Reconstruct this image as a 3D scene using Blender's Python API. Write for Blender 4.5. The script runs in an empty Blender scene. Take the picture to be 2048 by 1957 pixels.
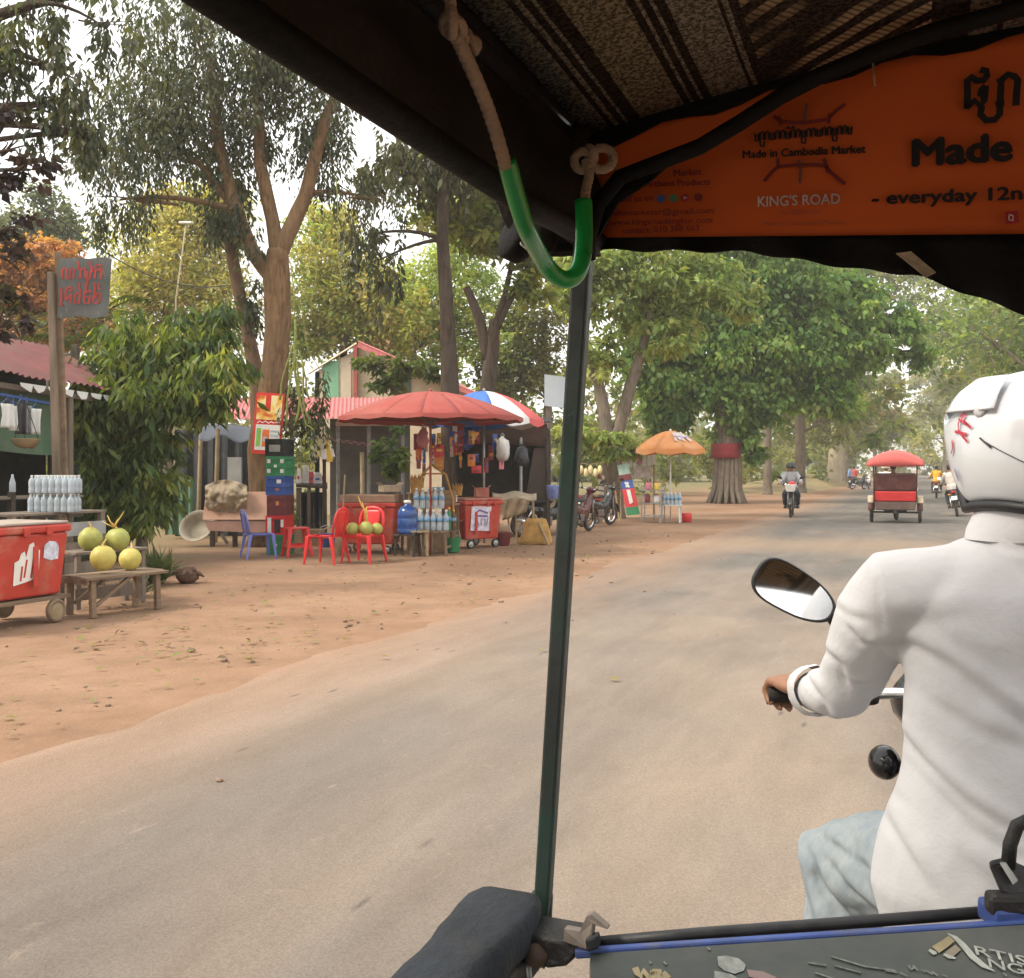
import bpy, math, random
import numpy as np
from mathutils import Vector, Matrix, noise
R = math.radians
random.seed(7)
rng = np.random.default_rng(7)
SC = bpy.context.scene
COL = SC.collection
V = Vector

# ---------------------------------------------------------------- camera, world, sun, exposure
HOR, FPX, EYE = 938.0, 2048.0, 1.5
cam_d = bpy.data.cameras.new('camera')
cam = bpy.data.objects.new('camera', cam_d)
COL.objects.link(cam)
cam.location = (0, 0, EYE)
cam.rotation_euler = (R(90), 0, 0)
cam_d.sensor_width = 36
cam_d.lens = 36
cam_d.shift_y = -0.0198
cam_d.clip_start = 0.02
cam_d.clip_end = 2000
SC.camera = cam

SUN_EL, SUN_AZ = 47.0, -112.0        # azimuth from +Y, clockwise
w = bpy.data.worlds.new('World')
SC.world = w
w.use_nodes = True
nt = w.node_tree
nt.nodes.clear()
sky = nt.nodes.new('ShaderNodeTexSky')
sky.sky_type = 'NISHITA'
sky.sun_disc = False
sky.sun_elevation = R(SUN_EL)
sky.sun_rotation = R(SUN_AZ)
sky.air_density = 1.0
sky.dust_density = 6.0
sky.ozone_density = 0.6
hs = nt.nodes.new('ShaderNodeHueSaturation')
hs.inputs['Saturation'].default_value = 0.45
mxw = nt.nodes.new('ShaderNodeMixRGB')
mxw.blend_type = 'MULTIPLY'
mxw.inputs[0].default_value = 1.0
mxw.inputs[2].default_value = (1.0, 0.965, 0.91, 1)
bg = nt.nodes.new('ShaderNodeBackground')
bg.inputs['Strength'].default_value = 0.15
wo = nt.nodes.new('ShaderNodeOutputWorld')
nt.links.new(sky.outputs[0], hs.inputs['Color'])
nt.links.new(hs.outputs[0], mxw.inputs[1])
mxc = nt.nodes.new('ShaderNodeMixRGB')      # bright even haze over the clear sky
mxc.inputs[0].default_value = 0.78
mxc.inputs[2].default_value = (5.6, 5.6, 5.5, 1)
nt.links.new(mxw.outputs[0], mxc.inputs[1])
nt.links.new(mxc.outputs[0], bg.inputs[0])
nt.links.new(bg.outputs[0], wo.inputs[0])

sun_d = bpy.data.lights.new('sun', 'SUN')
sun_d.energy = 1.6
sun_d.angle = R(14)
sun_d.color = (1.0, 0.90, 0.76)
sun = bpy.data.objects.new('sun', sun_d)
COL.objects.link(sun)
az, el = R(SUN_AZ), R(SUN_EL)
sdir = V((math.sin(az) * math.cos(el), math.cos(az) * math.cos(el), math.sin(el)))
sun.rotation_euler = sdir.to_track_quat('Z', 'Y').to_euler()
sun.location = sdir * 50

SC.view_settings.view_transform = 'Standard'
SC.view_settings.look = 'None'
SC.view_settings.exposure = 1.28
SC.view_settings.gamma = 1.0
SC.view_settings.use_curve_mapping = False
SC.render.engine = 'CYCLES'
SC.cycles.max_bounces = 6
SC.cycles.transparent_max_bounces = 6
SC.cycles.use_denoising = True

# ---------------------------------------------------------------- frames
YAW = R(21.6)
U = V((math.sin(YAW), math.cos(YAW), 0))      # along the road
S = V((math.cos(YAW), -math.sin(YAW), 0))     # to the right of the road
RZ = -YAW

def at(px, py, d):
    return V(((px - 1024) / FPX * d, d, EYE - (py - HOR) / FPX * d))

def gd(py):
    return EYE * FPX / (py - HOR)

def g(px, py):
    p = at(px, py, gd(py))
    p.z = 0
    return p

def gx(px, d):
    return V(((px - 1024) / FPX * d, d, 0))

# ---------------------------------------------------------------- materials
MATS = {}

def srgb(r, g_, b):
    f = lambda c: (c / 255 / 12.92) if c <= 10 else ((c / 255 + .055) / 1.055) ** 2.4
    return (f(r), f(g_), f(b))

class N:
    def __init__(self, m):
        self.t = m.node_tree
        self.b = self.t.nodes['Principled BSDF']
    def n(self, kind, **kw):
        x = self.t.nodes.new('ShaderNode' + kind)
        for k, v in kw.items():
            if k in x.inputs:
                x.inputs[k].default_value = v
            else:
                setattr(x, k, v)
        return x
    def l(self, a, b):
        self.t.links.new(a, b)
    def mix(self, fac, a, b, mode='MIX'):
        x = self.t.nodes.new('ShaderNodeMixRGB')
        x.blend_type = mode
        for i, q in ((0, fac), (1, a), (2, b)):
            if hasattr(q, 'is_linked') or hasattr(q, 'links'):
                self.l(q, x.inputs[i])
            elif i == 0:
                x.inputs[0].default_value = q
            else:
                x.inputs[i].default_value = (*q, 1)
        return x.outputs[0]
    def ramp(self, fac, stops, interp='LINEAR'):
        x = self.t.nodes.new('ShaderNodeValToRGB')
        x.color_ramp.interpolation = interp
        e = x.color_ramp.elements
        while len(e) < len(stops):
            e.new(0.5)
        for k, (p, c) in enumerate(stops):
            e[k].position = p
            e[k].color = (*c, 1) if len(c) == 3 else c
        self.l(fac, x.inputs[0])
        return x.outputs[0]
    def noise(self, vec, scale, detail=4, rough=.55, dist=0):
        x = self.n('TexNoise', Scale=scale, Detail=detail, Roughness=rough, Distortion=dist)
        self.l(vec, x.inputs['Vector'])
        return x.outputs['Fac']
    def obj(self, scale=(1, 1, 1), rot=(0, 0, 0)):
        tc = self.n('TexCoord')
        mp = self.n('Mapping')
        mp.inputs['Scale'].default_value = scale
        mp.inputs['Rotation'].default_value = rot
        self.l(tc.outputs['Object'], mp.inputs[0])
        return mp.outputs[0]
    def bump(self, h, strength, dist=.01):
        x = self.n('Bump', Strength=strength, Distance=dist)
        self.l(h, x.inputs['Height'])
        self.l(x.outputs[0], self.b.inputs['Normal'])
    def math(self, op, a, b=None):
        x = self.t.nodes.new('ShaderNodeMath')
        x.operation = op
        for i, q in ((0, a), (1, b)):
            if q is None:
                continue
            if isinstance(q, (int, float)):
                x.inputs[i].default_value = q
            else:
                self.l(q, x.inputs[i])
        return x.outputs[0]

def raw(name, rough=.6, metal=0, spec=.5):
    m = bpy.data.materials.new(name)
    m.use_nodes = True
    k = N(m)
    k.b.inputs['Roughness'].default_value = rough
    k.b.inputs['Metallic'].default_value = metal
    k.b.inputs['Specular IOR Level'].default_value = spec
    return m, k

def mat(name, col, rough=.6, var=.25, vs=7, bump=0, bs=60, metal=0, spec=.4, dirt=None, stretch=(1, 1, 1), coat=0, trans=0):
    """procedural paint, plastic, wood, cloth: base colour with uneven tone, wear and fine relief"""
    if name in MATS:
        return MATS[name]
    m, k = raw(name, rough, metal, spec)
    o = k.obj(stretch)
    n1 = k.noise(o, vs, 5, .6, .3)
    lo = tuple(c * (1 - var) for c in col)
    hi = tuple(min(1, c * (1 + var)) for c in col)
    c = k.ramp(n1, [(.3, lo), (.7, hi)])
    if dirt:
        dc, amt, ds = dirt
        n2 = k.noise(o, ds, 6, .65, .5)
        f = k.ramp(n2, [(max(0, .62 - amt), (0, 0, 0)), (min(1, .85 - amt * .5), (1, 1, 1))])
        c = k.mix(f, c, dc)
    k.l(c, k.b.inputs['Base Color'])
    r = k.ramp(n1, [(.2, (max(.03, rough - .12),) * 3), (.8, (min(1, rough + .12),) * 3)])
    k.l(r, k.b.inputs['Roughness'])
    if bump:
        k.bump(k.noise(o, bs, 5, .6), bump, .02)
    if coat:
        k.b.inputs['Coat Weight'].default_value = coat
        k.b.inputs['Coat Roughness'].default_value = .12
    if trans:
        k.b.inputs['Transmission Weight'].default_value = trans
    MATS[name] = m
    return m

def leafmat(name, translucent=.45, rough=.5):
    if name in MATS:
        return MATS[name]
    m, k = raw(name, rough, 0, .3)
    a = k.n('Attribute', attribute_name='tint')
    k.l(a.outputs['Color'], k.b.inputs['Base Color'])
    tr = k.n('BsdfTranslucent')
    warm = k.mix(1.0, a.outputs['Color'], (1.5, 1.45, .6), 'MULTIPLY')
    k.l(warm, tr.inputs[0])
    mx = k.n('MixShader')
    mx.inputs[0].default_value = translucent
    k.l(k.b.outputs[0], mx.inputs[1])
    k.l(tr.outputs[0], mx.inputs[2])
    k.l(mx.outputs[0], k.t.nodes['Material Output'].inputs[0])
    MATS[name] = m
    return m

def barkmat(name, c1, c2, scale=5):
    if name in MATS:
        return MATS[name]
    m, k = raw(name, .9, 0, .15)
    o = k.obj((1, 1, .18))
    n1 = k.noise(o, scale * 3, 8, .7, .8)
    n2 = k.noise(k.obj(), scale * .35, 4, .6)
    c = k.ramp(n1, [(.34, c1), (.62, c2)])
    c = k.mix(k.ramp(n2, [(.4, (0, 0, 0)), (.75, (.55,) * 3)]), c, tuple(x * .75 + .05 for x in c2))
    k.l(c, k.b.inputs['Base Color'])
    k.bump(n1, .9, .05)
    MATS[name] = m
    return m

# ---------------------------------------------------------------- mesh builder
class M:
    def __init__(self):
        self.v = []
        self.f = []
    def add(self, vs, fs):
        o = len(self.v)
        self.v += [V(p) for p in vs]
        self.f += [tuple(i + o for i in f) for f in fs]
        return self
    def box(self, c, s, rot=None, rz=None):
        if rz is not None:
            rot = Matrix.Rotation(rz, 3, 'Z')
        c = V(c)
        hx, hy, hz = s[0] / 2, s[1] / 2, s[2] / 2
        p = [V((x, y, z)) for z in (-hz, hz) for x, y in ((-hx, -hy), (hx, -hy), (hx, hy), (-hx, hy))]
        if rot is not None:
            p = [rot @ q for q in p]
        return self.add([c + q for q in p], [(3, 2, 1, 0), (4, 5, 6, 7), (0, 1, 5, 4), (1, 2, 6, 5), (2, 3, 7, 6), (3, 0, 4, 7)])
    def hexa(self, b, t):
        """frustum from 4 bottom points and 4 top points"""
        return self.add(list(b) + list(t), [(3, 2, 1, 0), (4, 5, 6, 7), (0, 1, 5, 4), (1, 2, 6, 5), (2, 3, 7, 6), (3, 0, 4, 7)])
    def bar(self, p0, p1, w_, h_, up=(0, 0, 1)):
        p0, p1 = V(p0), V(p1)
        d = (p1 - p0).normalized()
        up = V(up)
        if abs(d.dot(up)) > .97:
            up = V((0, 1, 0))
        s = d.cross(up).normalized()
        t = s.cross(d)
        q = [s * a * w_ / 2 + t * b * h_ / 2 for a, b in ((-1, -1), (1, -1), (1, 1), (-1, 1))]
        return self.add([p0 + x for x in q] + [p1 + x for x in q], [(3, 2, 1, 0), (4, 5, 6, 7), (0, 1, 5, 4), (1, 2, 6, 5), (2, 3, 7, 6), (3, 0, 4, 7)])
    def tube(self, pts, r, n=8, cap=True, closed=False, flat=1.0):
        pts = [V(p) for p in pts]
        k = len(pts)
        rs = r if hasattr(r, '__len__') else [r] * k
        o = len(self.v)
        prev = None
        for i, p in enumerate(pts):
            a = pts[i - 1] if (i or closed) else p
            b = pts[(i + 1) % k] if (i < k - 1 or closed) else p
            d = (b - a)
            d = d.normalized() if d.length > 1e-9 else V((0, 0, 1))
            if prev is None:
                ref = V((0, 0, 1)) if abs(d.z) < .9 else V((0, 1, 0))
                s = d.cross(ref).normalized()
            else:
                s = prev - d * prev.dot(d)
                s = s.normalized() if s.length > 1e-6 else d.orthogonal().normalized()
            prev = s
            t = d.cross(s)
            for j in range(n):
                q = 2 * math.pi * j / n
                self.v.append(p + (s * math.cos(q) + t * math.sin(q) * flat) * rs[i])
        for i in range(k if closed else k - 1):
            i2 = (i + 1) % k
            for j in range(n):
                j2 = (j + 1) % n
                self.f.append((o + i * n + j, o + i * n + j2, o + i2 * n + j2, o + i2 * n + j))
        if cap and not closed:
            self.f.append(tuple(o + j for j in reversed(range(n))))
            self.f.append(tuple(o + (k - 1) * n + j for j in range(n)))
        return self
    def cyl(self, p0, p1, r0, r1=None, n=12):
        return self.tube([p0, p1], [r0, r0 if r1 is None else r1], n)
    def lathe(self, prof, c=(0, 0, 0), n=20, rot=None):
        c = V(c)
        o = len(self.v)
        k = len(prof)
        for r, z in prof:
            for j in range(n):
                q = 2 * math.pi * j / n
                p = V((r * math.cos(q), r * math.sin(q), z))
                self.v.append(c + (rot @ p if rot is not None else p))
        for i in range(k - 1):
            for j in range(n):
                j2 = (j + 1) % n
                self.f.append((o + i * n + j, o + i * n + j2, o + (i + 1) * n + j2, o + (i + 1) * n + j))
        self.f.append(tuple(o + j for j in reversed(range(n))))
        self.f.append(tuple(o + (k - 1) * n + j for j in range(n)))
        return self
    def ball(self, c, r, n=14, m=9, rot=None):
        r = r if hasattr(r, '__len__') else (r, r, r)
        c = V(c)
        o = len(self.v)
        for i in range(1, m):
            a = math.pi * i / m
            for j in range(n):
                q = 2 * math.pi * j / n
                p = V((r[0] * math.sin(a) * math.cos(q), r[1] * math.sin(a) * math.sin(q), -r[2] * math.cos(a)))
                self.v.append(c + (rot @ p if rot is not None else p))
        for s in (-1, 1):
            p = V((0, 0, s * r[2]))
            self.v.append(c + (rot @ p if rot is not None else p))
        b, t = o + (m - 1) * n, o + (m - 1) * n + 1
        for i in range(m - 2):
            for j in range(n):
                j2 = (j + 1) % n
                self.f.append((o + i * n + j, o + i * n + j2, o + (i + 1) * n + j2, o + (i + 1) * n + j))
        for j in range(n):
            j2 = (j + 1) % n
            self.f.append((b, o + j2, o + j))
            self.f.append((t, o + (m - 2) * n + j, o + (m - 2) * n + j2))
        return self
    def loft(self, rings, n=20, cap=True, sq=2.0):
        """rings: (centre, rx, ry[, yaw]); superellipse sections, horizontal"""
        o = len(self.v)
        for r in rings:
            c = V(r[0])
            yw = r[3] if len(r) > 3 else 0
            for j in range(n):
                q = 2 * math.pi * j / n
                cx, sy = math.cos(q), math.sin(q)
                x = abs(cx) ** (2 / sq) * (1 if cx >= 0 else -1) * r[1]
                y = abs(sy) ** (2 / sq) * (1 if sy >= 0 else -1) * r[2]
                self.v.append(c + V((x * math.cos(yw) - y * math.sin(yw), x * math.sin(yw) + y * math.cos(yw), 0)))
        for i in range(len(rings) - 1):
            for j in range(n):
                j2 = (j + 1) % n
                self.f.append((o + i * n + j, o + i * n + j2, o + (i + 1) * n + j2, o + (i + 1) * n + j))
        if cap:
            self.f.append(tuple(o + j for j in reversed(range(n))))
            k = o + (len(rings) - 1) * n
            self.f.append(tuple(k + j for j in range(n)))
        return self
    def slab(self, poly, th):
        """closed polygon (3D points) extruded by the vector th"""
        n = len(poly)
        th = V(th)
        p = [V(q) for q in poly]
        return self.add(p + [q + th for q in p],
                        [tuple(reversed(range(n))), tuple(range(n, 2 * n))] +
                        [(i, (i + 1) % n, n + (i + 1) % n, n + i) for i in range(n)])
    def grid(self, fn, nu, nv, th=None):
        """surface fn(u,v) for u,v in 0..1, optionally with thickness vector"""
        o = len(self.v)
        for i in range(nu + 1):
            for j in range(nv + 1):
                self.v.append(V(fn(i / nu, j / nv)))
        q = lambda i, j: o + i * (nv + 1) + j
        for i in range(nu):
            for j in range(nv):
                self.f.append((q(i, j), q(i + 1, j), q(i + 1, j + 1), q(i, j + 1)))
        if th is not None:
            th = V(th)
            k = (nu + 1) * (nv + 1)
            self.v += [p + th for p in self.v[o:o + k]]
            for i in range(nu):
                for j in range(nv):
                    self.f.append((k + q(i, j + 1), k + q(i + 1, j + 1), k + q(i + 1, j), k + q(i, j)))
            edge = [q(i, 0) for i in range(nu)] + [q(nu, j) for j in range(nv)] + \
                   [q(i, nv) for i in range(nu, 0, -1)] + [q(0, j) for j in range(nv, 0, -1)]
            for a, b in zip(edge, edge[1:] + edge[:1]):
                self.f.append((a, a + k, b + k, b))
        return self
    def xf(self, mtx):
        self.v = [mtx @ p for p in self.v]
        return self
    def build(self, name, material, parent=None, smooth=False, bevel=0, world=False, fuse=0, sm=6, disp=None):
        vs = self.v
        if world and parent is not None:
            inv = root_of(parent)['_m'].inverted()
            vs = [inv @ p for p in vs]
        me = bpy.data.meshes.new(name)
        me.from_pydata([tuple(p) for p in vs], [], self.f)
        if smooth:
            me.polygons.foreach_set('use_smooth', [True] * len(me.polygons))
        me.materials.append(material)
        o = bpy.data.objects.new(name, me)
        COL.objects.link(o)
        if parent is not None:
            o.parent = parent
        if bevel:
            b = o.modifiers.new('bevel', 'BEVEL')
            b.width = bevel
            b.segments = 2
            b.limit_method = 'ANGLE'
            b.angle_limit = R(40)
        if fuse:
            q = o.modifiers.new('remesh', 'REMESH')
            q.mode = 'VOXEL'
            q.voxel_size = fuse
            q.use_smooth_shade = True
            if sm:
                q = o.modifiers.new('smooth', 'SMOOTH')
                q.iterations = sm
                q.factor = .5
        if disp:
            strength, size, depth = disp
            t = bpy.data.textures.new(name + '_folds', 'CLOUDS')
            t.noise_scale = size
            t.noise_depth = depth
            q = o.modifiers.new('folds', 'DISPLACE')
            q.texture = t
            q.strength = strength
            q.mid_level = .5
            q.texture_coords = 'LOCAL'
        return o

MTX = {}

class _R(dict):
    pass

def root_of(o):
    while o.parent is not None:
        o = o.parent
    return {'_m': MTX.get(o.name, Matrix.Identity(4))}

def tag(o, label=None, cat=None, group=None, kind=None):
    if label: o['label'] = label
    if cat: o['category'] = cat
    if group: o['group'] = group
    if kind: o['kind'] = kind
    return o

def thing(name, label, cat, loc=(0, 0, 0), rz=0, group=None, lean=0, pitch=0):
    o = bpy.data.objects.new(name, None)
    o.empty_display_size = .1
    COL.objects.link(o)
    o.location = loc
    o.rotation_euler = (pitch, lean, rz)
    MTX[o.name] = Matrix.LocRotScale(V(loc), o.rotation_euler, None)
    return tag(o, label, cat, group)

def single(mb, name, material, label, cat, group=None, **kw):
    return tag(mb.build(name, material, **kw), label, cat, group)

def recentre(o):
    """put a one-mesh thing's origin at the middle of its base"""
    me = o.data
    n = len(me.vertices)
    a = np.empty(n * 3)
    me.vertices.foreach_get('co', a)
    a = a.reshape(-1, 3)
    c = np.array([a[:, 0].mean(), a[:, 1].mean(), a[:, 2].min()])
    me.vertices.foreach_set('co', (a - c).ravel())
    o.location = tuple(c)
    return o

def dup(root, loc=None, rz=None, label=None, mats=None, name=None):
    r = root.copy()
    if name:
        r.name = name
    COL.objects.link(r)
    if loc is not None: r.location = loc
    if rz is not None: r.rotation_euler = (r.rotation_euler[0], r.rotation_euler[1], rz)
    if label: r['label'] = label
    MTX[r.name] = Matrix.LocRotScale(V(r.location), r.rotation_euler, None)
    def re(o):
        if mats and o.type == 'MESH' and o.data.materials and o.data.materials[0].name in mats:
            o.data = o.data.copy()
            o.data.materials[0] = mats[o.data.materials[0].name]
    re(r)
    for ch in list(root.children):
        c = ch.copy(); COL.objects.link(c); c.parent = r; re(c)
        for q in ch.children:
            d = q.copy(); COL.objects.link(d); d.parent = c; re(d)
    return r

# ---------------------------------------------------------------- lettering
def text_mesh(txt, o, xv, yv, th, name, material, parent, bold=0.0):
    """flat raised lettering: text fitted so its width is |xv| and its capital height |yv|"""
    cu = bpy.data.curves.new(name, 'FONT')
    cu.body = txt
    cu.size = 1
    cu.resolution_u = 3
    tmp = bpy.data.objects.new('tmp', cu)
    COL.objects.link(tmp)
    dg = bpy.context.evaluated_depsgraph_get()
    me = bpy.data.meshes.new_from_object(tmp.evaluated_get(dg))
    bpy.data.objects.remove(tmp)
    bpy.data.curves.remove(cu)
    n = len(me.vertices)
    a = np.empty(n * 3)
    me.vertices.foreach_get('co', a)
    a = a.reshape(-1, 3)
    wdt = a[:, 0].max() - a[:, 0].min()
    x = (a[:, 0] - a[:, 0].min()) / wdt
    y = a[:, 1] / .70
    p = np.array(o)[None] + x[:, None] * np.array(xv)[None] + y[:, None] * np.array(yv)[None] + np.array(th)[None]
    if parent is not None:
        inv = np.array(root_of(parent)['_m'].inverted())
        p = p @ inv[:3, :3].T + inv[:3, 3]
    if bold:                      # heavier face: the same letters again, a hair wider each way
        fs = [tuple(f.vertices) for f in me.polygons]
        xn, yn = np.array(xv) / np.linalg.norm(xv), np.array(yv) / np.linalg.norm(yv)
        nn = np.cross(xn, yn)
        if parent is not None:
            m3 = inv[:3, :3]; xn, yn, nn = m3 @ xn, m3 @ yn, m3 @ nn
        h = np.linalg.norm(yv) * bold
        allv, allf = [], []
        for q, (a_, b_) in enumerate(((0, 0), (h, 0), (-h, 0), (0, h * .8), (0, -h * .8), (h * .7, h * .6), (-h * .7, -h * .6))):
            allf += [tuple(v + len(p) * q for v in f) for f in fs]
            allv.append(p + xn * a_ + yn * b_ + nn * .00022 * q)
        me = bpy.data.meshes.new(name)
        me.from_pydata(np.concatenate(allv).tolist(), [], allf)
    else:
        me.vertices.foreach_set('co', p.ravel())
    me.materials.clear()
    me.materials.append(material)
    me.name = name
    ob = bpy.data.objects.new(name, me)
    COL.objects.link(ob)
    ob.parent = parent
    return ob

def strokes(lines, fn, w_, nrm, name, material, parent, th=.002):
    """brush strokes as thin raised ribbons; fn maps drawing coordinates to the surface"""
    mb = M()
    nrm = V(nrm).normalized()
    for ln in lines:
        p = [V(fn(*q)) for q in ln]
        L, Rr = [], []
        for i, q in enumerate(p):
            a = p[max(0, i - 1)]
            b = p[min(len(p) - 1, i + 1)]
            s = (b - a).normalized().cross(nrm).normalized() * w_ / 2
            L.append(q + s); Rr.append(q - s)
        k = len(p)
        vs = L + Rr
        top = [q + nrm * th for q in vs]
        fs = []
        for i in range(k - 1):
            fs.append((2 * k + i, 2 * k + i + 1, 2 * k + k + i + 1, 2 * k + k + i))
            fs.append((i, i + 1, 2 * k + i + 1, 2 * k + i))
            fs.append((k + i + 1, k + i, 3 * k + i, 3 * k + i + 1))
        mb.add(vs + top, fs)
    return mb.build(name, material, parent, world=True)

# ---------------------------------------------------------------- foliage
def leaf_mesh(name, c, size, d, nrm, aspect, tint, material, parent=None, world=True):
    n = len(c)
    d = d / np.linalg.norm(d, axis=1)[:, None]
    s = np.cross(d, nrm)
    s /= np.linalg.norm(s, axis=1)[:, None] + 1e-9
    up = np.cross(s, d)
    L = size[:, None]
    base = c
    tip = c + d * L - up * L * .10
    mid = c + d * L * .45 + up * L * .06
    lf = mid + s * L * aspect
    rt = mid - s * L * aspect
    vs = np.stack([base, lf, tip, rt], 1).reshape(-1, 3)
    if parent is not None and world:
        inv = np.array(root_of(parent)['_m'].inverted())
        vs = vs @ inv[:3, :3].T + inv[:3, 3]
    me = bpy.data.meshes.new(name)
    me.vertices.add(4 * n)
    me.vertices.foreach_set('co', vs.ravel().astype(np.float32))
    me.loops.add(4 * n)
    me.loops.foreach_set('vertex_index', np.arange(4 * n, dtype=np.int32))
    me.polygons.add(n)
    me.polygons.foreach_set('loop_start', np.arange(0, 4 * n, 4, dtype=np.int32))
    me.update()
    at_ = me.color_attributes.new('tint', 'FLOAT_COLOR', 'POINT')
    t4 = np.ones((n, 4, 4), np.float32)
    t4[:, :, :3] = tint[:, None, :]
    at_.data.foreach_set('color', t4.ravel())
    me.materials.append(material)
    o = bpy.data.objects.new(name, me)
    COL.objects.link(o)
    if parent is not None:
        o.parent = parent
    return o

def unit(n):
    x = rng.normal(size=(n, 3))
    return x / np.linalg.norm(x, axis=1)[:, None]

def crown_points(blobs, size, droop=.25, clump=.26, per=46, flatz=.75, string=0):
    """leaf positions grouped in clumps through each blob's volume"""
    C, D, K = [], [], []
    kk = 0
    for c, r, n in blobs:
        c = np.array(c); r = np.array(r, float)
        nc = max(4, int(n / per))
        dirs = unit(nc)
        rad = rng.random(nc) ** (1 / 2.4)
        cc = c + dirs * rad[:, None] * r
        m = r.mean() * clump
        for q in range(nc):
            k = max(6, int(rng.normal(per, per * .35)))
            s = m * rng.uniform(.55, 1.25)
            off = rng.normal(size=(k, 3)) * np.array([s, s, s * flatz]) * .62
            if string:
                ns = max(2, k // 9)
                heads = rng.normal(size=(ns, 3)) * np.array([s, s, s * .5]) * .7
                idx = rng.integers(0, ns, k)
                off = heads[idx] + rng.normal(size=(k, 3)) * .05
                off[:, 2] -= rng.random(k) * string * rng.uniform(.6, 1.2)
            C.append(cc[q] + off)
            out = unit(k) + .5 * off / (s + 1e-6)
            out[:, 2] = out[:, 2] * (1 - droop) - droop * 1.6
            D.append(out)
            K.append(np.full(k, kk)); kk += 1
    return np.concatenate(C), np.concatenate(D), np.concatenate(K), kk

def foliage(name, blobs, size, cols, material, parent=None, droop=.25, clump=.26, per=46, aspect=.27, string=0, flatz=.75, world=True):
    C, D, K, nk = crown_points(blobs, size, droop, clump, per, flatz, string)
    n = len(C)
    cols = np.array(cols)
    wgt = rng.random((nk, 1))
    which = rng.integers(0, len(cols), nk)
    which2 = rng.integers(0, len(cols), nk)
    ck = cols[which] * wgt + cols[which2] * (1 - wgt)
    t = ck[K] * rng.normal(1, .2, (n, 1)).clip(.5, 1.7)
    t[:, 0] *= rng.normal(1, .09, n)
    nrm = unit(n) + np.array([0, 0, 1.1])
    sz = size * rng.normal(1, .25, n).clip(.5, 1.7)
    return leaf_mesh(name, C, sz, D, nrm, aspect, t.clip(.005, .6), material, parent, world)

def curve3(p0, p1, p2, k=8):
    p0, p1, p2 = V(p0), V(p1), V(p2)
    return [(p0 * (1 - t) ** 2 + p1 * 2 * t * (1 - t) + p2 * t * t) for t in [i / k for i in range(k + 1)]]

def rough_tube(mb, pts, rs, n=12, amp=.08, fine=3, seed=0):
    """bark tube: path resampled, radius uneven"""
    P, Q = [], []
    for i in range(len(pts) - 1):
        a, b = V(pts[i]), V(pts[i + 1])
        for j in range(fine):
            t = j / fine
            P.append(a.lerp(b, t)); Q.append(rs[i] * (1 - t) + rs[i + 1] * t)
    P.append(V(pts[-1])); Q.append(rs[-1])
    o = len(mb.v)
    mb.tube(P, Q, n)
    for i, p in enumerate(P):
        for j in range(n):
            v = mb.v[o + i * n + j]
            k = noise.noise(V((v.x * 3 + seed, v.y * 3, v.z * .9))) * amp + noise.noise(v * 9 + V((seed, 0, 0))) * amp * .4
            mb.v[o + i * n + j] = p + (v - p) * (1 + k * 2)
    return mb

def tree(name, label, trunk, radii, blobs, size, cols, lm, bark, limbs=(), droop=.25, clump=.26, per=46, aspect=.27,
         string=0, group=None, flare=0, twigs=True, flatz=.75, cat='tree'):
    base = V(trunk[0])
    t = thing(name, label, cat, base, 0, group)
    mb = M()
    tr = [V(p) for p in trunk]
    rr = list(radii)
    if flare:
        d = (tr[1] - tr[0])
        tr = [tr[0], tr[0] + d * min(.5, .35 / d.length), tr[0] + d * min(.75, .9 / d.length)] + tr[1:]
        rr = [rr[0] * (1 + flare), rr[0] * (1 + flare * .4), rr[0] * 1.02] + rr[1:]
    rough_tube(mb, tr, rr, 14, .07, 5, seed=base.x)
    mb.build('trunk', bark, t, smooth=True, world=True)
    lmb = M()
    nodes = [(p, r) for p, r in zip(tr[1:], rr[1:])]
    for pts, rs in limbs:
        rough_tube(lmb, pts, rs, 9, .07, 4, seed=pts[0][0])
        nodes += [(V(p), r) for p, r in zip(pts[1:], rs[1:])]
    if twigs:
        for c, r, n in blobs:
            c = V(c)
            p, rad = min(nodes, key=lambda q: (q[0] - c).length + (3 if q[0].z > c.z + .5 else 0))
            mid = p.lerp(c, .5) + V((random.uniform(-.3, .3), random.uniform(-.3, .3), .25 * (c - p).length * .5))
            rad = min(rad * .6, .03 + .018 * (c - p).length)
            lmb.tube(curve3(p, mid, c, 6), [rad * (1 - .11 * i) for i in range(7)], 6)
            for _ in range(5):
                e = c + V([random.gauss(0, .45) * x for x in r])
                lmb.tube(curve3(c.lerp(p, random.random() * .5), c + V((0, 0, .1)), e, 4), [rad * .4, rad * .3, rad * .22, rad * .15, rad * .08], 5)
    if lmb.v:
        lmb.build('branches', bark, t, smooth=True, world=True)
    foliage('crown', blobs, size, cols, lm, t, droop, clump, per, aspect, string, flatz)
    return t
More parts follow.
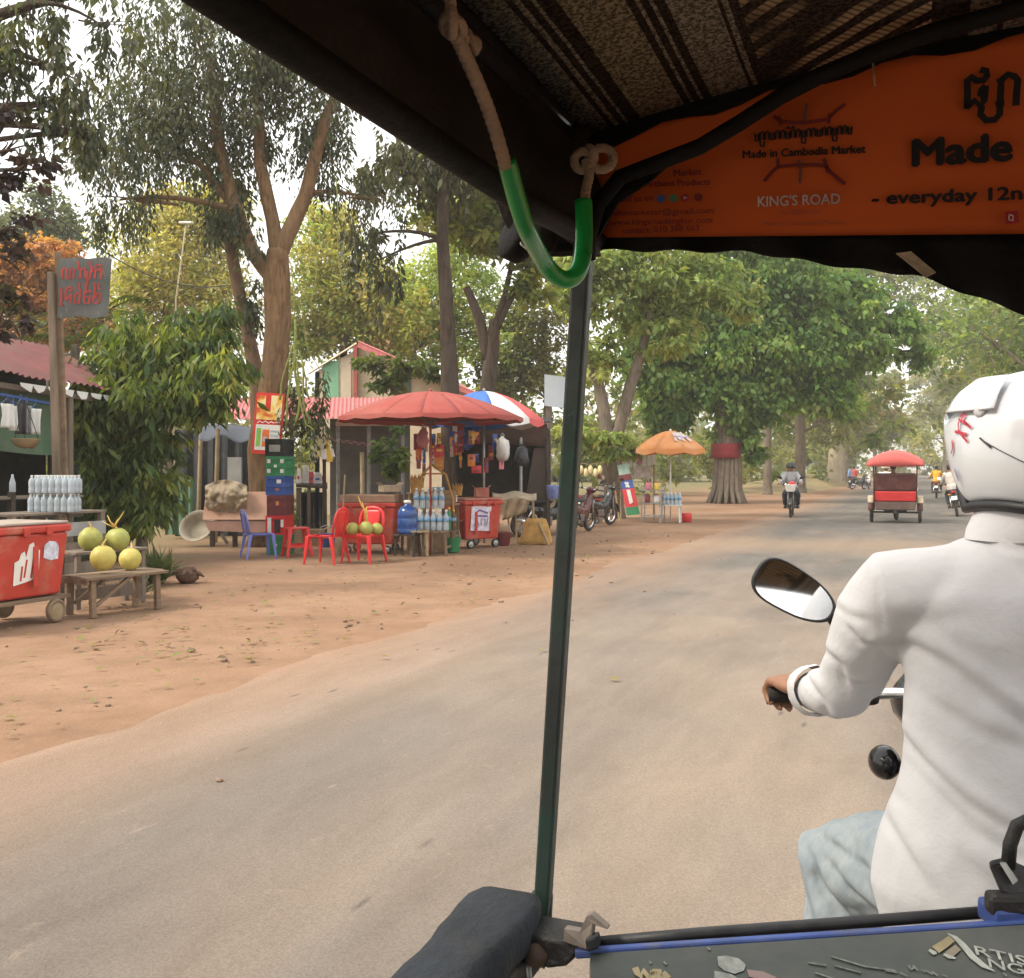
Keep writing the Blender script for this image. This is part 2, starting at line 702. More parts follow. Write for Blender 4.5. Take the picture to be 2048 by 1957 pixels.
# ---------------------------------------------------------------- ground and road
def ground_material():
    m, k = raw('red dirt', .95, 0, .1)
    o = k.obj()
    n1 = k.noise(o, .35, 6, .6, .4)
    n2 = k.noise(o, 2.2, 8, .7, .2)
    n3 = k.noise(o, 26, 6, .7)
    c = k.ramp(n1, [(.3, (.225, .130, .082)), (.5, (.280, .172, .110)), (.7, (.335, .215, .142))])
    c = k.mix(k.ramp(n2, [(.42, (0,) * 3), (.7, (.6,) * 3)]), c, (.18, .115, .075))
    c = k.mix(k.ramp(n3, [(.35, (.8,) * 3), (.7, (1.15,) * 3)]), c, (1, 1, 1), 'MULTIPLY') if False else c
    v = k.n('TexVoronoi', Scale=11, Randomness=1)
    k.l(o, v.inputs['Vector'])
    peb = k.ramp(v.outputs['Distance'], [(.05, (1,) * 3), (.13, (0,) * 3)])
    keep = k.ramp(k.noise(o, 1.6, 3), [(.52, (0,) * 3), (.62, (.5,) * 3)])
    c = k.mix(k.mix(1.0, peb, keep, 'MULTIPLY'), c, (.16, .11, .075))
    sp = k.n('SeparateXYZ')
    k.l(k.obj((1, 1, 1), (0, 0, YAW)), sp.inputs[0])
    away = k.math('MULTIPLY', k.math('SUBTRACT', k.math('ABSOLUTE', k.math('ADD', sp.outputs[0], .8)), 9.0), .09)
    gr = k.math('ADD', away, k.math('MULTIPLY', k.math('SUBTRACT', n1, .5), 1.6))
    c = k.mix(k.ramp(gr, [(.15, (0,) * 3), (.75, (.85,) * 3)]), c, k.ramp(n2, [(.3, (.10, .105, .04)), (.7, (.20, .175, .08))]))
    k.l(c, k.b.inputs['Base Color'])
    k.bump(k.mix(.5, n2, n3), .55, .06)
    return m

def road_material():
    """dusty worn asphalt: red dust drifts in from the edges, bare grey patches towards the middle"""
    m, k = raw('dusty asphalt', .88, 0, .2)
    tc = k.n('TexCoord')
    sp = k.n('SeparateXYZ')
    k.l(tc.outputs['Object'], sp.inputs[0])
    o = tc.outputs['Object']
    st = k.obj((1, .22, 1))
    n1 = k.noise(st, .55, 6, .6, .5)
    n2 = k.noise(k.obj((1, .35, 1)), 2.4, 7, .65, .4)
    n3 = k.noise(o, 70, 4, .7)
    nb = k.noise(o, .23, 3, .5)
    tan = k.ramp(n2, [(.3, (.222, .172, .132)), (.7, (.283, .224, .175))])
    grey = k.ramp(n2, [(.3, (.108, .100, .092)), (.7, (.148, .138, .126))])
    g1 = k.ramp(k.mix(.5, n1, nb), [(.44, (0,) * 3), (.56, (1,) * 3)])
    # the mix turns greyer further along the road
    far = k.math('MULTIPLY', k.math('SUBTRACT', sp.outputs[1], 7.0), .06)
    far = k.math('MINIMUM', k.math('MAXIMUM', far, 0.0), .62)
    g2 = k.math('MINIMUM', k.math('ADD', k.math('MULTIPLY', g1, .55), far), .9)
    c = k.mix(g2, tan, grey)
    # dust drift across the road in one broad band and along both edges
    ew = k.math('ADD', sp.outputs[0], k.math('MULTIPLY', k.math('SUBTRACT', n1, .5), 1.5))
    ew = k.math('ADD', ew, k.math('MULTIPLY', k.math('SUBTRACT', n2, .5), .5))
    le = k.ramp(k.math('ADD', k.math('MULTIPLY', ew, .5), 2.4), [(.20, (1,) * 3), (.5, (.62,) * 3), (1.0, (0,) * 3)])
    re = k.ramp(k.math('SUBTRACT', k.math('MULTIPLY', ew, .5), .6), [(.1, (0,) * 3), (.5, (1,) * 3)])
    edge = k.mix(1.0, le, re, 'ADD')
    c = k.mix(edge, c, k.ramp(n2, [(.3, (.255, .165, .112)), (.7, (.320, .212, .148))]))
    bnd = k.math('ABSOLUTE', k.math('SUBTRACT', k.math('ADD', sp.outputs[1], k.math('MULTIPLY', n1, 3)), 22.5))
    c = k.mix(k.ramp(k.math('MULTIPLY', bnd, .1), [(.08, (.6,) * 3), (.3, (0,) * 3)]), c, (.285, .205, .14))
    grit = k.ramp(k.noise(o, 120, 3, .8), [(.36, (.60,) * 3), (.64, (1.3,) * 3)])
    c = k.mix(.55, c, k.mix(1.0, c, grit, 'MULTIPLY'))
    trk = k.ramp(k.noise(k.obj((1.3, .035, 1)), 1.6, 4, .6), [(.38, (.80,) * 3), (.62, (1.12,) * 3)])
    c = k.mix(.3, c, k.mix(1.0, c, trk, 'MULTIPLY'))
    # scuffs and stones
    sc = k.ramp(k.noise(k.obj((1, .45, 1)), 6.5, 4, .8, 1.2), [(.62, (0,) * 3), (.72, (.55,) * 3)])
    c = k.mix(sc, c, (.31, .24, .185))
    v = k.n('TexVoronoi', Scale=5.5, Randomness=1)
    k.l(st, v.inputs['Vector'])
    ps = k.ramp(v.outputs['Distance'], [(.03, (.8,) * 3), (.11, (0,) * 3)])
    pk = k.ramp(k.noise(o, 1.1, 3), [(.46, (0,) * 3), (.56, (1,) * 3)])
    c = k.mix(k.mix(1.0, ps, pk, 'MULTIPLY'), c, (.09, .075, .065))
    k.l(c, k.b.inputs['Base Color'])
    k.bump(k.mix(.35, n3, n2), .42, .025)
    return m

def build_ground():
    xs = np.concatenate([[-900, -300, -120, -60], np.arange(-34, 34.1, .5), [60, 120, 300, 900]])
    ys = np.concatenate([[-300, -100, -40, -20], np.arange(-12, 62.1, .5), [80, 120, 300, 1500]])
    X, Y = np.meshgrid(xs, ys, indexing='ij')
    T = X * S.x + Y * S.y
    Z = np.zeros_like(X)
    for i in range(X.shape[0]):
        for j in range(X.shape[1]):
            if abs(X[i, j]) < 36 and -14 < Y[i, j] < 64:
                f = min(1, max(0, (-4.5 - T[i, j]) / 1.2)) + min(1, max(0, (T[i, j] - 3) / 1.2))
                Z[i, j] = f * (.028 * noise.noise(V((X[i, j] * .5, Y[i, j] * .5, 0))) + .012 * noise.noise(V((X[i, j] * 1.7, Y[i, j] * 1.7, 3)))) - .004 * 0
    nx, ny = X.shape
    vs = np.stack([X, Y, Z], -1).reshape(-1, 3)
    fs = [(i * ny + j, (i + 1) * ny + j, (i + 1) * ny + j + 1, i * ny + j + 1) for i in range(nx - 1) for j in range(ny - 1)]
    me = bpy.data.meshes.new('ground')
    me.from_pydata(vs.tolist(), [], fs)
    me.polygons.foreach_set('use_smooth', [True] * len(me.polygons))
    me.materials.append(ground_material())
    o = bpy.data.objects.new('ground', me)
    COL.objects.link(o)
    tag(o, kind='structure')

def build_road():
    mb = M()
    ss = list(np.arange(-60, 80, .15)) + list(np.arange(80, 400, 4))
    L, Rr = [], []
    for s in ss:
        wl = .30 * noise.noise(V((s * .35, 0, 5))) + .14 * noise.noise(V((s * 1.6, 0, 9))) + .07 * noise.noise(V((s * 5, 0, 2)))
        wr = .30 * noise.noise(V((s * .35, 7, 5))) + .14 * noise.noise(V((s * 1.6, 8, 9)))
        L.append(V((-4.35 + wl, s, .004))); Rr.append(V((2.9 + wr, s, .004)))
    n = len(ss)
    mb.add(L + Rr, [(i, n + i, n + i + 1, i + 1) for i in range(n - 1)])
    o = mb.build('road', road_material())
    o.rotation_euler = (0, 0, RZ)
    tag(o, kind='structure')

build_ground()
build_road()

def T_(t, s, z=0):
    """point from road coordinates"""
    return S * t + U * s + V((0, 0, z))

# grassy bank along the far left verge
mb = M()
gm = mat('dry grass bank', (.20, .17, .07), .95, .35, 1.2, .8, 30, dirt=((.30, .19, .11), .25, .7))
def bank(u, v):
    s = 62 + u * 130
    t = -13 + v * 7
    return T_(t, s, -.03 + 1.0 * math.sin(math.pi * min(1, v * 1.02)) ** .7 * (0.8 + .5 * noise.noise(V((s * .2, t * .5, 0)))) * min(1, u * 6) )
mb.grid(bank, 60, 10)
tag(mb.build('grass_bank', gm, smooth=True), kind='structure')

# leaf litter
def litter():
    n = 480
    t = -4.6 - np.abs(rng.normal(0, 2.2, n)); s = rng.uniform(2, 20, n)
    k = rng.random(n) < .06
    t[k] = rng.uniform(-4.4, -1, k.sum())
    c = np.stack([S.x * t + U.x * s, S.y * t + U.y * s, np.full(n, .03)], 1)
    sel = ~((t > -4.35) & (rng.random(n) < .7))
    c = c[sel]
    # a denser drift under the table and beside the cart
    k2 = 150
    cc = np.array([[p.x, p.y, .035] for p in [g(random.uniform(150, 560), random.uniform(1120, 1330)) for _ in range(k2)]])
    c = np.concatenate([c, cc])
    n = len(c)
    d = unit(n); d[:, 2] = np.abs(d[:, 2]) * .15
    nrm = unit(n) * .35 + np.array([0, 0, 1.0])
    pal = np.array([(.20, .22, .07), (.16, .12, .06), (.26, .22, .08), (.10, .07, .045), (.30, .24, .15)])
    leaf_mesh('leaf_litter', c, rng.uniform(.04, .10, n), d, nrm, .28, pal[rng.integers(0, 5, n)], leafmat('leaf', .35))
    tag(bpy.data.objects['leaf_litter'], kind='stuff')
    mb = M()
    for i in range(110):
        p = T_(-4.3 - abs(random.gauss(0, 2.4)), random.uniform(2, 24)) if i % 12 else T_(random.uniform(-4.4, -3), random.uniform(2, 18))
        r = random.uniform(.008, .03)
        mb.ball(p + V((0, 0, r * .4 + .004)), (r * random.uniform(.8, 1.5), r, r * .6), 6, 4)
    tag(mb.build('pebbles', mat('pebble', (.22, .15, .10), .9, .4, 3)), kind='stuff')
litter()

# ---------------------------------------------------------------- vegetation
LEAF = leafmat('leaf', .35)
LEAFB = leafmat('sunlit leaf', .5)
BARK_T = barkmat('tan bark', (.085, .048, .024), (.26, .155, .078), 4)
BARK_D = barkmat('dark bark', (.03, .02, .015), (.10, .07, .05), 4)
BARK_G = barkmat('grey bark', (.10, .08, .06), (.24, .19, .145), 4)

def B(px, py, d, rx, ry, n, rd=None):
    return (tuple(at(px, py, d)), (rx * d / FPX, (rd if rd else (rx + ry) / 2 * d / FPX), ry * d / FPX), n)

# main tree: thick tan trunk that forks, fine drooping foliage
D0 = 20.0
a = lambda x, y, d=D0: at(x, y, d)
base = gx(540, D0)
greyg = [(.065, .080, .048), (.085, .10, .058), (.048, .062, .042), (.11, .115, .068), (.13, .145, .06)]
tree('roadside_tree', 'tall tree with thick tan forked trunk and drooping grey green foliage beside the poster',
     [base, a(528, 900), a(548, 760), a(556, 640), a(553, 545), a(556, 500)], [.33, .30, .265, .26, .27, .2],
     [B(300, 200, 19.5, 150, 120, 4600), B(230, 300, 19, 110, 80, 2000), B(420, 260, 20.5, 130, 130, 4200), B(400, 60, 20, 170, 110, 5200), B(560, 150, 20, 130, 140, 4200),
      B(660, 300, 20.5, 80, 110, 1700), B(750, 400, 21, 60, 90, 800), B(640, 60, 20, 160, 130, 3000), B(330, -140, 20.5, 220, 110, 3000), B(600, -160, 20, 240, 120, 3000), B(470, 420, 19.5, 50, 60, 500), B(240, 400, 19, 80, 60, 550)],
     .125, greyg, LEAF, BARK_T,
     limbs=[([a(548, 560), a(505, 505), a(470, 420), a(440, 300), a(420, 120)], [.17, .155, .14, .12, .08]),
            ([a(556, 510), a(545, 440), a(520, 330), a(515, 150), a(500, 0)], [.15, .14, .12, .10, .07]),
            ([a(557, 515), a(575, 470), a(612, 390), a(650, 240), a(690, 150)], [.17, .16, .14, .12, .08]),
            ([a(470, 420), a(400, 330), a(310, 260)], [.09, .06, .04])],
     droop=.75, clump=.24, per=60, aspect=.17, string=.75, flare=.45)

# slim leaning trunk to the left of the main tree, ending in a knotted stump
D1 = 21.0
a1 = lambda x, y: at(x, y, D1)
tree('stunted_tree', 'slim crooked tree leaning left of the thick tan trunk, its top cut to a knot',
     [gx(530, D1), a1(515, 760), a1(500, 690), a1(482, 600), a1(466, 520), a1(458, 440)], [.19, .17, .14, .125, .13, .17],
     [B(450, 430, D1, 40, 34, 420), B(478, 400, D1, 30, 50, 260), B(505, 610, D1, 26, 60, 240)],
     .17, greyg, LEAF, barkmat('orange bark', (.09, .05, .03), (.20, .12, .07)), droop=.7, aspect=.2, string=.5, twigs=False)

# dark straight trunk beside the canopy edge
D2 = 24.0
a2 = lambda x, y: at(x, y, D2)
tree('dark_trunk_tree', 'straight dark trunk rising behind the red umbrella to the canopy edge',
     [gx(905, D2), a2(900, 780), a2(895, 620), a2(885, 480), a2(888, 350), a2(890, 150)], [.26, .22, .165, .145, .135, .10],
     [B(800, 330, D2, 90, 70, 1100), B(900, 300, D2, 120, 80, 1400), B(760, 520, D2, 45, 90, 380), B(730, 470, D2, 40, 60, 300), B(900, 100, D2, 260, 150, 2600)],
     .2, [(.05, .055, .03), (.08, .085, .04), (.12, .12, .05)], LEAF, BARK_D, droop=.7, aspect=.2, string=.7)

# dark forked tree to its right
D3 = 26.0
a3 = lambda x, y: at(x, y, D3)
tree('forked_dark_tree', 'dark tree that splits into upright forks behind the blue and white umbrella',
     [gx(975, D3), a3(975, 780), a3(985, 700), a3(990, 640)], [.24, .20, .18, .13],
     [B(1010, 470, D3, 90, 60, 1200), B(930, 420, D3, 110, 70, 1500), B(1060, 560, D3, 60, 60, 600), B(980, 330, D3, 200, 90, 2600)],
     .24, [(.18, .22, .06), (.26, .28, .085), (.14, .18, .05)], LEAFB, BARK_D,
     limbs=[([a3(975, 720), a3(960, 640), a3(940, 590), a3(932, 575)], [.14, .13, .11, .10]),
            ([a3(988, 660), a3(1010, 590), a3(1030, 500), a3(1035, 440)], [.10, .08, .06, .04]),
            ([a3(992, 660), a3(1030, 580), a3(1065, 520), a3(1090, 450)], [.095, .075, .055, .035])], flare=.2)

# bright yellow green trees behind the stalls
yel = [(.40, .39, .12), (.46, .43, .16), (.34, .38, .10), (.48, .43, .21), (.40, .34, .18)]
grn = [(.24, .34, .085), (.33, .42, .11), (.43, .47, .14), (.19, .26, .07)]
def bgtree(label, px, d, blobs, cols, size, bark=BARK_G, r=.3, top=600, lm=LEAFB, name='broadleaf_tree', **kw):
    b0 = gx(px, d)
    return tree(name, label, [b0, at(px + 6, 800, d), at(px - 4, 700, d), at(px + 3, top, d)], [r * .7, r * .56, r * .5, r * .35], [(c, q, int(n * 1.7)) for c, q, n in blobs], size * .72, cols, lm, bark, group='trees behind the stalls', flare=.2, **kw)
bgtree('pale yellow green feathery tree left of the thick tan trunk', 330, 38,
       [B(340, 520, 38, 120, 110, 4800), B(420, 440, 38, 90, 70, 2400), B(280, 600, 38, 90, 80, 2400), B(430, 620, 38, 90, 100, 2800), B(360, 400, 38, 80, 30, 700)], yel, .3, clump=.3, aspect=.2)
bgtree('bright yellow green tree between the thick tan trunk and the dark trunk', 690, 40,
       [B(640, 560, 40, 80, 120, 3200), B(720, 600, 40, 80, 90, 2800), B(620, 680, 40, 70, 60, 1500), B(780, 640, 40, 90, 100, 3000), B(660, 460, 40, 70, 60, 1200)], yel + grn[:2], .3, aspect=.24)
bgtree('mid green leafy tree behind the dark trunks', 830, 42,
       [B(800, 620, 42, 90, 80, 2900), B(900, 560, 42, 90, 90, 3000), B(860, 670, 43, 120, 60, 2600), B(960, 440, 42, 100, 70, 2000), B(760, 670, 43, 70, 50, 1400), B(1000, 660, 42, 70, 90, 2000)], grn, .26)
bgtree('olive tree with thin crown behind the green pole', 1090, 42,
       [B(1080, 640, 42, 80, 80, 2200), B(1060, 740, 42, 70, 60, 1700), B(1120, 520, 42, 60, 60, 1100), B(1010, 760, 42, 60, 50, 1200)], [(.15, .16, .06), (.20, .19, .08), (.13, .14, .06)], .26)

# orange leaved tree on the far left
bgtree('tree with orange dry leaves behind the red roofed shed', 60, 34,
       [B(30, 560, 34, 90, 90, 2600), B(100, 520, 34, 60, 60, 1200), B(120, 640, 34, 70, 60, 1500), B(245, 690, 34, 55, 40, 900), B(40, 690, 34, 90, 50, 1400), B(-60, 600, 34, 90, 120, 1600), B(200, 640, 34, 40, 30, 350)],
       [(.42, .19, .085), (.48, .25, .12), (.36, .17, .07), (.30, .20, .08)], .3, name='orange_leaved_tree')
bgtree('grey green tree behind the hand painted sign', 90, 46,
       [B(80, 430, 46, 60, 60, 1300), B(130, 470, 46, 40, 50, 800), B(30, 480, 46, 60, 60, 1000)], [(.12, .15, .09), (.16, .18, .09), (.10, .12, .08)], .3)

# near branches at the left edge: one hanging from above, one with dark maroon leaves
tree('overhanging_tree', 'fine leaved branches hanging into the sky at the top left',
     [at(-420, 1160, 13), at(-380, 700, 13), at(-330, 300, 13), at(-260, 60, 13)], [.28, .25, .2, .15],
     [B(60, 40, 13, 90, 60, 546), B(130, 150, 13, 75, 65, 378), B(215, 60, 13, 60, 50, 210), B(170, 270, 13, 40, 40, 67), B(20, 110, 13, 50, 50, 176), B(-150, 60, 13, 150, 100, 588), B(160, -70, 13, 180, 70, 504), B(110, 210, 13, 60, 60, 134)],
     .13, greyg, LEAF, BARK_D, limbs=[([at(-330, 300, 13), at(-150, 80, 13), at(60, 10, 13), at(200, -20, 13)], [.13, .1, .06, .03])], droop=.7, aspect=.19, string=.45)
tree('maroon_tree', 'tree with dark maroon leaves reaching in at the left edge above the cart',
     [at(-170, 1200, 11.5), at(-150, 800, 11.5), at(-120, 500, 11.5), at(-80, 350, 11.5)], [.17, .15, .12, .09],
     [B(30, 300, 11.5, 75, 60, 126), B(-10, 400, 11.5, 60, 70, 119), B(60, 340, 11.5, 50, 40, 53), B(10, 215, 11.5, 40, 26, 27), B(10, 520, 11.5, 70, 45, 81), B(20, 640, 11.5, 60, 60, 75), B(30, 460, 11.5, 50, 40, 56), B(10, 580, 11.5, 60, 40, 47)],
     .115, [(.030, .020, .026), (.046, .028, .03), (.075, .04, .035), (.06, .055, .03)], LEAF, BARK_D, aspect=.3, per=26, droop=.3)

# shrub with long hanging leaves in front of the shed
SH = 17.0
mg = [(.07, .115, .032), (.105, .155, .045), (.05, .085, .028), (.17, .22, .055)]
tree('mango_shrub', 'bushy shrub with long hanging leaves between the wooden post and the tree trunk',
     [gx(285, SH), at(282, 1000, SH), at(275, 900, SH), at(290, 800, SH)], [.10, .08, .07, .05],
     [B(230, 940, 16.6, 70, 80, 1000), B(300, 960, 16.6, 50, 90, 800), B(265, 1030, 16.4, 60, 40, 500), B(230, 850, 16.8, 80, 60, 950), B(330, 790, 16.5, 110, 50, 1300), B(430, 770, 16.5, 60, 70, 850), B(330, 700, 17.2, 110, 70, 1500), B(220, 740, 17, 60, 60, 650), B(440, 690, 17.4, 50, 60, 600), B(205, 1000, 16.6, 40, 50, 350), B(420, 640, 17.6, 60, 40, 450), B(240, 660, 17.4, 60, 40, 400), B(310, 890, 16.7, 60, 60, 500), B(185, 790, 16.3, 45, 50, 500), B(165, 860, 16.2, 30, 50, 260), B(380, 720, 17.4, 80, 50, 800), B(460, 740, 17.2, 40, 40, 300)],
     .215, mg + [(.26, .29, .07)], LEAFB, BARK_G, droop=.7, aspect=.15, per=24, clump=.34, cat='shrub')

# palm like tuft behind the sign
mb_c, mb_d = [], []
pt = at(150, 690, 19)
palm = thing('palm', 'small fan of palm fronds behind the hand painted sign', 'palm', gx(150, 19))
m_ = M(); rough_tube(m_, [gx(150, 19), pt], [.12, .09], 8, .1); m_.build('trunk', BARK_G, palm, smooth=True, world=True)
for i in range(16):
    q = 2 * math.pi * i / 16 + random.uniform(-.2, .2)
    e = V((math.cos(q) * 1.1, math.sin(q) * 1.1, random.uniform(.1, 1.0)))
    path = curve3(pt, pt + e * .7 + V((0, 0, .35)), pt + e * 1.2 - V((0, 0, .35)), 9)
    for j in range(1, 10):
        for sgn in (-1, 1):
            for z in (0, .5):
                p = path[j].lerp(path[j - 1], z)
                sd = e.cross(V((0, 0, 1))).normalized() * sgn
                mb_c.append(p); mb_d.append(sd * .6 + e * .6 + V((0, 0, -.3)))
foliage_n = len(mb_c)
leaf_mesh('frond', np.array(mb_c), rng.uniform(.35, .5, foliage_n), np.array(mb_d), unit(foliage_n) * .2 + np.array([0, 0, 1.]), .06,
          np.tile(np.array([[.05, .075, .025]]), (foliage_n, 1)) * rng.uniform(.6, 1.5, (foliage_n, 1)), LEAF, palm)

# twin trunked tree right of the green pole
D4 = 31.0
a4 = lambda x, y: at(x, y, D4)
olv = [(.23, .31, .105), (.31, .37, .13), (.38, .42, .155), (.18, .24, .085)]
tree('twin_trunk_tree', 'olive tree whose grey trunk splits in two behind the parked motorcycles',
     [gx(1222, D4), a4(1222, 930), a4(1224, 880)], [.36, .30, .28],
     [B(1180, 560, D4, 80, 70, 2000), B(1290, 590, D4, 110, 70, 2600), B(1240, 520, D4, 120, 50, 2000), B(1390, 560, D4, 90, 50, 1700), B(1190, 700, D4, 50, 80, 1000), B(1330, 670, D4, 70, 50, 1100), B(1210, 890, 30, 70, 30, 800), B(1150, 860, 30, 40, 40, 400), B(1330, 430, D4, 160, 70, 1500), B(1480, 600, D4, 60, 40, 700)],
     .24, olv, LEAFB, BARK_G,
     limbs=[([a4(1218, 890), a4(1208, 820), a4(1195, 760), a4(1172, 720), a4(1160, 620)], [.21, .19, .17, .14, .1]),
            ([a4(1228, 890), a4(1245, 830), a4(1262, 770), a4(1285, 700), a4(1298, 640), a4(1310, 560)], [.22, .20, .18, .15, .12, .09]),
            ([a4(1240, 840), a4(1262, 800), a4(1268, 770)], [.1, .08, .06])], flare=.35, droop=.4, aspect=.22)

# the banyan: fluted trunk, deep green crown
D5 = 44.5
a5 = lambda x, y: at(x, y, D5)
bt = thing('banyan_tree', 'broad banyan with a ribbed root trunk and dense dark green crown', 'tree', gx(1455, D5))
mb = M()
cen = gx(1455, D5)
for i in range(17):
    q = 2 * math.pi * i / 17
    r0 = random.uniform(.72, .95); r1 = random.uniform(.42, .52)
    p = [cen + V((math.cos(q) * r0, math.sin(q) * r0, -.05)), cen + V((math.cos(q) * r0 * .66, math.sin(q) * r0 * .66, .6)), cen + V((math.cos(q + .1) * r1, math.sin(q + .1) * r1, 1.8)),
         cen + V((math.cos(q + .2) * r1 * .9, math.sin(q + .2) * r1 * .9, 3.4)), cen + V((math.cos(q + .3) * .5, math.sin(q + .3) * .5, 5))]
    rough_tube(mb, p, [.07, .11, .13, .13, .10], 8, .08, 4, seed=i)
mb.tube([cen, cen + V((0, 0, 5.5))], [.5, .44], 12)
mb.build('trunk', BARK_G, bt, smooth=True, world=True)
bb = [B(1330, 720, D5, 90, 90, 3000), B(1440, 700, D5, 110, 110, 4200), B(1560, 680, D5, 120, 90, 4200), B(1680, 690, D5, 90, 70, 2600), B(1400, 600, D5, 120, 70, 3000), B(1540, 570, D5, 140, 60, 3600), B(1700, 600, D5, 70, 60, 1500),
      B(1650, 790, D5, 90, 40, 1700), B(1330, 820, D5, 70, 40, 1100), B(1500, 790, D5, 90, 60, 2400), B(1480, 860, D5, 50, 50, 800), B(1510, 900, D5, 26, 30, 260), B(1790, 650, D5, 60, 40, 700), B(1840, 700, D5, 40, 30, 300), B(1300, 640, D5, 60, 80, 1400), B(1500, 480, D5, 180, 60, 2000)]
mb = M()
for c, r, n in bb:
    c = V(c); st = cen + V((0, 0, 4.6))
    mb.tube(curve3(st, st.lerp(c, .5) + V((0, 0, .8)), c, 7), [.26, .22, .18, .15, .12, .09, .06, .04], 7)
mb.build('branches', BARK_D, bt, smooth=True, world=True)
foliage('crown', [(c, r, int(n * 1.9)) for c, r, n in bb], .29, [(.11, .21, .055), (.16, .27, .07), (.085, .165, .05), (.25, .36, .09), (.19, .28, .08)], LEAFB, bt, droop=.55, clump=.24, per=60, aspect=.3)

# trees further along both verges
def row_tree(label, t, s, h, r, cols, n=1500, size=.5, bark=BARK_G, lean=0, name='roadside_tree', group='trees lining the road', cr=1.0, low=.34):
    b = T_(t, s)
    tp = b + V((lean, 0, h * .55))
    bl = []
    for i in range(7):
        q = random.uniform(0, 6.28)
        rr = random.uniform(.2, 1) * r
        z = h * random.uniform(low, 1)
        bl.append((tuple(b + V((lean + math.cos(q) * rr, math.sin(q) * rr, z))), (r * .6 * cr, r * .6 * cr, h * .17), n // 7))
    return tree(name, label, [b, b.lerp(tp, .5), tp], [.024 * h ** .9, .02 * h ** .9, .015 * h ** .9], bl, size, cols, LEAFB, bark, group=group, flare=.3, aspect=.26)
dg_ = [(.12, .18, .07), (.16, .22, .085), (.20, .26, .095)]
ol_ = [(.20, .215, .09), (.25, .25, .11), (.16, .18, .075)]
row_tree('olive tree behind the banyan, first beyond it along the left verge', -8.0, 60, 13, 4.5, ol_, 2600)
row_tree('brownish trunked tree behind the two riders on the oncoming motorcycle', -7.2, 70, 14, 5, dg_ + ol_, 3000, .5)
row_tree('hazy olive tree beside the pale trunk', -9.5, 92, 15, 6, ol_, 3000, .6)
row_tree('tall olive tree above the far left verge, its top over the carriage', -6.5, 104, 23, 6.5, ol_ + dg_, 5000, .6, low=.5)
row_tree('tall green tree just beyond the banyan, its crown merging with it', -6.8, 66, 19, 5.5, dg_ + ol_, 5200, .42, low=.5)
# pale bare trunk
D6 = 96.0
pb = gx(1668, D6)
tree('pale_trunk_tree', 'pale thick bare trunk standing on the grassy verge beyond the banyan',
     [pb, at(1670, 900, D6), at(1674, 850, D6), at(1680, 820, D6)], [.66, .54, .50, .36],
     [B(1700, 780, D6, 50, 40, 900), B(1650, 760, D6, 50, 40, 900), B(1730, 720, D6, 40, 40, 700)], .6, [(.22, .17, .10), (.19, .17, .08), (.15, .15, .06)], LEAFB, barkmat('pale bark', (.30, .24, .17), (.48, .40, .29), 2), flare=.3)
row_tree('brown hazy tree above the red passenger carriage, left verge', -8, 125, 17, 7, [(.19, .16, .09), (.16, .15, .07)], 2600, .8)
row_tree('pale green tree at the far end of the road', -6, 165, 18, 8, ol_, 2600, 1.0)
row_tree('faint tree at the far end of the road behind the yellow shirt', -2 + 8, 210, 20, 9, ol_, 2600, 1.1)
for lb, t, s, h, r, c, n, sz in (
        ('yellow green tree leaning over the road right of the carriage roof', 9.5, 78, 17, 7.0, [(.17, .18, .05), (.21, .21, .065), (.14, .16, .045)], 4200, .5),
        ('pale olive tree on the right verge beyond the yellow green one', 8.5, 120, 19, 8, [(.17, .18, .06), (.14, .16, .055)], 3600, .8),
        ('dark green tree under the hanging black flap at the right edge', 6.6, 56, 17, 6.0, dg_ + olv[:2], 11000, .36),
        ('deep green tree on the right verge, nearest of the right hand row', 8.2, 42, 15, 5.5, dg_, 4200, .36),
        ('tall yellow green tree low behind the yellow shirted rider on the right verge', 7.5, 165, 19, 9, [(.30, .31, .09), (.36, .35, .12), (.25, .28, .08)], 8000, .65),
        ('high olive tree above the yellow green one on the right verge', 8.2, 112, 25, 8.5, ol_ + dg_, 9000, .5),
        ('tall grey green tree closing the end of the road on its right side', 5.5, 240, 24, 9, ol_, 3600, 1.0)):
    row_tree(lb, t, s, h, r, c, n, sz, low=.3)
# trees behind, seen in the mirror
for lb, t, s in (('dark tree on the left verge behind the carriage, first in the mirror', -7.5, -9), ('dark tree further back on the left verge, second in the mirror', -8, -19), ('dark tree on the right verge behind the carriage', 6.5, -14)):
    row_tree(lb, t, s, 17, 5, dg_, 4200, .42, BARK_D, low=.25)

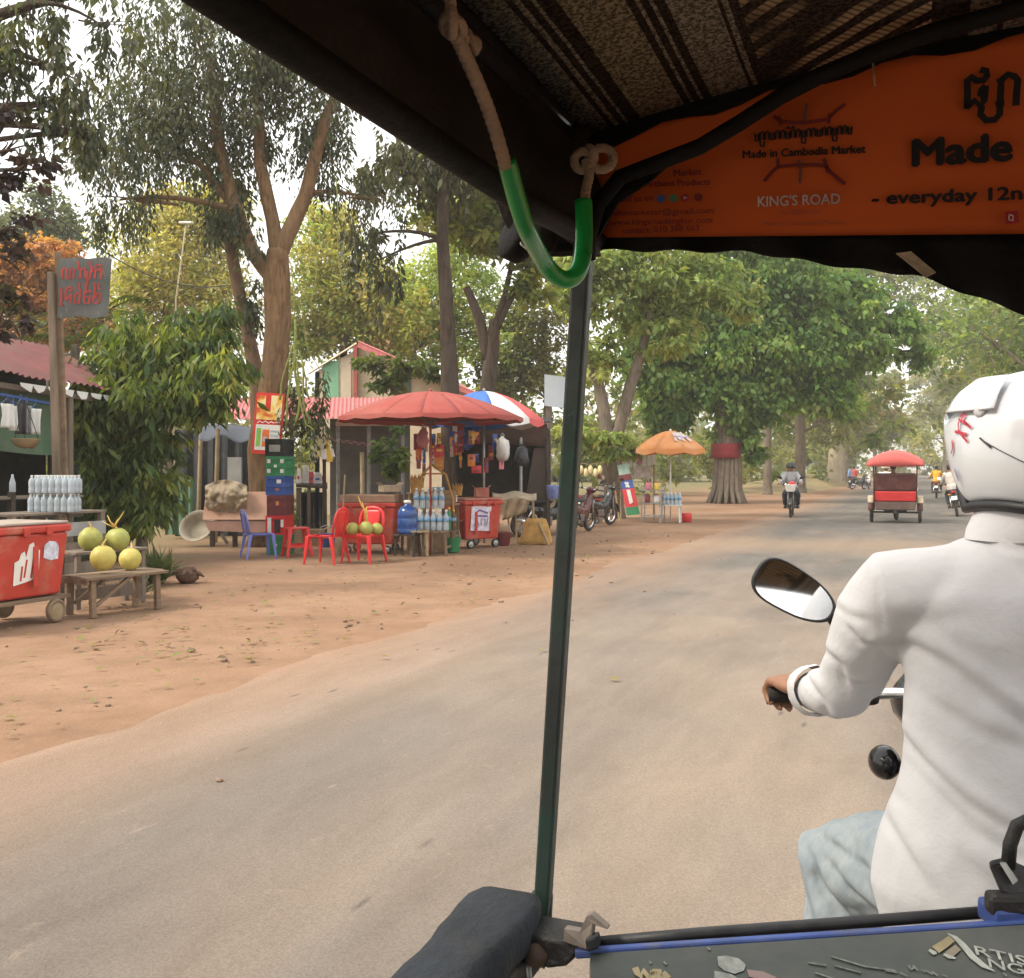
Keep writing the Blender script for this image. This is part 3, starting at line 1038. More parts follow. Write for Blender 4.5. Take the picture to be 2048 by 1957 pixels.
# far woods closing the view
def far_woods():
    bl = []
    for x in np.arange(-130, 190, 9.0):
        for k in range(2):
            d = 118 + k * 40 + rng.uniform(-8, 8)
            xx = x * (1 + k * .3)
            t = xx * S.x + d * S.y
            if -9 < t < 7:
                continue
            h = rng.uniform(5, 9) + 5 * (xx > 20) + 2 * k
            bl.append(((xx, d, h * .45), (6.5, 5, h * .55), 600))
    for x in np.arange(10, 260, 9.0):
        d = 290 + rng.uniform(-20, 20)
        bl.append(((x, d, 9), (8.5, 5, 10), 420))
    for x in np.arange(14, 250, 6.0):
        bl.append(((x, 235 + rng.uniform(-8, 8), 2.2), (5.5, 4, 3.4), 300))
    o = foliage('far_woods', bl, 1.1, [(.17, .20, .085), (.22, .235, .10), (.14, .17, .07), (.27, .26, .13)], LEAFB, None, aspect=.4, clump=.3)
    tag(o, kind='stuff')
    bl = []
    for x in np.arange(-40, 26, 3.0):      # undergrowth behind the stalls
        d = 46 + rng.uniform(-2, 2) + max(0, x) * 1.6
        bl.append(((x, d, 1.9), (2.6, 1.5, 2.1 + rng.random()), 520))
        if x < 6:
            bl.append(((x + 1, d + 5, 4.6), (2.8, 1.5, 2.6 + rng.random()), 620))
    o = foliage('undergrowth', bl, .38, [(.16, .19, .065), (.22, .24, .09), (.12, .15, .05), (.28, .25, .13)], LEAFB, None, aspect=.3)
    tag(o, kind='stuff')
far_woods()

# grass clumps
def agave(px, py, label, n, L, col, name='agave_plant', d=None, z=0):
    p = g(px, py) if d is None else gx(px, d)
    t = thing(name, label, 'plant', p)
    c = np.array([[p.x, p.y, .02 + z]] * n) + rng.normal(size=(n, 3)) * np.array([.06, .06, .0])
    dd = unit(n); dd[:, 2] = np.abs(dd[:, 2]) * .9 + .25
    leaf_mesh('leaves', c, rng.uniform(.6, 1.1, n) * L, dd, unit(n) * .4 + np.array([0, 0, 1.]), .055, np.array([col]) * rng.uniform(.6, 1.4, (n, 1)), LEAF, t)
agave(312, 1172, 'spiky green plant growing behind the coconut table', 70, .62, (.055, .075, .03))
agave(275, 1195, 'low weedy plant under the coconut table', 60, .35, (.06, .075, .03), 'weed')
agave(330, 1150, 'tuft of thin weeds beside the upturned root stump', 50, .4, (.09, .10, .04), 'weed')
# ---------------------------------------------------------------- materials for things
RED_P = mat('red plastic', (.46, .045, .030), .42, .12, 5, .05, 40, dirt=((.40, .20, .13), .12, 3))
RED_C = mat('bright red plastic', (.60, .030, .030), .35, .10, 5)
RED_D = mat('dusty red plastic', (.38, .085, .06), .55, .15, 5, dirt=((.42, .25, .17), .22, 2.5))
BLUE_C = mat('periwinkle plastic', (.14, .17, .52), .38, .12, 5, dirt=((.30, .28, .40), .08, 6))
WOOD = mat('weathered wood', (.20, .135, .085), .85, .35, 4, .6, 30, stretch=(1, .12, 1), dirt=((.30, .22, .15), .15, 3))
WOODG = mat('grey wood', (.17, .135, .105), .9, .35, 5, .6, 40, stretch=(1, 1, .12))
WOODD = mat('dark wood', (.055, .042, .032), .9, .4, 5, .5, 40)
BAMBOO = mat('bamboo', (.30, .225, .13), .7, .25, 5, .2, 30)
STEEL = mat('dull steel', (.38, .38, .37), .45, .2, 8, metal=.8)
CHROME = mat('chrome', (.75, .75, .76), .12, .04, 8, metal=1)
BLACK = mat('black plastic', (.018, .018, .019), .45, .3, 9, dirt=((.11, .085, .065), .06, 6))
RUBBER = mat('tyre rubber', (.022, .021, .02), .85, .3, 10, .3, 60, dirt=((.16, .115, .08), .18, 6))
TINRED = mat('red roof sheet', (.155, .045, .045), .7, .3, 2, .15, 30, dirt=((.12, .075, .06), .2, 1.4))
TINPINK = mat('faded pink roof sheet', (.55, .16, .165), .6, .2, 2, .12, 30, dirt=((.38, .17, .13), .14, 1.6))
CREAM = mat('cream plaster', (.52, .43, .31), .9, .12, 2, .25, 25, dirt=((.33, .25, .17), .14, 1.2))
TARPG = mat('green tarp', (.085, .16, .095), .7, .2, 3, .4, 14, dirt=((.16, .17, .12), .15, 2))
TARPB = mat('blue tarp', (.045, .11, .34), .6, .2, 3, .3, 14)
TARPK = mat('dark tarp', (.030, .032, .036), .7, .35, 3, .5, 10, dirt=((.10, .085, .07), .1, 2))
WHITE_C = mat('white cloth', (.72, .72, .70), .9, .08, 5, .3, 30)
WHITE_P = mat('white plastic', (.74, .73, .69), .5, .08, 6, dirt=((.45, .38, .30), .08, 4))
CLOTH = mat('tan sacking', (.42, .33, .23), .95, .25, 6, .7, 30)
PINKP = mat('faded pink paint', (.56, .33, .235), .75, .12, 3, .2, 30, dirt=((.35, .2, .14), .12, 3))
BROWNP = mat('brown board', (.24, .135, .09), .8, .2, 3, .3, 30, dirt=((.38, .26, .18), .2, 2))
COCO = mat('coconut skin', (.34, .35, .085), .5, .22, 6, .12, 30, dirt=((.30, .20, .08), .06, 9))
COCOY = mat('yellowed coconut skin', (.50, .42, .10), .5, .2, 6, .12, 30, dirt=((.33, .23, .08), .08, 9))
STALK = mat('dry stalk', (.52, .33, .08), .7, .25, 9)
YEL = mat('yellow plastic', (.72, .47, .05), .45, .15, 6)
ORANGE = mat('orange plastic', (.66, .20, .035), .45, .15, 6)
GREENP = mat('green plastic', (.035, .22, .09), .5, .15, 6)
BLUEP = mat('blue plastic', (.035, .09, .32), .4, .15, 6)
MAROON = mat('maroon plastic', (.15, .028, .03), .5, .2, 6)
GREYP = mat('grey board', (.30, .30, .29), .8, .2, 4, .3, 30)
CONC = mat('concrete', (.34, .29, .23), .95, .2, 2, .4, 30)
PLASTIC_B = mat('clear bottle', (.68, .76, .82), .12, .08, 9, trans=.55, spec=.6)
GLASSY = mat('jug plastic', (.045, .13, .42), .15, .15, 6, trans=.45, spec=.6)

def Rz(a):
    return Matrix.Rotation(a, 4, 'Z')

def wheel(t, c, r, wd, ax, tyre=None, hub=None, name='wheel', tm=RUBBER, hm=STEEL, spokes=0):
    """tyre with a hub as its sub-part; axis along ax"""
    c, ax = V(c), V(ax).normalized()
    rot = ax.to_track_quat('Z', 'Y').to_matrix()
    k = r * .34
    prof = [(r - k, -wd * .42), (r - k * .35, -wd / 2), (r - k * .08, -wd * .3), (r, 0), (r - k * .08, wd * .3), (r - k * .35, wd / 2), (r - k, wd * .42)]
    mb = M()
    n = 26
    o = len(mb.v)
    for rr, z in prof:
        for j in range(n):
            q = 2 * math.pi * j / n
            mb.v.append(c + rot @ V((rr * math.cos(q), rr * math.sin(q), z)))
    m = len(prof)
    for i in range(m):
        for j in range(n):
            i2, j2 = (i + 1) % m, (j + 1) % n
            mb.f.append((o + i * n + j, o + i * n + j2, o + i2 * n + j2, o + i2 * n + j))
    w_ = mb.build(name, tm, t, smooth=True)
    h = M()
    if spokes:
        h.tube([c + rot @ V(((r - k) * math.cos(2 * math.pi * j / 24), (r - k) * math.sin(2 * math.pi * j / 24), 0)) for j in range(24)], wd * .22, 6, closed=True)
        for j in range(spokes):
            q = 2 * math.pi * j / spokes
            h.bar(c, c + rot @ V(((r - k) * math.cos(q), (r - k) * math.sin(q), 0)), .012 if spokes > 8 else .03, .02)
        h.lathe([(r * .16, -wd * .45), (r * .2, 0), (r * .16, wd * .45)], c, 12, rot)
    else:
        h.lathe([(r * .2, -wd * .5), (r - k * .9, -wd * .34), (r - k * .9, wd * .34), (r * .2, wd * .5)], c, 18, rot)
    h.build('hub', hm, w_, smooth=False)
    return w_

def cooler_cart(label, loc, rz, L, W, z0, z1, paint, lidm, lid_t=.05, wr=.12, group='red cooler boxes on carts', lid_open=False, platform=True):
    t = thing('cooler_cart', label, 'cooler', loc, rz, group)
    mb = M()
    b = .05
    bot = [V((-W / 2 + b, -L / 2 + b, z0)), V((W / 2 - b, -L / 2 + b, z0)), V((W / 2 - b, L / 2 - b, z0)), V((-W / 2 + b, L / 2 - b, z0))]
    top = [V((-W / 2, -L / 2, z1 - .1)), V((W / 2, -L / 2, z1 - .1)), V((W / 2, L / 2, z1 - .1)), V((-W / 2, L / 2, z1 - .1))]
    mb.hexa(bot, top)
    body = mb.build('box', paint, t, bevel=.025)
    for y in (-.2, .2):
        M().box((W / 2 + .002, y * L, (z0 + z1) / 2 - .06), (.014, .06, (z1 - z0) * .55)).build('rib', paint, body, bevel=.006)
    M().box((0, 0, z1 - .06), (W + .05, L + .05, .075)).build('rim', paint, t, bevel=.02)
    M().box((0, 0, z1 + lid_t / 2 - .02), (W + .01, L + .01, lid_t)).build('lid', lidm, t, bevel=.018)
    for y in (-.28, .1, .3):
        M().box((W / 2 + .032, y * L, z1 - .075), (.022, .07, .085)).build('latch', paint, t, bevel=.006)
    for s in (-1, 1):
        M().tube([V((s * .12, -L / 2 - .02, z1 - .16)), V((s * .12, -L / 2 - .05, z1 - .17)), V((-s * .0, -L / 2 - .06, z1 - .2))], .012, 6).build('handle', paint, t, smooth=True)
    if platform:
        k = 5
        for i in range(k):
            M().box((-W / 2 + (i + .5) * W / k, 0, z0 - .03), (W / k - .012, L + .08, .035)).build('plank', WOOD, t, bevel=.004)
    for sx in (-1, 1):
        for sy in (-1, 1):
            wheel(t, (sx * (W / 2 - .02), sy * (L / 2 - .14), wr), wr, .06, (1, 0, 0), tm=WOOD if platform else BLACK, hm=BAMBOO if platform else STEEL)
    return t

def sticker(parent, poly, m, th, name='sticker'):
    return M().slab(poly, th).build(name, m, parent)

# ---------------------------------------------------------------- left stall: cart, coconuts, bottles, shed
L, W = 1.35, .72
end = gx(137, 10.15)
c0 = end - U * (L / 2) - S * (W / 2)
cart = cooler_cart('red cooler box with torn white sticker on a wooden wheeled platform, far left', c0, RZ, L, W, .27, .98, RED_P, mat('grey lid', (.34, .29, .25), .7, .2, 4, dirt=((.26, .19, .14), .2, 3)), lid_t=.028, wr=.115)
pk = M()
torn = [(-.02, .40), (-.02, .62), (.03, .64), (.05, .70), (.09, .72), (.11, .66), (.14, .78), (.19, .80), (.21, .73), (.27, .72), (.27, .50), (.2, .44), (.1, .42)]
def onface(y, z):
    return V((W / 2 - .05 * (1 - (z - .27) / .61) + .006, L / 2 - .66 + y, z))
sticker(cart, [onface(y + .04, z) for y, z in torn], WHITE_P, (.003, 0, 0))
sticker(cart, [onface(y, z) for y, z in ((.36, .64), (.36, .76), (.42, .80), (.50, .79), (.54, .74), (.54, .62), (.45, .61))], mat('blue white sticker', (.55, .58, .68), .6, .4, 18), (.003, 0, 0))
cm = MTX[cart.name]
strokes([[(.10, .47), (.12, .64)], [(.18, .46), (.20, .68), (.24, .5)], [(.06, .44), (.07, .58)]], lambda y, z: cm @ (onface(y + .04, z) + V((.004, 0, 0))), .02, S, 'printed_mark', RED_P, cart)

# coconut bench
bt_ = thing('coconut_table', 'low rough wooden bench holding the yellow green coconuts', 'bench', gx(232, 10.72), R(-34))
for i in range(4):
    M().box((-.19 + i * .125, random.uniform(-.03, .03), .40 + random.uniform(-.006, .006)), (.115, .98, .03)).build('plank', WOOD, bt_, bevel=.004)
for x, y in ((.2, -.40), (-.2, -.40), (.18, .38), (-.2, .38)):
    M().bar((x, y, 0), (x * .9, y, .385), .055, .055).build('leg', WOOD, bt_, bevel=.004)
M().bar((.19, -.36, .12), (.19, .02, .37), .04, .03).build('brace', WOOD, bt_)
M().bar((-.17, -.36, .12), (-.17, .02, .37), .04, .03).build('brace', WOOD, bt_)
M().box((0, -.47, .365), (.44, .03, .05)).build('rail', WOOD, bt_)
sh = thing('plank_shelf', 'wooden box shelf behind the coconut bench', 'shelf', gx(205, 11.3), R(-34))
for i in range(3):
    M().box((-.12 + i * .13, 0, .60), (.12, .9, .028)).build('plank', WOODG, sh, bevel=.004)
for x in (-.15, .15):
    for y in (-.4, .4):
        M().bar((x, y, 0), (x, y, .586), .05, .05).build('leg', WOODG, sh)
for z in (.16, .34):
    M().box((.16, 0, z), (.02, .88, .13)).build('side_board', WOODG, sh)

def coconut(px, py, d, r, label, m=COCO, yaw=0, tilt=0, stem=True, group='coconuts on the bench'):
    p = at(px, py, d)
    t = thing('coconut', label, 'coconut', p - V((0, 0, r)), yaw, group, lean=tilt)
    mb = M()
    prof = [(.10 * r, -1.02 * r), (.45 * r, -.92 * r), (.78 * r, -.62 * r), (.96 * r, -.2 * r), (.99 * r, .15 * r), (.88 * r, .52 * r), (.62 * r, .83 * r), (.3 * r, .98 * r), (.10 * r, 1.0 * r)]
    n = 20
    mb.lathe([(a_, b_ + r) for a_, b_ in prof], (0, 0, 0), n)
    for v in mb.v:                        # three soft ridges of a green coconut
        q = math.atan2(v.y, v.x)
        k = 1 + .045 * math.cos(3 * q) + .03 * noise.noise(v * 7 + V((px, 0, 0)))
        v.x *= k; v.y *= k
    mb.build('husk', m, t, smooth=True)
    if stem:
        mb = M()
        mb.tube([V((0, 0, 1.96 * r)), V((.01, 0, 2.2 * r)), V((.04, .02, 2.5 * r))], [.013, .009, .006], 7)
        for q in range(5):
            e = V((math.cos(q * 1.26), math.sin(q * 1.26), 0))
            mb.add([e * .012 + V((0, 0, 2.0 * r)), e * .3 * r + V((-e.y, e.x, 0)) * .03 + V((0, 0, 1.97 * r)), e * .38 * r + V((0, 0, 1.95 * r)), e * .3 * r - V((-e.y, e.x, 0)) * .03 + V((0, 0, 1.97 * r))], [(0, 1, 2, 3)])
        mb.build('stalk', STALK, t, smooth=False)
    return t
coconut(205, 1117, 10.55, .130, 'yellow green coconut at the front left of the bench, touching the split one', COCOY, .4)
coconut(259, 1119, 10.9, .118, 'coconut with a yellow cut side at the right front of the bench', COCOY, 1.6, .25)
coconut(178, 1077, 11.15, .128, 'green coconut on the rear shelf, next to the red cooler box', COCO, 2.2, -.35)
coconut(238, 1080, 11.3, .130, 'pale green coconut with a long dry stalk, rear right of the pile', COCO, 3.1, .1)
M()  # stalk bunch belongs to no fruit: a cut stem lying on the pile
st = M()
p0 = at(228, 1055, 11.25)
for e in ((.02, .07), (-.04, .10), (.05, .13), (-.07, .05)):
    st.tube([p0, p0 + V((e[0], 0, e[1] * .6)), p0 + V((e[0] * 2, .02, e[1] * 1.3))], [.009, .007, .004], 6)
recentre(single(st, 'fruit_stalk', STALK, 'branched dry fruit stalk standing up among the coconuts', 'stalk', smooth=True))

# water bottle pack on a plank counter
ct = thing('stall_counter', 'rough wooden counter behind the red cooler box, carrying the bottle pack', 'counter', gx(95, 12.6), RZ)
for i in range(4):
    M().box((.14 - i * .16, .0, .955), (.15, 1.5, .03)).build('plank', WOODG, ct, bevel=.004)
for y in (-.7, 0, .7):
    for x in (-.36, .18):
        M().bar((x, y, 0), (x, y, .94), .07, .07).build('leg', WOODG, ct)
for z in (.25, .5, .75):
    M().box((.225, 0, z), (.025, 1.45, .17)).build('side_board', GREYP if z > .6 else WOODG, ct, bevel=.003)
bp = thing('bottle_pack', 'double stack of clear water bottles on the plank counter below the wooden post', 'bottles', gx(112, 12.55) + V((0, 0, .972)), R(-6))
bm = M().lathe([(.036, 0), (.04, .01), (.04, .06), (.036, .075), (.04, .09), (.04, .14), (.034, .165), (.015, .19), (.014, .205)], (0, 0, 0), 12)
first = None
for lay in range(2):
    for i in range(7):
        for j in range(3):
            p = V((-.27 + i * .085 + lay * .012, -.09 + j * .085, lay * .228))
            if first is None:
                first = bm.build('bottle', PLASTIC_B, bp, smooth=True)
                first.location = p
                fc = M().cyl((0, 0, .205), (0, 0, .222), .0155, n=10).build('cap', WHITE_P, first)
            else:
                q = first.copy(); COL.objects.link(q); q.parent = bp; q.location = p
                cq = fc.copy(); COL.objects.link(cq); cq.parent = q
recentre(single(M().lathe([(.035, 0), (.04, .01), (.04, .12), (.016, .2), (.014, .23)], at(25, 985, 13.2), 12), 'water_bottle', PLASTIC_B, 'single clear bottle standing on the dark shelf under the hanging shirts', 'bottle', smooth=True))

# wooden post with hand painted sign
D = 14.0
post = thing('wooden_post', 'tall weathered squared wooden post carrying the hand painted sign', 'post', gx(122, D))
M().hexa([gx(122, D) + V((x * .062, y * .062, 0)) for x, y in ((-1, -1), (1, -1), (1, 1), (-1, 1))],
         [at(102, 545, D) + V((x * .042, y * .042, 0)) for x, y in ((-1, -1), (1, -1), (1, 1), (-1, 1))]).build('post_beam', mat('post wood', (.19, .145, .105), .9, .4, 9, .8, 30, stretch=(1, 1, .1)), post, world=True, bevel=.012)
M().bar(gx(136, D + .05), at(116, 505, D + .05), .07, .06).build('side_batten', WOOD, post, world=True)
sg = thing('painted_sign', 'weathered grey board with red hand painted Khmer words on the post', 'sign', at(112, 640, D - .12))
def sgn(x, y, o=0.0):      # drawing coordinates of the sign (zoomed pixels) to its bent sheet
    px, py = 90 + x / 11.727, 490 + y / 11.727
    return at(px, py, D - .14 - .05 * math.sin((y / 1700) * 3.0 + x * .001) - o)
mb = M()
def sheet(u, v):
    x0 = 340 + (-60) * v - 20 * math.sin(v * 6.3); x1 = 1560 - 90 * v - 60 * (v > .8) * (v - .8)
    y0 = 310 + 15 * math.sin(u * 14); y1 = 1700 + 25 * math.sin(u * 11)
    return sgn(x0 + (x1 - x0) * u, y0 + (y1 - y0) * v)
m_, k_ = raw('weathered painted tin', .8)
o_ = k_.obj()
c_ = k_.ramp(k_.noise(o_, 3, 6), [(.3, (.085, .095, .095)), (.7, (.15, .16, .155))])
f_ = k_.ramp(k_.noise(k_.obj((3, 1, .6)), 7, 6, .75), [(.60, (0,) * 3), (.70, (.85,) * 3)])
k_.l(k_.mix(f_, c_, (.34, .31, .24)), k_.b.inputs['Base Color'])
mb.grid(sheet, 16, 14, (0, .012, 0)).build('board', m_, sg, world=True)
RP = mat('red brush paint', (.40, .060, .055), .7, .25, 9)
L1 = [[(400, 800), (400, 600), (450, 545), (505, 570), (500, 790)], [(500, 790), (585, 790), (590, 590), (640, 545), (690, 590), (660, 790)],
      [(760, 380), (790, 460), (770, 560), (830, 600), (840, 780), (760, 770)], [(840, 600), (890, 540)],
      [(930, 520), (960, 790), (1010, 820), (1060, 760), (1090, 520), (1060, 420), (1010, 440)], [(990, 620), (1000, 860), (980, 950)], [(1100, 500), (1110, 640)],
      [(1160, 790), (1180, 600), (1200, 480), (1330, 480)], [(1210, 600), (1280, 590), (1330, 540), (1300, 800)]]
L2 = [[(375, 1010), (385, 1200), (370, 1420), (430, 1410)], [(470, 1290), (480, 1130), (520, 1010), (610, 990), (640, 1050), (560, 1090)], [(470, 1290), (560, 1230), (610, 1140), (590, 1370)],
      [(690, 1160), (700, 1370), (790, 1380), (830, 1080), (790, 1000), (810, 880)], [(740, 1100), (760, 1180)],
      [(950, 900), (955, 1090), (920, 1200), (920, 1370), (1030, 1370), (1050, 1200), (960, 1230)], [(960, 1100), (1080, 1090)],
      [(1160, 880), (1165, 1090), (1120, 1330), (1190, 1370), (1270, 1330), (1290, 1150), (1210, 1130), (1180, 1250)], [(1270, 900), (1240, 1000), (1290, 1060)]]
strokes(L1, lambda x, y: sgn(x, y, .006), .030, (0, -1, 0), 'lettering', RP, sg)
strokes(L2, lambda x, y: sgn(x, y, .006), .030, (0, -1, 0), 'lettering', RP, sg)

# corrugated roofs
def roof_sheets(parent, p00, p10, p01, p11, n, m, waves=9, amp=.018, name='roof_sheet'):
    """n sheets side by side along p00->p10, falling p00->p01"""
    p00, p10, p01, p11 = map(V, (p00, p10, p01, p11))
    nr = (p10 - p00).cross(p01 - p00).normalized()
    if nr.z < 0: nr = -nr
    for i in range(n):
        u0, u1 = i / n - .01, (i + 1) / n + .01
        lift = .008 * (i % 2) + random.uniform(0, .008)
        dr = random.uniform(-.02, .03)
        def f(u, v):
            uu = u0 + (u1 - u0) * u
            vv = v * (1 + dr)
            return p00.lerp(p10, uu).lerp(p01.lerp(p11, uu), vv) + nr * (amp * math.sin(u * waves * 2 * math.pi) + lift)
        M().grid(f, waves * 4, 1, nr * .004).build(name, m, parent, world=True)

# left shed with dark red roof
def rp(t, s, z):
    return T_(t, s, z)
shed = thing('market_shed', 'open stall with dark red tin roof and green tarp wall behind the wooden post', 'shed', gx(60, 16.5), RZ)
tA = gx(0, 14.6); sA = tA.dot(U); tt = tA.dot(S)
s0, s1 = sA - 3.0, sA + 2.5
roof_sheets(shed, rp(tt - 1.6, s0, 3.85), rp(tt - 1.6, s1, 3.58), rp(tt + .25, s0, 2.98), rp(tt + .25, s1, 2.72), 7, TINRED, 7, .02)
for k in range(9):          # ragged white fringe under the eave
    s = sA + .1 + k * .27 + random.uniform(-.05, .05)
    z = 2.86 - .042 * (s - sA + 3)
    M().slab([rp(tt + .27, s, z), rp(tt + .27, s + .24, z - .01), rp(tt + .27, s + .2, z - .05 - random.uniform(0, .10)), rp(tt + .27, s + .1, z - .08 - random.uniform(0, .05)), rp(tt + .27, s + .02, z - .05)], S * .004).build('fringe_flap', WHITE_C, shed, world=True)
for s in (s0 + .1, sA + 1.2, s1 - .1):
    M().cyl(rp(tt + .1, s, 0), rp(tt + .1, s, 2.7), .05).build('roof_post', WOODG, shed, world=True)
    M().cyl(rp(tt - 1.5, s, 0), rp(tt - 1.5, s, 3.5), .05).build('roof_post', WOODG, shed, world=True)
M().bar(rp(tt + .1, s0, 2.83), rp(tt + .1, s1, 2.55), .08, .08).build('eave_beam', WOODG, shed, world=True)
M().grid(lambda u, v: rp(tt - .12 + .05 * math.sin(u * 17), sA - 3 + u * 4.4, 2.75 - v * .95 - .05 * u - .05 * math.sin(u * 9) * v), 24, 6, S * .004).build('tarp_valance', TARPG, shed, world=True)
M().grid(lambda u, v: rp(tt - 1.7 + .04 * math.sin(u * 30), s0 + u * (s1 - s0), 3.4 * v), 30, 4, S * .004).build('rear_tarp', TARPK, shed, world=True)
M().grid(lambda u, v: rp(tt - 1.7 + u * 1.75, s1 + .03 * math.sin(u * 14), 2.6 * v), 14, 4, U * .004).build('end_tarp', TARPG, shed, world=True)
M().bar(rp(tt + .12, sA - .9, 2.62), rp(tt + .12, sA + .9, 2.46), .07, .035).build('blue_rail', TARPB, shed, world=True)
sf = thing('stall_shelf', 'dark plank shelves inside the left stall behind the cart', 'shelf', gx(30, 13.6), RZ)
for z in (.55, .85, 1.12):
    for x in (-.2, 0, .2):
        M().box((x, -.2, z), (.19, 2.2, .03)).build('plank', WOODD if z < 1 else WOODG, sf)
for y in (-1.2, -.3, .6):
    for x in (-.27, .27):
        M().bar((x, y, 0), (x, y, 1.2), .07, .07).build('leg', WOODD, sf)

def hang_cloth(p, w_, h, label, m, seed, dirv=U, name='hanging_shirt', cat='clothing', group='clothes hanging in the left stall', sleeves=True):
    t = thing(name, label, cat, p - V((0, 0, h)), 0, group)
    n_ = V((dirv.y, -dirv.x, 0))
    f = lambda u, v: p + dirv * (u - .5) * w_ * (1 - .1 * math.sin(v * 3)) - V((0, 0, 1)) * h * v + n_ * (.03 * math.sin(u * 11 + seed + v * 2) * (.3 + v))
    M().grid(f, 14, 8, n_ * .006).build('cloth', m, t, smooth=True, world=True)
    mb = M(); mb.tube([p + V((0, 0, .14)), p + V((0, 0, .07)), p + dirv * w_ * .4 + V((0, 0, .0))], .006, 5); mb.tube([p + V((0, 0, .07)), p - dirv * w_ * .4], .006, 5)
    mb.build('hanger', BLUEP, t, world=True)
hang_cloth(at(14, 808, 13.7), .22, .32, 'cream white shirt on the blue rail, leftmost of the clothes', WHITE_C, 1)
hang_cloth(at(27, 812, 13.9), .10, .34, 'narrow white cloth hanging beside the leftmost shirt', WHITE_C, 2)
hang_cloth(at(42, 808, 14.1), .16, .42, 'dark grey garment between the two white shirts', mat('dark garment', (.06, .06, .065), .9, .3, 6), 3)
hang_cloth(at(55, 812, 14.2), .12, .40, 'striped grey scarf hanging under the blue rail', mat('grey garment', (.25, .25, .25), .9, .4, 20), 4)
hang_cloth(at(72, 818, 14.4), .20, .36, 'white shirt with small red print nearest the wooden post', WHITE_C, 5)
hb = thing('hanging_basket', 'round hanging basket of fruit under the clothes in the left stall', 'basket', at(52, 895, 13.9))
M().lathe([(.05, 0), (.13, .03), (.18, .12), (.185, .13), (.165, .12), (.12, .04), (.04, .015)], at(52, 897, 13.9), 16).build('bowl', BAMBOO, hb, smooth=True, world=True)
mb = M()
for q in range(3):
    e = V((math.cos(q * 2.1) * .17, math.sin(q * 2.1) * .17, .12))
    mb.tube([at(52, 897, 13.9) + e, at(50, 800, 13.9)], .006, 5)
mb.build('cord', BLACK, hb, world=True)
for q, m in enumerate((ORANGE, YEL, mat('pale fruit', (.6, .5, .4), .6), RED_D)):
    recentre(single(M().ball(at(45 + q * 5, 890, 13.9) + V((0, .05 * (q % 2), 0)), .052, 10, 7), 'fruit', m, ['orange fruit in the hanging basket', 'yellow fruit in the hanging basket', 'pale pink fruit in the hanging basket', 'red fruit in the hanging basket'][q], 'fruit', 'fruit in the hanging basket', smooth=True))

# root stump, basin
st = thing('root_stump', 'upturned brown root stump lying on the dirt right of the coconut bench', 'stump', g(375, 1168))
mb = M()
cst = g(375, 1168) + V((0, 0, .11))
mb.ball(cst, (.15, .13, .12), 12, 8)
for q in range(11):
    e = unit(1)[0]; e[2] = abs(e[2]) * .6
    mb.tube([cst + V(e) * .08, cst + V(e) * .17, cst + V(e) * .24 + V((0, 0, -.05))], [.04, .028, .008], 6)
for v in mb.v:
    v += V((noise.noise(v * 18), noise.noise(v * 18 + V((9, 0, 0))), noise.noise(v * 18 + V((0, 9, 0))))) * .02
mb.build('root_ball', mat('root', (.11, .06, .04), .95, .4, 14, .6, 60), st, smooth=True, world=True)

bs = thing('basin', 'wide dented metal basin tipped on its side against the pink board', 'basin', g(400, 1092))
rot = Matrix.Rotation(R(62), 3, 'X') @ Matrix.Rotation(R(14), 3, 'Y')
rot = Matrix.Rotation(R(-8), 3, 'Z') @ Matrix.Rotation(R(58), 3, 'X')
M().lathe([(.02, 0), (.20, .0), (.235, .02), (.28, .14), (.345, .155), (.35, .17), (.335, .17), (.27, .155), (.22, .03), (.02, .012)], g(400, 1092) + V((0, -.0, .31)), 28, rot).build('pan', mat('dusty metal', (.42, .37, .29), .6, .2, 4, .2, 20, metal=.25, dirt=((.3, .23, .16), .2, 3)), bs, smooth=True, world=True)

# pink board counter with sacking
D = 19.6
pc = thing('pink_counter', 'faded pink sloping board counter under the tree with the poster', 'counter', gx(475, D))
q = [at(405, 1040, D - .3), at(548, 1040, D - .3), at(548, 984, D), at(412, 984, D)]
M().slab(q, (0, .03, 0)).build('sloping_board', PINKP, pc, world=True, bevel=.006)
M().slab([at(417, 1062, D - .28), at(548, 1068, D - .28), at(548, 1042, D - .28), at(408, 1042, D - .28)], (0, .025, 0)).build('apron', mat('dusty rose paint', (.42, .25, .20), .8, .15, 4), pc, world=True, bevel=.004)
for px in (425, 470, 540):
    M().bar(at(px, 1060, D + .1), gx(px, D + .1), .09, .05).build('leg', WOODD, pc, world=True)
M().bar(at(442, 1068, D - .35), at(455, 1088, D - .35), .13, .03).build('brace', WOODG, pc, world=True)
sk = thing('sack_heap', 'crumpled tan sacking thrown over the pink counter', 'sacking', at(455, 1010, D - .1))
mb = M()
def sackf(u, v):
    px = 410 + u * 84
    py = 972 + v * 44 + 10 * math.sin(u * 3.1) - 22 * math.sin(math.pi * u) * (1 - v)
    n_ = noise.noise(V((u * 5, v * 4, 2))) * .13 + noise.noise(V((u * 11, v * 9, 5))) * .07
    return at(px, py + (6 * noise.noise(V((u * 6, 0, 1))) if v > .9 else 0), D - .1 - .17 * math.sin(math.pi * v) + n_ - .12 * v)
mb.grid(sackf, 30, 18, (0, .02, 0)).build('cloth', CLOTH, sk, smooth=True, world=True)
M().ball(at(446, 988, D + .0), (.22, .16, .10), 14, 9).build('cloth_fold', CLOTH, sk, smooth=True, world=True, disp=(.12, .09, 2))
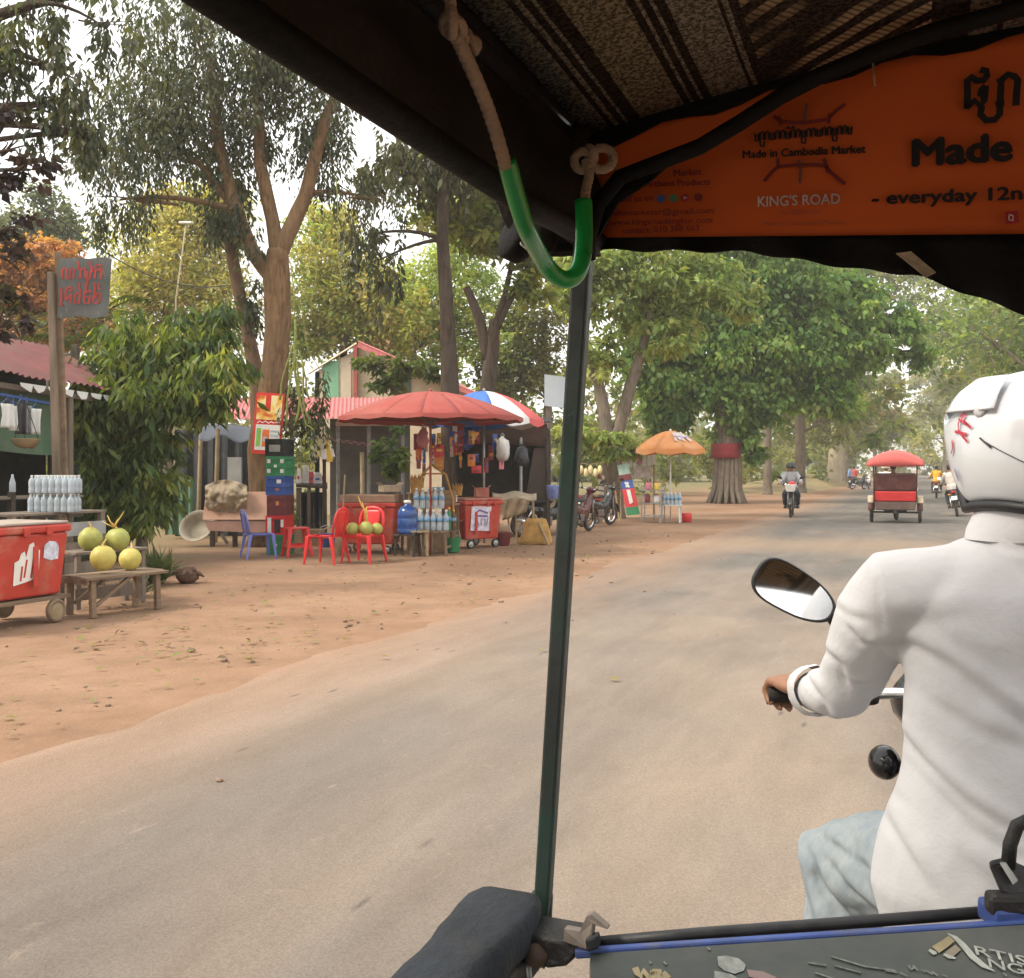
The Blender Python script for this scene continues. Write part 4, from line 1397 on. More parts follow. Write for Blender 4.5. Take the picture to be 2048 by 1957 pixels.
M().ball(at(426, 990, D - .05), (.15, .12, .09), 14, 9).build('cloth_fold', mat('pale sacking', (.52, .44, .31), .95, .2, 6, .7, 30), sk, smooth=True, world=True, disp=(.1, .08, 2))

# dark shelter behind (black tarp awning on bamboo posts)
D = 21.5
aw = thing('tarp_awning', 'low black and blue tarp awning on a bamboo post behind the pink counter', 'awning', gx(450, D))
mb = M()
def awf(u, v):
    px = 398 + u * 118
    return at(px, 846 + 30 * v + 16 * abs(u - .3) + 5 * math.sin(u * 12) * v, D - 1.0 * v + .3)
mb.grid(awf, 20, 6, (0, 0, .01)).build('tarp', mat('grey blue tarp', (.055, .065, .085), .6, .3, 3, .4, 12), aw, smooth=True, world=True)
for px, dd in ((434, D - .7), (510, D - .5), (400, D + 1)):
    M().cyl(gx(px - 4, dd), at(px + 2, 858, dd), .05, .045).build('bamboo_post', BAMBOO, aw, world=True)
M().grid(lambda u, v: at(350 + u * 175, 860 + 215 * v, D + 1.4 + .05 * math.sin(u * 40)), 30, 2, (0, .01, 0)).build('rear_cloth', TARPK, aw, world=True)
M().slab([at(455, 1030, D + .9), at(482, 1030, D + .9), at(482, 915, D + .9), at(455, 915, D + .9)], (0, .1, 0)).build('wall_panel', GREYP, aw, world=True)
M().grid(lambda u, v: at(330 + u * 60, 960 + 110 * v, D + .6 + .05 * math.sin(u * 20)), 12, 2, (0, .01, 0)).build('side_cloth', TARPG, aw, world=True)

# poster nailed to the trunk
ps = thing('poster', 'red bordered poster with a yellow picture nailed to the thick tan trunk', 'poster', at(535, 910, 19.45), 0)
DP = 19.5
def pf(u, v, o=0.0):
    a_, b_ = (512 + 58 * u), (503 + 58 * u)
    return at(b_ + (a_ - b_) * v, 907 - 122 * v + 3 * u, DP - o)
def prect(u0, v0, u1, v1, o, m, name):
    M().slab([pf(u0, v0, o), pf(u1, v0, o), pf(u1, v1, o), pf(u0, v1, o)], (0, .004, 0)).build(name, m, ps, world=True)
PR = mat('poster red', (.66, .045, .035), .5, .08, 5)
M().slab([pf(u, v) for u, v in ((0, 0), (1, 0), (1, .96), (.96, 1), (.04, 1), (0, .96))], (0, .012, 0)).build('sheet', PR, ps, world=True)
m_, k_ = raw('food picture', .5)
o_ = k_.obj()
k_.l(k_.ramp(k_.noise(o_, 3.4, 3, .5, .6), [(.36, (.62, .10, .04)), (.46, (.80, .42, .06)), (.55, (.86, .70, .30)), (.66, (.82, .74, .6))]), k_.b.inputs['Base Color'])
prect(.07, .56, .93, .96, .008, m_, 'picture')
prect(.36, .70, .54, .97, .012, mat('red drink cup', (.62, .05, .03), .4), 'cup_print')
prect(.08, .06, .92, .48, .008, mat('poster white', (.74, .72, .66), .6, .06, 5), 'lower_panel')
prect(.12, .12, .27, .42, .012, mat('poster green', (.22, .50, .10), .5), 'green_print')
prect(.32, .12, .56, .40, .012, mat('poster orange', (.70, .17, .04), .5), 'orange_print')
prect(.36, .20, .48, .28, .016, mat('poster grey', (.40, .44, .5), .5), 'grey_print')
prect(.60, .28, .88, .33, .012, mat('poster grey', (.40, .44, .5), .5), 'text_bar')
prect(.60, .36, .86, .39, .012, mat('poster grey', (.40, .44, .5), .5), 'text_bar')
strokes([[(.12, .50), (.2, .535), (.3, .505), (.4, .54), (.5, .505), (.6, .53), (.7, .51)], [(.72, .52), (.9, .53)]], lambda u, v: pf(u, v, .012), .018, (0, -1, 0), 'lettering', WHITE_P, ps)

# hanging vines on the trunk
vn = thing('hanging_vines', 'yellow green aerial vines hanging down beside the trunk with the poster', 'vine', gx(600, 19.6))
VINE = mat('vine', (.21, .23, .06), .7, .3, 8)
for pts in ([(592, 700), (580, 760), (572, 860)], [(586, 690), (600, 790), (612, 850), (628, 862)], [(590, 640), (588, 720), (600, 800), (590, 850)], [(596, 700), (612, 760), (618, 800)], [(580, 520), (590, 640), (592, 700)], [(640, 420), (632, 560), (620, 640)], [(672, 360), (676, 500), (690, 600)], [(584, 690), (570, 740), (560, 800)], [(600, 600), (612, 690), (640, 740)], [(604, 720), (606, 800), (622, 850)]):
    P = [at(x, y, 19.4 + .02 * i) for i, (x, y) in enumerate(pts)]
    fine = []
    for i in range(len(P) - 1):
        for j in range(4):
            fine.append(P[i].lerp(P[i + 1], j / 4) + V((.02 * math.sin(i * 3 + j), 0, 0)))
    fine.append(P[-1])
    M().tube(fine, (random.uniform(.014, .028) if pts[0][1] > 620 else .008), 6).build('vine_stem', VINE, vn, smooth=True, world=True)
foliage('leaves', [B(600, 800, 19.8, 34, 70, 500), B(632, 850, 20, 28, 50, 300), B(640, 780, 20, 20, 50, 140)], .12, [(.09, .09, .04), (.12, .11, .045), (.06, .07, .03)], LEAF, vn, droop=.8, aspect=.18, string=.5)

# ---------------------------------------------------------------- chairs and stool
def plastic_chair(label, loc, rz, m, s=1.0, group='plastic chairs by the stalls'):
    t = thing('plastic_chair', label, 'chair', loc, rz, group)
    w_ = .22 * s; h = .44 * s; bh = .86 * s
    def seat(u, v):
        x = (u - .5) * 2 * w_ * (1 - .08 * v); y = -w_ + v * 2 * w_
        return V((x, y, h - .02 * s * math.sin(math.pi * u) * math.sin(math.pi * v) - (.02 * s if v > .95 else 0)))
    M().grid(seat, 8, 8, (0, 0, -.018 * s)).build('seat', m, t, smooth=True)
    M().tube([V((-w_, w_, h)), V((w_, w_, h)), V((w_ * 1.02, -w_, h)), V((-w_ * 1.02, -w_, h))], .018 * s, 6, closed=True).build('seat_rim', m, t, smooth=True)
    for sx in (-1, 1):
        for sy in (-1, 1):
            top = V((sx * w_ * .96, sy * w_ * .92, h)); bot = V((sx * w_ * 1.18, sy * w_ * (1.12 if sy > 0 else 1.3), 0))
            mb = M()
            mb.hexa([bot + V((x * .014 * s, y * .014 * s, 0)) for x, y in ((-1, -1), (1, -1), (1, 1), (-1, 1))], [top + V((x * .034 * s, y * .030 * s, 0)) for x, y in ((-1, -1), (1, -1), (1, 1), (-1, 1))])
            mb.build('leg', m, t, bevel=.006)
    # back: arched frame and a broad splat, at -y
    arch = [V((-w_ * .98, -w_, h)), V((-w_ * .98, -w_ * 1.18, h + .24 * s)), V((-w_ * .84, -w_ * 1.3, bh - .06 * s)), V((-w_ * .45, -w_ * 1.35, bh)), V((0, -w_ * 1.36, bh + .012 * s)),
            V((w_ * .45, -w_ * 1.35, bh)), V((w_ * .84, -w_ * 1.3, bh - .06 * s)), V((w_ * .98, -w_ * 1.18, h + .24 * s)), V((w_ * .98, -w_, h))]
    M().tube(arch, [.024 * s, .026 * s, .03 * s, .03 * s, .03 * s, .03 * s, .03 * s, .026 * s, .024 * s], 8, flat=.6).build('back_frame', m, t, smooth=True)
    M().grid(lambda u, v: V(((u - .5) * w_ * (1.0 + .55 * v), -w_ * (1.0 + .36 * v) - .012 * s * math.sin(math.pi * u), h + v * (bh - h))), 6, 6, (0, .012 * s, 0)).build('back_splat', m, t, smooth=True)
    return t
plastic_chair('periwinkle blue plastic chair in front of the pink counter', g(518, 1117), R(-62), BLUE_C, .92)
plastic_chair('red plastic chair turned sideways beside the red stool', g(652, 1128), R(72), RED_C, 1.0)
plastic_chair('red plastic chair facing the road with green coconuts on its seat', g(727, 1126), R(158), RED_C, 1.0)
def stool(label, loc, rz, m, s=1.0):
    t = thing('plastic_stool', label, 'stool', loc, rz)
    M().box((0, 0, .44 * s), (.32 * s, .32 * s, .03)).build('seat', m, t, bevel=.02)
    for sx in (-1, 1):
        for sy in (-1, 1):
            M().hexa([V((sx * .19 * s + x * .025, sy * .19 * s + y * .025, 0)) for x, y in ((-1, -1), (1, -1), (1, 1), (-1, 1))], [V((sx * .135 * s + x * .03, sy * .135 * s + y * .03, .43 * s)) for x, y in ((-1, -1), (1, -1), (1, 1), (-1, 1))]).build('leg', m, t, bevel=.006)
    for q in range(4):
        mb = M().box((0, .17 * s, .17 * s), (.33 * s, .02, .05)); mb.xf(Matrix.Rotation(q * math.pi / 2, 4, 'Z')); mb.build('rail', m, t)
stool('red plastic stool standing beside the stacked drink crates', g(594, 1113), R(25), RED_C, 1.1)
pc_ = g(727, 1126)
cz = pc_ + V((0, 0, .47))
for i, (dx, dy, r, lb) in enumerate(((-.17, -.03, .105, 'green coconut on the left of the red chair seat'), (.05, -.06, .115, 'round green coconut in the middle of the red chair seat'), (.2, .06, .10, 'green coconut at the right edge of the red chair seat'))):
    p = cz + V((dx, dy, r - .035))
    t = thing('coconut', lb, 'coconut', p - V((0, 0, r)), i, 'coconuts on the red chair')
    mb = M().lathe([(a_ * r, b_ * r + r) for a_, b_ in ((.1, -1), (.5, -.9), (.86, -.5), (1, 0), (.86, .52), (.5, .88), (.1, 1))], (0, 0, 0), 16)
    for v in mb.v:
        k = 1 + .05 * math.cos(3 * math.atan2(v.y, v.x)); v.x *= k; v.y *= k
    mb.build('husk', COCO, t, smooth=True)
mb = M()
for e in ((-.05, .36), (-.09, .44), (.0, .28)):
    p = cz + V((.05, 0, .15)); mb.tube([p, p + V((e[0] * .3, 0, e[1] * .5)), p + V((e[0], 0, e[1] * .72)), p + V((e[0] * 1.5, 0, e[1]))], [.022, .017, .012, .004], 6)
recentre(single(mb, 'fruit_stalk', STALK, 'upright yellow fruit stalk on the coconuts of the red chair', 'stalk', smooth=True))

# stack of drink crates
def crate(loc, rz, w_, l_, h, m, label, spots):
    t = thing('drink_crate', label, 'crate', loc, rz, 'drink crates stacked beside the tree')
    for z0_, z1_, nm in ((0, h * .16, 'lower_band'), (h * .42, h * .62, 'middle_band'), (h * .84, h, 'upper_band')):
        mb = M()
        for c, s_ in (((0, -l_ / 2, 0), (w_, .02, 0)), ((0, l_ / 2, 0), (w_, .02, 0)), ((-w_ / 2 + .01, 0, 0), (.02, l_ - .02, 0)), ((w_ / 2 - .01, 0, 0), (.02, l_ - .02, 0))):
            mb.box((c[0], c[1], (z0_ + z1_) / 2), (s_[0], s_[1], z1_ - z0_))
        mb.build(nm, m, t)
    M().box((0, 0, h / 2), (w_ - .035, l_ - .035, h - .01)).build('inner_wall', m, t)
    for sx in (-1, 1):
        for sy in (-1, 1):
            M().box((sx * (w_ / 2 - .012), sy * (l_ / 2 - .006), h / 2), (.03, .03, h - .004)).build('corner_post', m, t)
    for i, (x, z, ww, hh, mm) in enumerate(spots):
        M().box((x * w_, -l_ / 2 - .013, z * h), (ww * w_, .006, hh * h)).build('printed_patch', mm, t)
cb = gx(560, 18.0)
WHT = mat('print white', (.7, .7, .66), .5, .1)
specs = [(GREENP, 'dark green drink crate at the bottom of the stack', [(0, .5, .1, .12, WHT)], .35),
         (RED_C, 'red and white drink crate second from the bottom of the stack', [(-.3, .5, .2, .8, WHT), (.12, .45, .3, .7, BLACK), (.38, .6, .14, .4, WHT)], .33),
         (MAROON, 'dark maroon drink crate below the blue one', [(.05, .6, .16, .2, mat('print orange', (.5, .2, .08), .5))], .35),
         (BLUEP, 'blue drink crate in the middle of the stack', [(.2, .72, .24, .2, WHT), (.1, .3, .2, .14, RED_D)], .33),
         (GREENP, 'bright green drink crate with white spots near the top of the stack', [(-.35, .75, .18, .2, WHT), (-.35, .25, .18, .2, WHT), (.35, .75, .18, .2, WHT), (.35, .25, .18, .2, WHT), (0, .5, .14, .14, WHT)], .34),
         (BLACK, 'black drink crate with grey print topmost of the stack', [(.02, .45, .6, .4, mat('print grey', (.3, .3, .28), .5))], .30)]
z = 0
for m, lb, sp, h in specs:
    crate(cb + V((random.uniform(-.012, .012) - z * .0, 0, z)), R(-8 + random.uniform(-3, 3)), .34, .44, h, m, lb, sp)
    z += h + .004
ORD = ['first', 'second', 'third', 'fourth', 'fifth', 'sixth', 'seventh', 'eighth', 'ninth']
# ---------------------------------------------------------------- middle stall
# red dusty cooler box and brown board behind the chair with coconuts
cooler_cart('dusty red cooler box on castors behind the red chair with coconuts', gx(738, 18.0) + V((0, .35, 0)), R(-97), 1.0, .66, .17, .92, RED_P, BROWNP, .14, .075, platform=False)
# the second, with the pale sticker
c2 = cooler_cart('red cooler box on castors with a white and purple sticker, right of the bottle cluster', gx(945, 19.3) + V((0, .3, 0)), R(-52), .86, .68, .17, .92, RED_P, RED_D, .05, .085, platform=False)
stk = mat('white purple print', (.62, .58, .66), .5, .3, 14)
M().slab([V((.325, -.30, .34)), V((.325, .16, .32)), V((.342, .18, .78)), V((.342, -.28, .80))], (.004, 0, 0)).build('sticker', stk, c2)
m2 = MTX[c2.name]
strokes([[(-.22, .42), (-.16, .56), (-.1, .42)], [(-.05, .42), (-.05, .55), (.04, .55), (.04, .42)], [(.08, .42), (.1, .56)], [(-.2, .66), (-.1, .72), (.1, .66)], [(-.2, .62), (.1, .6)]],
        lambda y, z: m2 @ V((.325 + .017 * (z - .33) / .46 + .006, y, z)), .035, S, 'printed_mark', mat('print purple', (.16, .09, .30), .5), c2)

# blue water jug on a small wooden stand
def jug(label, p, r, h, m):
    t = thing('water_jug', label, 'jug', p)
    prof = [(r * .92, 0), (r, .03), (r, .14 * h), (r * .94, .17 * h), (r, .2 * h), (r, .46 * h), (r * .94, .49 * h), (r, .52 * h), (r, .66 * h), (r * .8, .8 * h), (r * .34, .88 * h), (r * .3, .97 * h), (r * .33, h)]
    M().lathe(prof, (0, 0, 0), 24).build('bottle', m, t, smooth=True)
    M().lathe([(r * .36, .94 * h), (r * .36, h + .012), (r * .2, h + .02)], (0, 0, 0), 16).build('cap', WHITE_P, t, smooth=True)
    return t
def small_stand(label, p, rz, w_, l_, h, m=WOOD, name='wooden_stool', cat='stool', n=3):
    t = thing(name, label, cat, p, rz)
    for i in range(n):
        M().box((-w_ / 2 + (i + .5) * w_ / n, 0, h - .015), (w_ / n - .01, l_, .03)).build('plank', m, t, bevel=.004)
    for sx in (-1, 1):
        for sy in (-1, 1):
            M().bar((sx * (w_ / 2 - .03), sy * (l_ / 2 - .04), 0), (sx * (w_ / 2 - .05), sy * (l_ / 2 - .06), h - .03), .04, .04).build('leg', m, t)
    for sx in (-1, 1):
        M().box((sx * (w_ / 2 - .045), 0, h * .3), (.02, l_ - .14, .03)).build('rail', m, t)
    return t
pj = gx(815, 17.6)
small_stand('small wooden stool carrying the blue water jug', pj, R(-15), .40, .42, .38, WOODD)
jug('big translucent blue water jug between the two red cooler boxes', pj + V((0, 0, .381)), .175, .56, GLASSY)
small_stand('light wooden stool standing in front of the bottle cluster', g(838, 1112), R(10), .32, .42, .44, BAMBOO)
pt_ = gx(862, 18.1)
small_stand('low wooden table carrying the cluster of clear bottles', pt_, R(-8), .72, .62, .42, WOOD, 'wooden_table', 'table', 5)
small_stand('tall narrow wooden table with snacks behind the clear bottles', gx(868, 18.9), R(-8), .9, .5, .86, WOOD, 'wooden_table', 'table', 4)
def bottle(label, p, r, h, m, cap=WHITE_P, name='drink_bottle', group='clear bottles on the low table'):
    t = thing(name, label, 'bottle', p, random.uniform(0, 6), group)
    M().lathe([(r * .9, 0), (r, .02), (r, .3 * h), (r * .9, .36 * h), (r, .42 * h), (r, .66 * h), (r * .4, .84 * h), (r * .34, .93 * h)], (0, 0, 0), 14).build('body', m, t, smooth=True)
    M().cyl((0, 0, .92 * h), (0, 0, h), r * .4, n=10).build('cap', cap, t)
    M().cyl((0, 0, .43 * h), (0, 0, .60 * h), r * 1.02, n=14).build('paper_label', mat('bottle label', (.16, .32, .50), .5, .35, 30), t, smooth=True)
    return t
k = 0
bot_proto = None
BL = 'clear bottle beside the blue jug, %s from the left in the %s row'
for row, (zz, n_) in enumerate(((.422, 6), (.422, 6), (.80, 5))):
    for i in range(n_):
        p = pt_ + V((-.27 + i * .11, -.22 + row * .14, zz))
        if row == 2: p += V((.02, -.13, 0))
        if bot_proto is None:
            bot_proto = bottle(BL % (ORD[i], ('front', 'rear', 'upper')[row]), p, .052, .36, PLASTIC_B)
        else:
            dup(bot_proto, p, random.uniform(0, 6), BL % (ORD[i], ('front', 'rear', 'upper')[row]))
for i, (m, lb, dx, h) in enumerate(((GREENP, 'dark green bottle at the right of the bottle cluster', .40, .40), (mat('brown glass', (.10, .05, .02), .2, .2), 'brown bottle next to the dark green bottle', .48, .36))):
    bottle(lb, pt_ + V((dx - .07, -.12, .422)), .045, h, m, YEL, group='drinks right of the cluster')
M()
# wooden crown-like cut bamboo cups and snack boxes
tz = gx(868, 18.9) + V((0, 0, .861))
def snackbox(label, p, s_, m, rz=0, name='snack_box', group='boxes on the snack table', mark=None):
    t = thing(name, label, 'box', p, rz, group)
    M().box((0, 0, s_[2] / 2), s_).build('carton', m, t, bevel=.006)
    M().box((0, 0, s_[2] * .55), (s_[0] + .006, s_[1] + .006, s_[2] * .28)).build('label_band', mark or WHT, t)
    return t
snackbox('red snack box on the snack table', tz + V((-.28, -.12, 0)), (.2, .16, .2), RED_C, .1, mark=YEL)
snackbox('yellow snack box right of the red one', tz + V((-.02, -.14, 0)), (.22, .16, .16), YEL, -.1, mark=RED_C)
snackbox('orange box stacked on the red snack box', tz + V((-.28, -.12, .202)), (.18, .14, .14), ORANGE, -.05)
snackbox('brown carton at the right end of the snack table', tz + V((.28, -.1, 0)), (.24, .18, .24), BROWNP, .2, mark=BAMBOO)
snackbox('pale blue box on the snack table behind the yellow one', tz + V((.08, .02, 0)), (.2, .14, .3), mat('pale blue carton', (.25, .42, .55), .5), .3)
def cup_crown(label, p, r, h, m):
    t = thing('carved_cup', label, 'cup', p, 0, 'orange carved cups')
    mb = M(); n = 12
    for i in range(n):
        q0, q1 = 2 * math.pi * i / n, 2 * math.pi * (i + 1) / n
        e0, e1, em = V((math.cos(q0), math.sin(q0), 0)), V((math.cos(q1), math.sin(q1), 0)), V((math.cos((q0 + q1) / 2), math.sin((q0 + q1) / 2), 0))
        mb.add([e0 * r * .8, e1 * r * .8, e1 * r + V((0, 0, h * .6)), e0 * r + V((0, 0, h * .6)), em * r * 1.1 + V((0, 0, h))], [(0, 1, 2, 3), (3, 2, 4)])
        mb.add([e0 * r * .7, e1 * r * .7, e1 * r * .9 + V((0, 0, h * .6)), e0 * r * .9 + V((0, 0, h * .6))], [(3, 2, 1, 0)])
    mb.lathe([(r * .8, 0), (r * .82, .012)], (0, 0, 0), 12)
    mb.build('cup_wall', m, t)
OCH = mat('ochre rattan', (.42, .22, .06), .8, .3, 14, .3, 50)
cup_crown('orange notched rattan basket above the blue jug', at(834, 972, 18.4) - V((0, 0, .12)), .13, .34, OCH)
small_stand('ochre wooden rack holding the notched basket', gx(834, 18.4), R(-8), .34, .3, EYE - (972 - HOR) / FPX * 18.4 - .12, BAMBOO, 'wooden_rack', 'rack', 3)
cup_crown('small notched rattan basket on the red cooler box with the sticker', at(915, 980, 19.5) - V((0, 0, .11)), .10, .24, OCH)
fr = thing('bamboo_arch', 'arched orange bamboo frame over the bottle cluster', 'frame', gx(875, 18.5))
for s_ in (-1, 1):
    M().tube([gx(870 + 36 * s_, 18.5), at(870 + 36 * s_, 1000, 18.5), at(868 + 24 * s_, 950, 18.5), at(864, 930, 18.5)], .022, 7).build('hoop', OCH, fr, smooth=True, world=True)
M().bar(at(836, 985, 18.5), at(905, 985, 18.5), .03, .03).build('cross_bar', OCH, fr, world=True)
M().bar(at(850, 948, 18.5), at(890, 948, 18.5), .03, .03).build('cross_bar', OCH, fr, world=True)

# snacks hung in strings under the umbrellas
PAL = [mat('packet ' + n_, c_, .35, .25, 18) for n_, c_ in (('red', (.55, .04, .05)), ('blue', (.05, .10, .38)), ('orange', (.62, .24, .05)), ('white', (.66, .64, .62)), ('pink', (.55, .17, .22)), ('yellow', (.66, .46, .08)), ('maroon', (.22, .04, .05)), ('green', (.08, .25, .10)))]
pack_words = {0: 'red', 1: 'blue', 2: 'orange', 3: 'white', 4: 'pink', 5: 'yellow', 6: 'dark maroon', 7: 'green'}
pk_n = 0
def packet(p, w_, h, ci, yaw, where='among the clutter under the red umbrella'):
    t = thing('snack_packet', pack_words[ci] + ' snack packet hung ' + where, 'packet', p - V((0, 0, h)), yaw, 'snack packets hung under the umbrellas')
    f = lambda sgn: (lambda u, v: V(((u - .5) * w_, sgn * .022 * math.sin(math.pi * u) * math.sin(math.pi * v) - .001 * sgn, v * h)))
    mb = M().grid(f(-1), 5, 5).grid(f(1), 5, 5)
    mb.build('packet_foil', PAL[ci], t, smooth=True)
    M().box((0, 0, h * random.uniform(.3, .7)), (w_ * random.uniform(.3, .7), .047, h * random.uniform(.1, .25))).build('printed_panel', PAL[random.choice([1, 2, 4, 5, 6, 6])] if ci != 3 else PAL[0], t)
for col in range(9):
    px = 838 + col * 15 + random.uniform(-9, 9)
    d_ = 18.9 + (col % 3) * .35
    for row in range(4):
        py = 858 + row * 21 + random.uniform(-12, 12)
        if 890 < px < 930 and py > 905: continue
        packet(at(px, py, d_), random.uniform(.09, .2), random.uniform(.13, .32), random.choice([0, 1, 1, 2, 3, 4, 5, 6, 6, 6, 6]), random.uniform(-1.2, 1.2), 'under the red umbrella, %s string, %s from top' % (ORD[col], ORD[row]))
for x_, y_, ci, wh in ((990, 868, 1, 'topmost right of the kiosk opening'), (998, 880, 3, 'below the blue one at the kiosk opening'), (982, 890, 6, 'left of the white one at the kiosk opening'), (1003, 908, 4, 'lowest right at the kiosk opening'), (972, 915, 6, 'lowest left at the kiosk opening')):
    packet(at(x_, y_, 19.8), .15, .3, ci, .9, wh)

def umbrella(name, label, px, d, apex_py, rim_py, R0, n, mats, pole_m, pole_base=0, valance=.10, sag=.03, sub=5, yaw=0, knob=True, lean=0):
    """panelled parasol: each panel, rib and the pole a part"""
    zt = EYE - (apex_py - HOR) / FPX * d
    zr = EYE - (rim_py - HOR) / FPX * d
    t = thing(name, label, 'umbrella', gx(px, d))
    H = zt - zr
    def prof(r):
        return zr + H * (1 - (r ** 1.75))
    for i in range(n):
        q0, q1 = 2 * math.pi * i / n + yaw, 2 * math.pi * (i + 1) / n + yaw
        def f(u, v):
            r = v
            q = q0 + (q1 - q0) * u
            sc = math.cos((q1 - q0) / 2) / math.cos(q - (q0 + q1) / 2)
            rr = R0 * r * (sc * .9 + .1)
            return V((rr * math.cos(q), rr * math.sin(q), prof(r) - sag * math.sin(math.pi * u) * r * r))
        pn = M().grid(f, 4, sub, (0, 0, -.006)).build('panel', mats[i % len(mats)], t, smooth=True)
        if valance:
            def fv(u, v):
                p = f(u, 1.0)
                e = V((p.x, p.y, 0)).normalized()
                return p + e * (.006 + .01 * v) - V((0, 0, valance * v * (1 - .25 * abs(u - .5) * 2) ))
            M().grid(fv, 4, 1, (0, 0, .0015)).build('valance', mats[i % len(mats)], pn)
    rb = mat('umbrella rib', (.10, .09, .085), .5, .2, 9)
    zc = zr - .12
    for i in range(n):
        q = 2 * math.pi * i / n + yaw
        e = V((math.cos(q), math.sin(q), 0))
        mb = M().tube([V((0, 0, zt - .05)), e * R0 * .5 + V((0, 0, prof(.5) - .02)), e * R0 * .98 + V((0, 0, prof(.98) - .015))], .008, 5)
        mb.tube([V((0, 0, zc)), e * R0 * .45 + V((0, 0, prof(.45) - .03))], .006, 5)
        mb.build('rib', rb, t)
    M().cyl((0, 0, pole_base), (0, 0, zt + .02), .022, n=10).build('pole', pole_m, t, smooth=True)
    if knob:
        M().lathe([(.03, zt), (.03, zt + .03), (.012, zt + .05)], (0, 0, 0), 10).build('finial', pole_m, t)
    return t
UMR = mat('sun faded red canopy', (.30, .060, .050), .8, .08, 2, .1, 40, dirt=((.33, .11, .085), .16, 1.5))
um = umbrella('market_umbrella', 'large faded red umbrella over the middle stall', 861, 18.0, 783, 836, 1.62, 16, [UMR], mat('red pole', (.30, .07, .05), .5), valance=.08, sag=.006)
UB = mat('umbrella blue', (.06, .16, .46), .7, .1, 2); UW = mat('umbrella white', (.66, .66, .66), .75, .08, 2); UR = mat('umbrella red', (.58, .10, .10), .7, .1, 2)
um2 = umbrella('striped_umbrella', 'blue white and red panelled umbrella behind the large red one', 968, 20.6, 782, 840, 1.20, 10, [UB, UB, UB, UB, UB, UB, UW, UR, UR, UW], STEEL, valance=.14, yaw=R(66))
bt2 = thing('blue_tarp', 'crumpled blue tarp folded under the striped umbrella', 'tarp', at(935, 900, 19.9))
M().grid(lambda u, v: at(912 + u * 46 - 14 * v * (u - .3), 855 + 48 * v * (1 - .55 * abs(u - .55)), 19.9 + .12 * noise.noise(V((u * 6, v * 6, 0)))), 14, 10, (0, .008, 0)).build('sheet', TARPB, bt2, smooth=True, world=True)

# dark shop box behind on the right, with awning beam; open shed on the left
D = 22.6
kb = thing('dark_kiosk', 'dark open fronted kiosk under the striped umbrella', 'kiosk', gx(1000, D))
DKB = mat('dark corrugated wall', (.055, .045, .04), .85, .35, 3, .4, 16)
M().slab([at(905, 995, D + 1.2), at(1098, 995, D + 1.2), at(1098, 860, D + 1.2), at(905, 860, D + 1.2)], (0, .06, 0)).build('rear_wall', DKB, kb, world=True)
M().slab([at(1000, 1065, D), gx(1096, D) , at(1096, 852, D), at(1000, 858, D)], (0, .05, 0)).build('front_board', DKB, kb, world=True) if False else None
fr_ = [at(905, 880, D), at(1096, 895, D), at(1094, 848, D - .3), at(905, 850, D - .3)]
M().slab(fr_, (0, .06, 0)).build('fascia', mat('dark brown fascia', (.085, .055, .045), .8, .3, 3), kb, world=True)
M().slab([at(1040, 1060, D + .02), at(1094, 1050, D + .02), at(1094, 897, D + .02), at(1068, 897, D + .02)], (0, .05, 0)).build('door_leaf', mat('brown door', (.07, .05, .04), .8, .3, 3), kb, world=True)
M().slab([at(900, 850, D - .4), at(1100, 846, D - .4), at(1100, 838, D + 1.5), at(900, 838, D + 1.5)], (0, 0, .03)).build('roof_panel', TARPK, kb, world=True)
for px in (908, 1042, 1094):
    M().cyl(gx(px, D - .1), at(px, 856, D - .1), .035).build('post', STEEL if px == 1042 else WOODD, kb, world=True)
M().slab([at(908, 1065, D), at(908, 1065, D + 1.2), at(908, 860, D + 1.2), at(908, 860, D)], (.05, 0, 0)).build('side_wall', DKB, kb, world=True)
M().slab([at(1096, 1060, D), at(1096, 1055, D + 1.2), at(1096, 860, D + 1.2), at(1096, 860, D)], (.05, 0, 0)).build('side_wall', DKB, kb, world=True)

D = 24.0
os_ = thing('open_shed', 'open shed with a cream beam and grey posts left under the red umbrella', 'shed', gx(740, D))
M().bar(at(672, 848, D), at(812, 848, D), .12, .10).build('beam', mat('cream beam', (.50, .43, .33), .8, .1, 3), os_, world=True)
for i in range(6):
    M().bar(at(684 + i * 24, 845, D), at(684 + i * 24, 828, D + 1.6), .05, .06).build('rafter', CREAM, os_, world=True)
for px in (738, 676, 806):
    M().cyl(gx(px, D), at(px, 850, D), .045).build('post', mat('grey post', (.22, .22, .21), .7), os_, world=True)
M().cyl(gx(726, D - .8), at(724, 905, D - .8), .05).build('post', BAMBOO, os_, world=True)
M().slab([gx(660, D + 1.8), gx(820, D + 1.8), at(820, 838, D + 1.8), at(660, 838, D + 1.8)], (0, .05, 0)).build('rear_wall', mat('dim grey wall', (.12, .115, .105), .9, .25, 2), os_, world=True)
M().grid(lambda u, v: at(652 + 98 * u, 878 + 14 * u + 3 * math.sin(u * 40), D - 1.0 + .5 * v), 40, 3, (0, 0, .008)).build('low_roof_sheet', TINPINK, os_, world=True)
pr = [at(455, 852, D - .6), at(800, 838, D - .6), at(470, 798, D + 2.2), at(800, 800, D + 2.2)]
roof_sheets(os_, at(470, 797, D + 2.2), at(830, 797, D + 2.2), at(452, 838, D - .7), at(838, 838, D - .7), 9, TINPINK, 6, .02)
tb = thing('goods_table', 'dark table with small wrapped goods left of the brown board', 'table', gx(635, 20.5))
M().slab([at(592, 975, 20.2), at(655, 978, 20.2), at(655, 970, 21), at(592, 968, 21)], (0, 0, .05)).build('table_top', WOODD, tb, world=True)
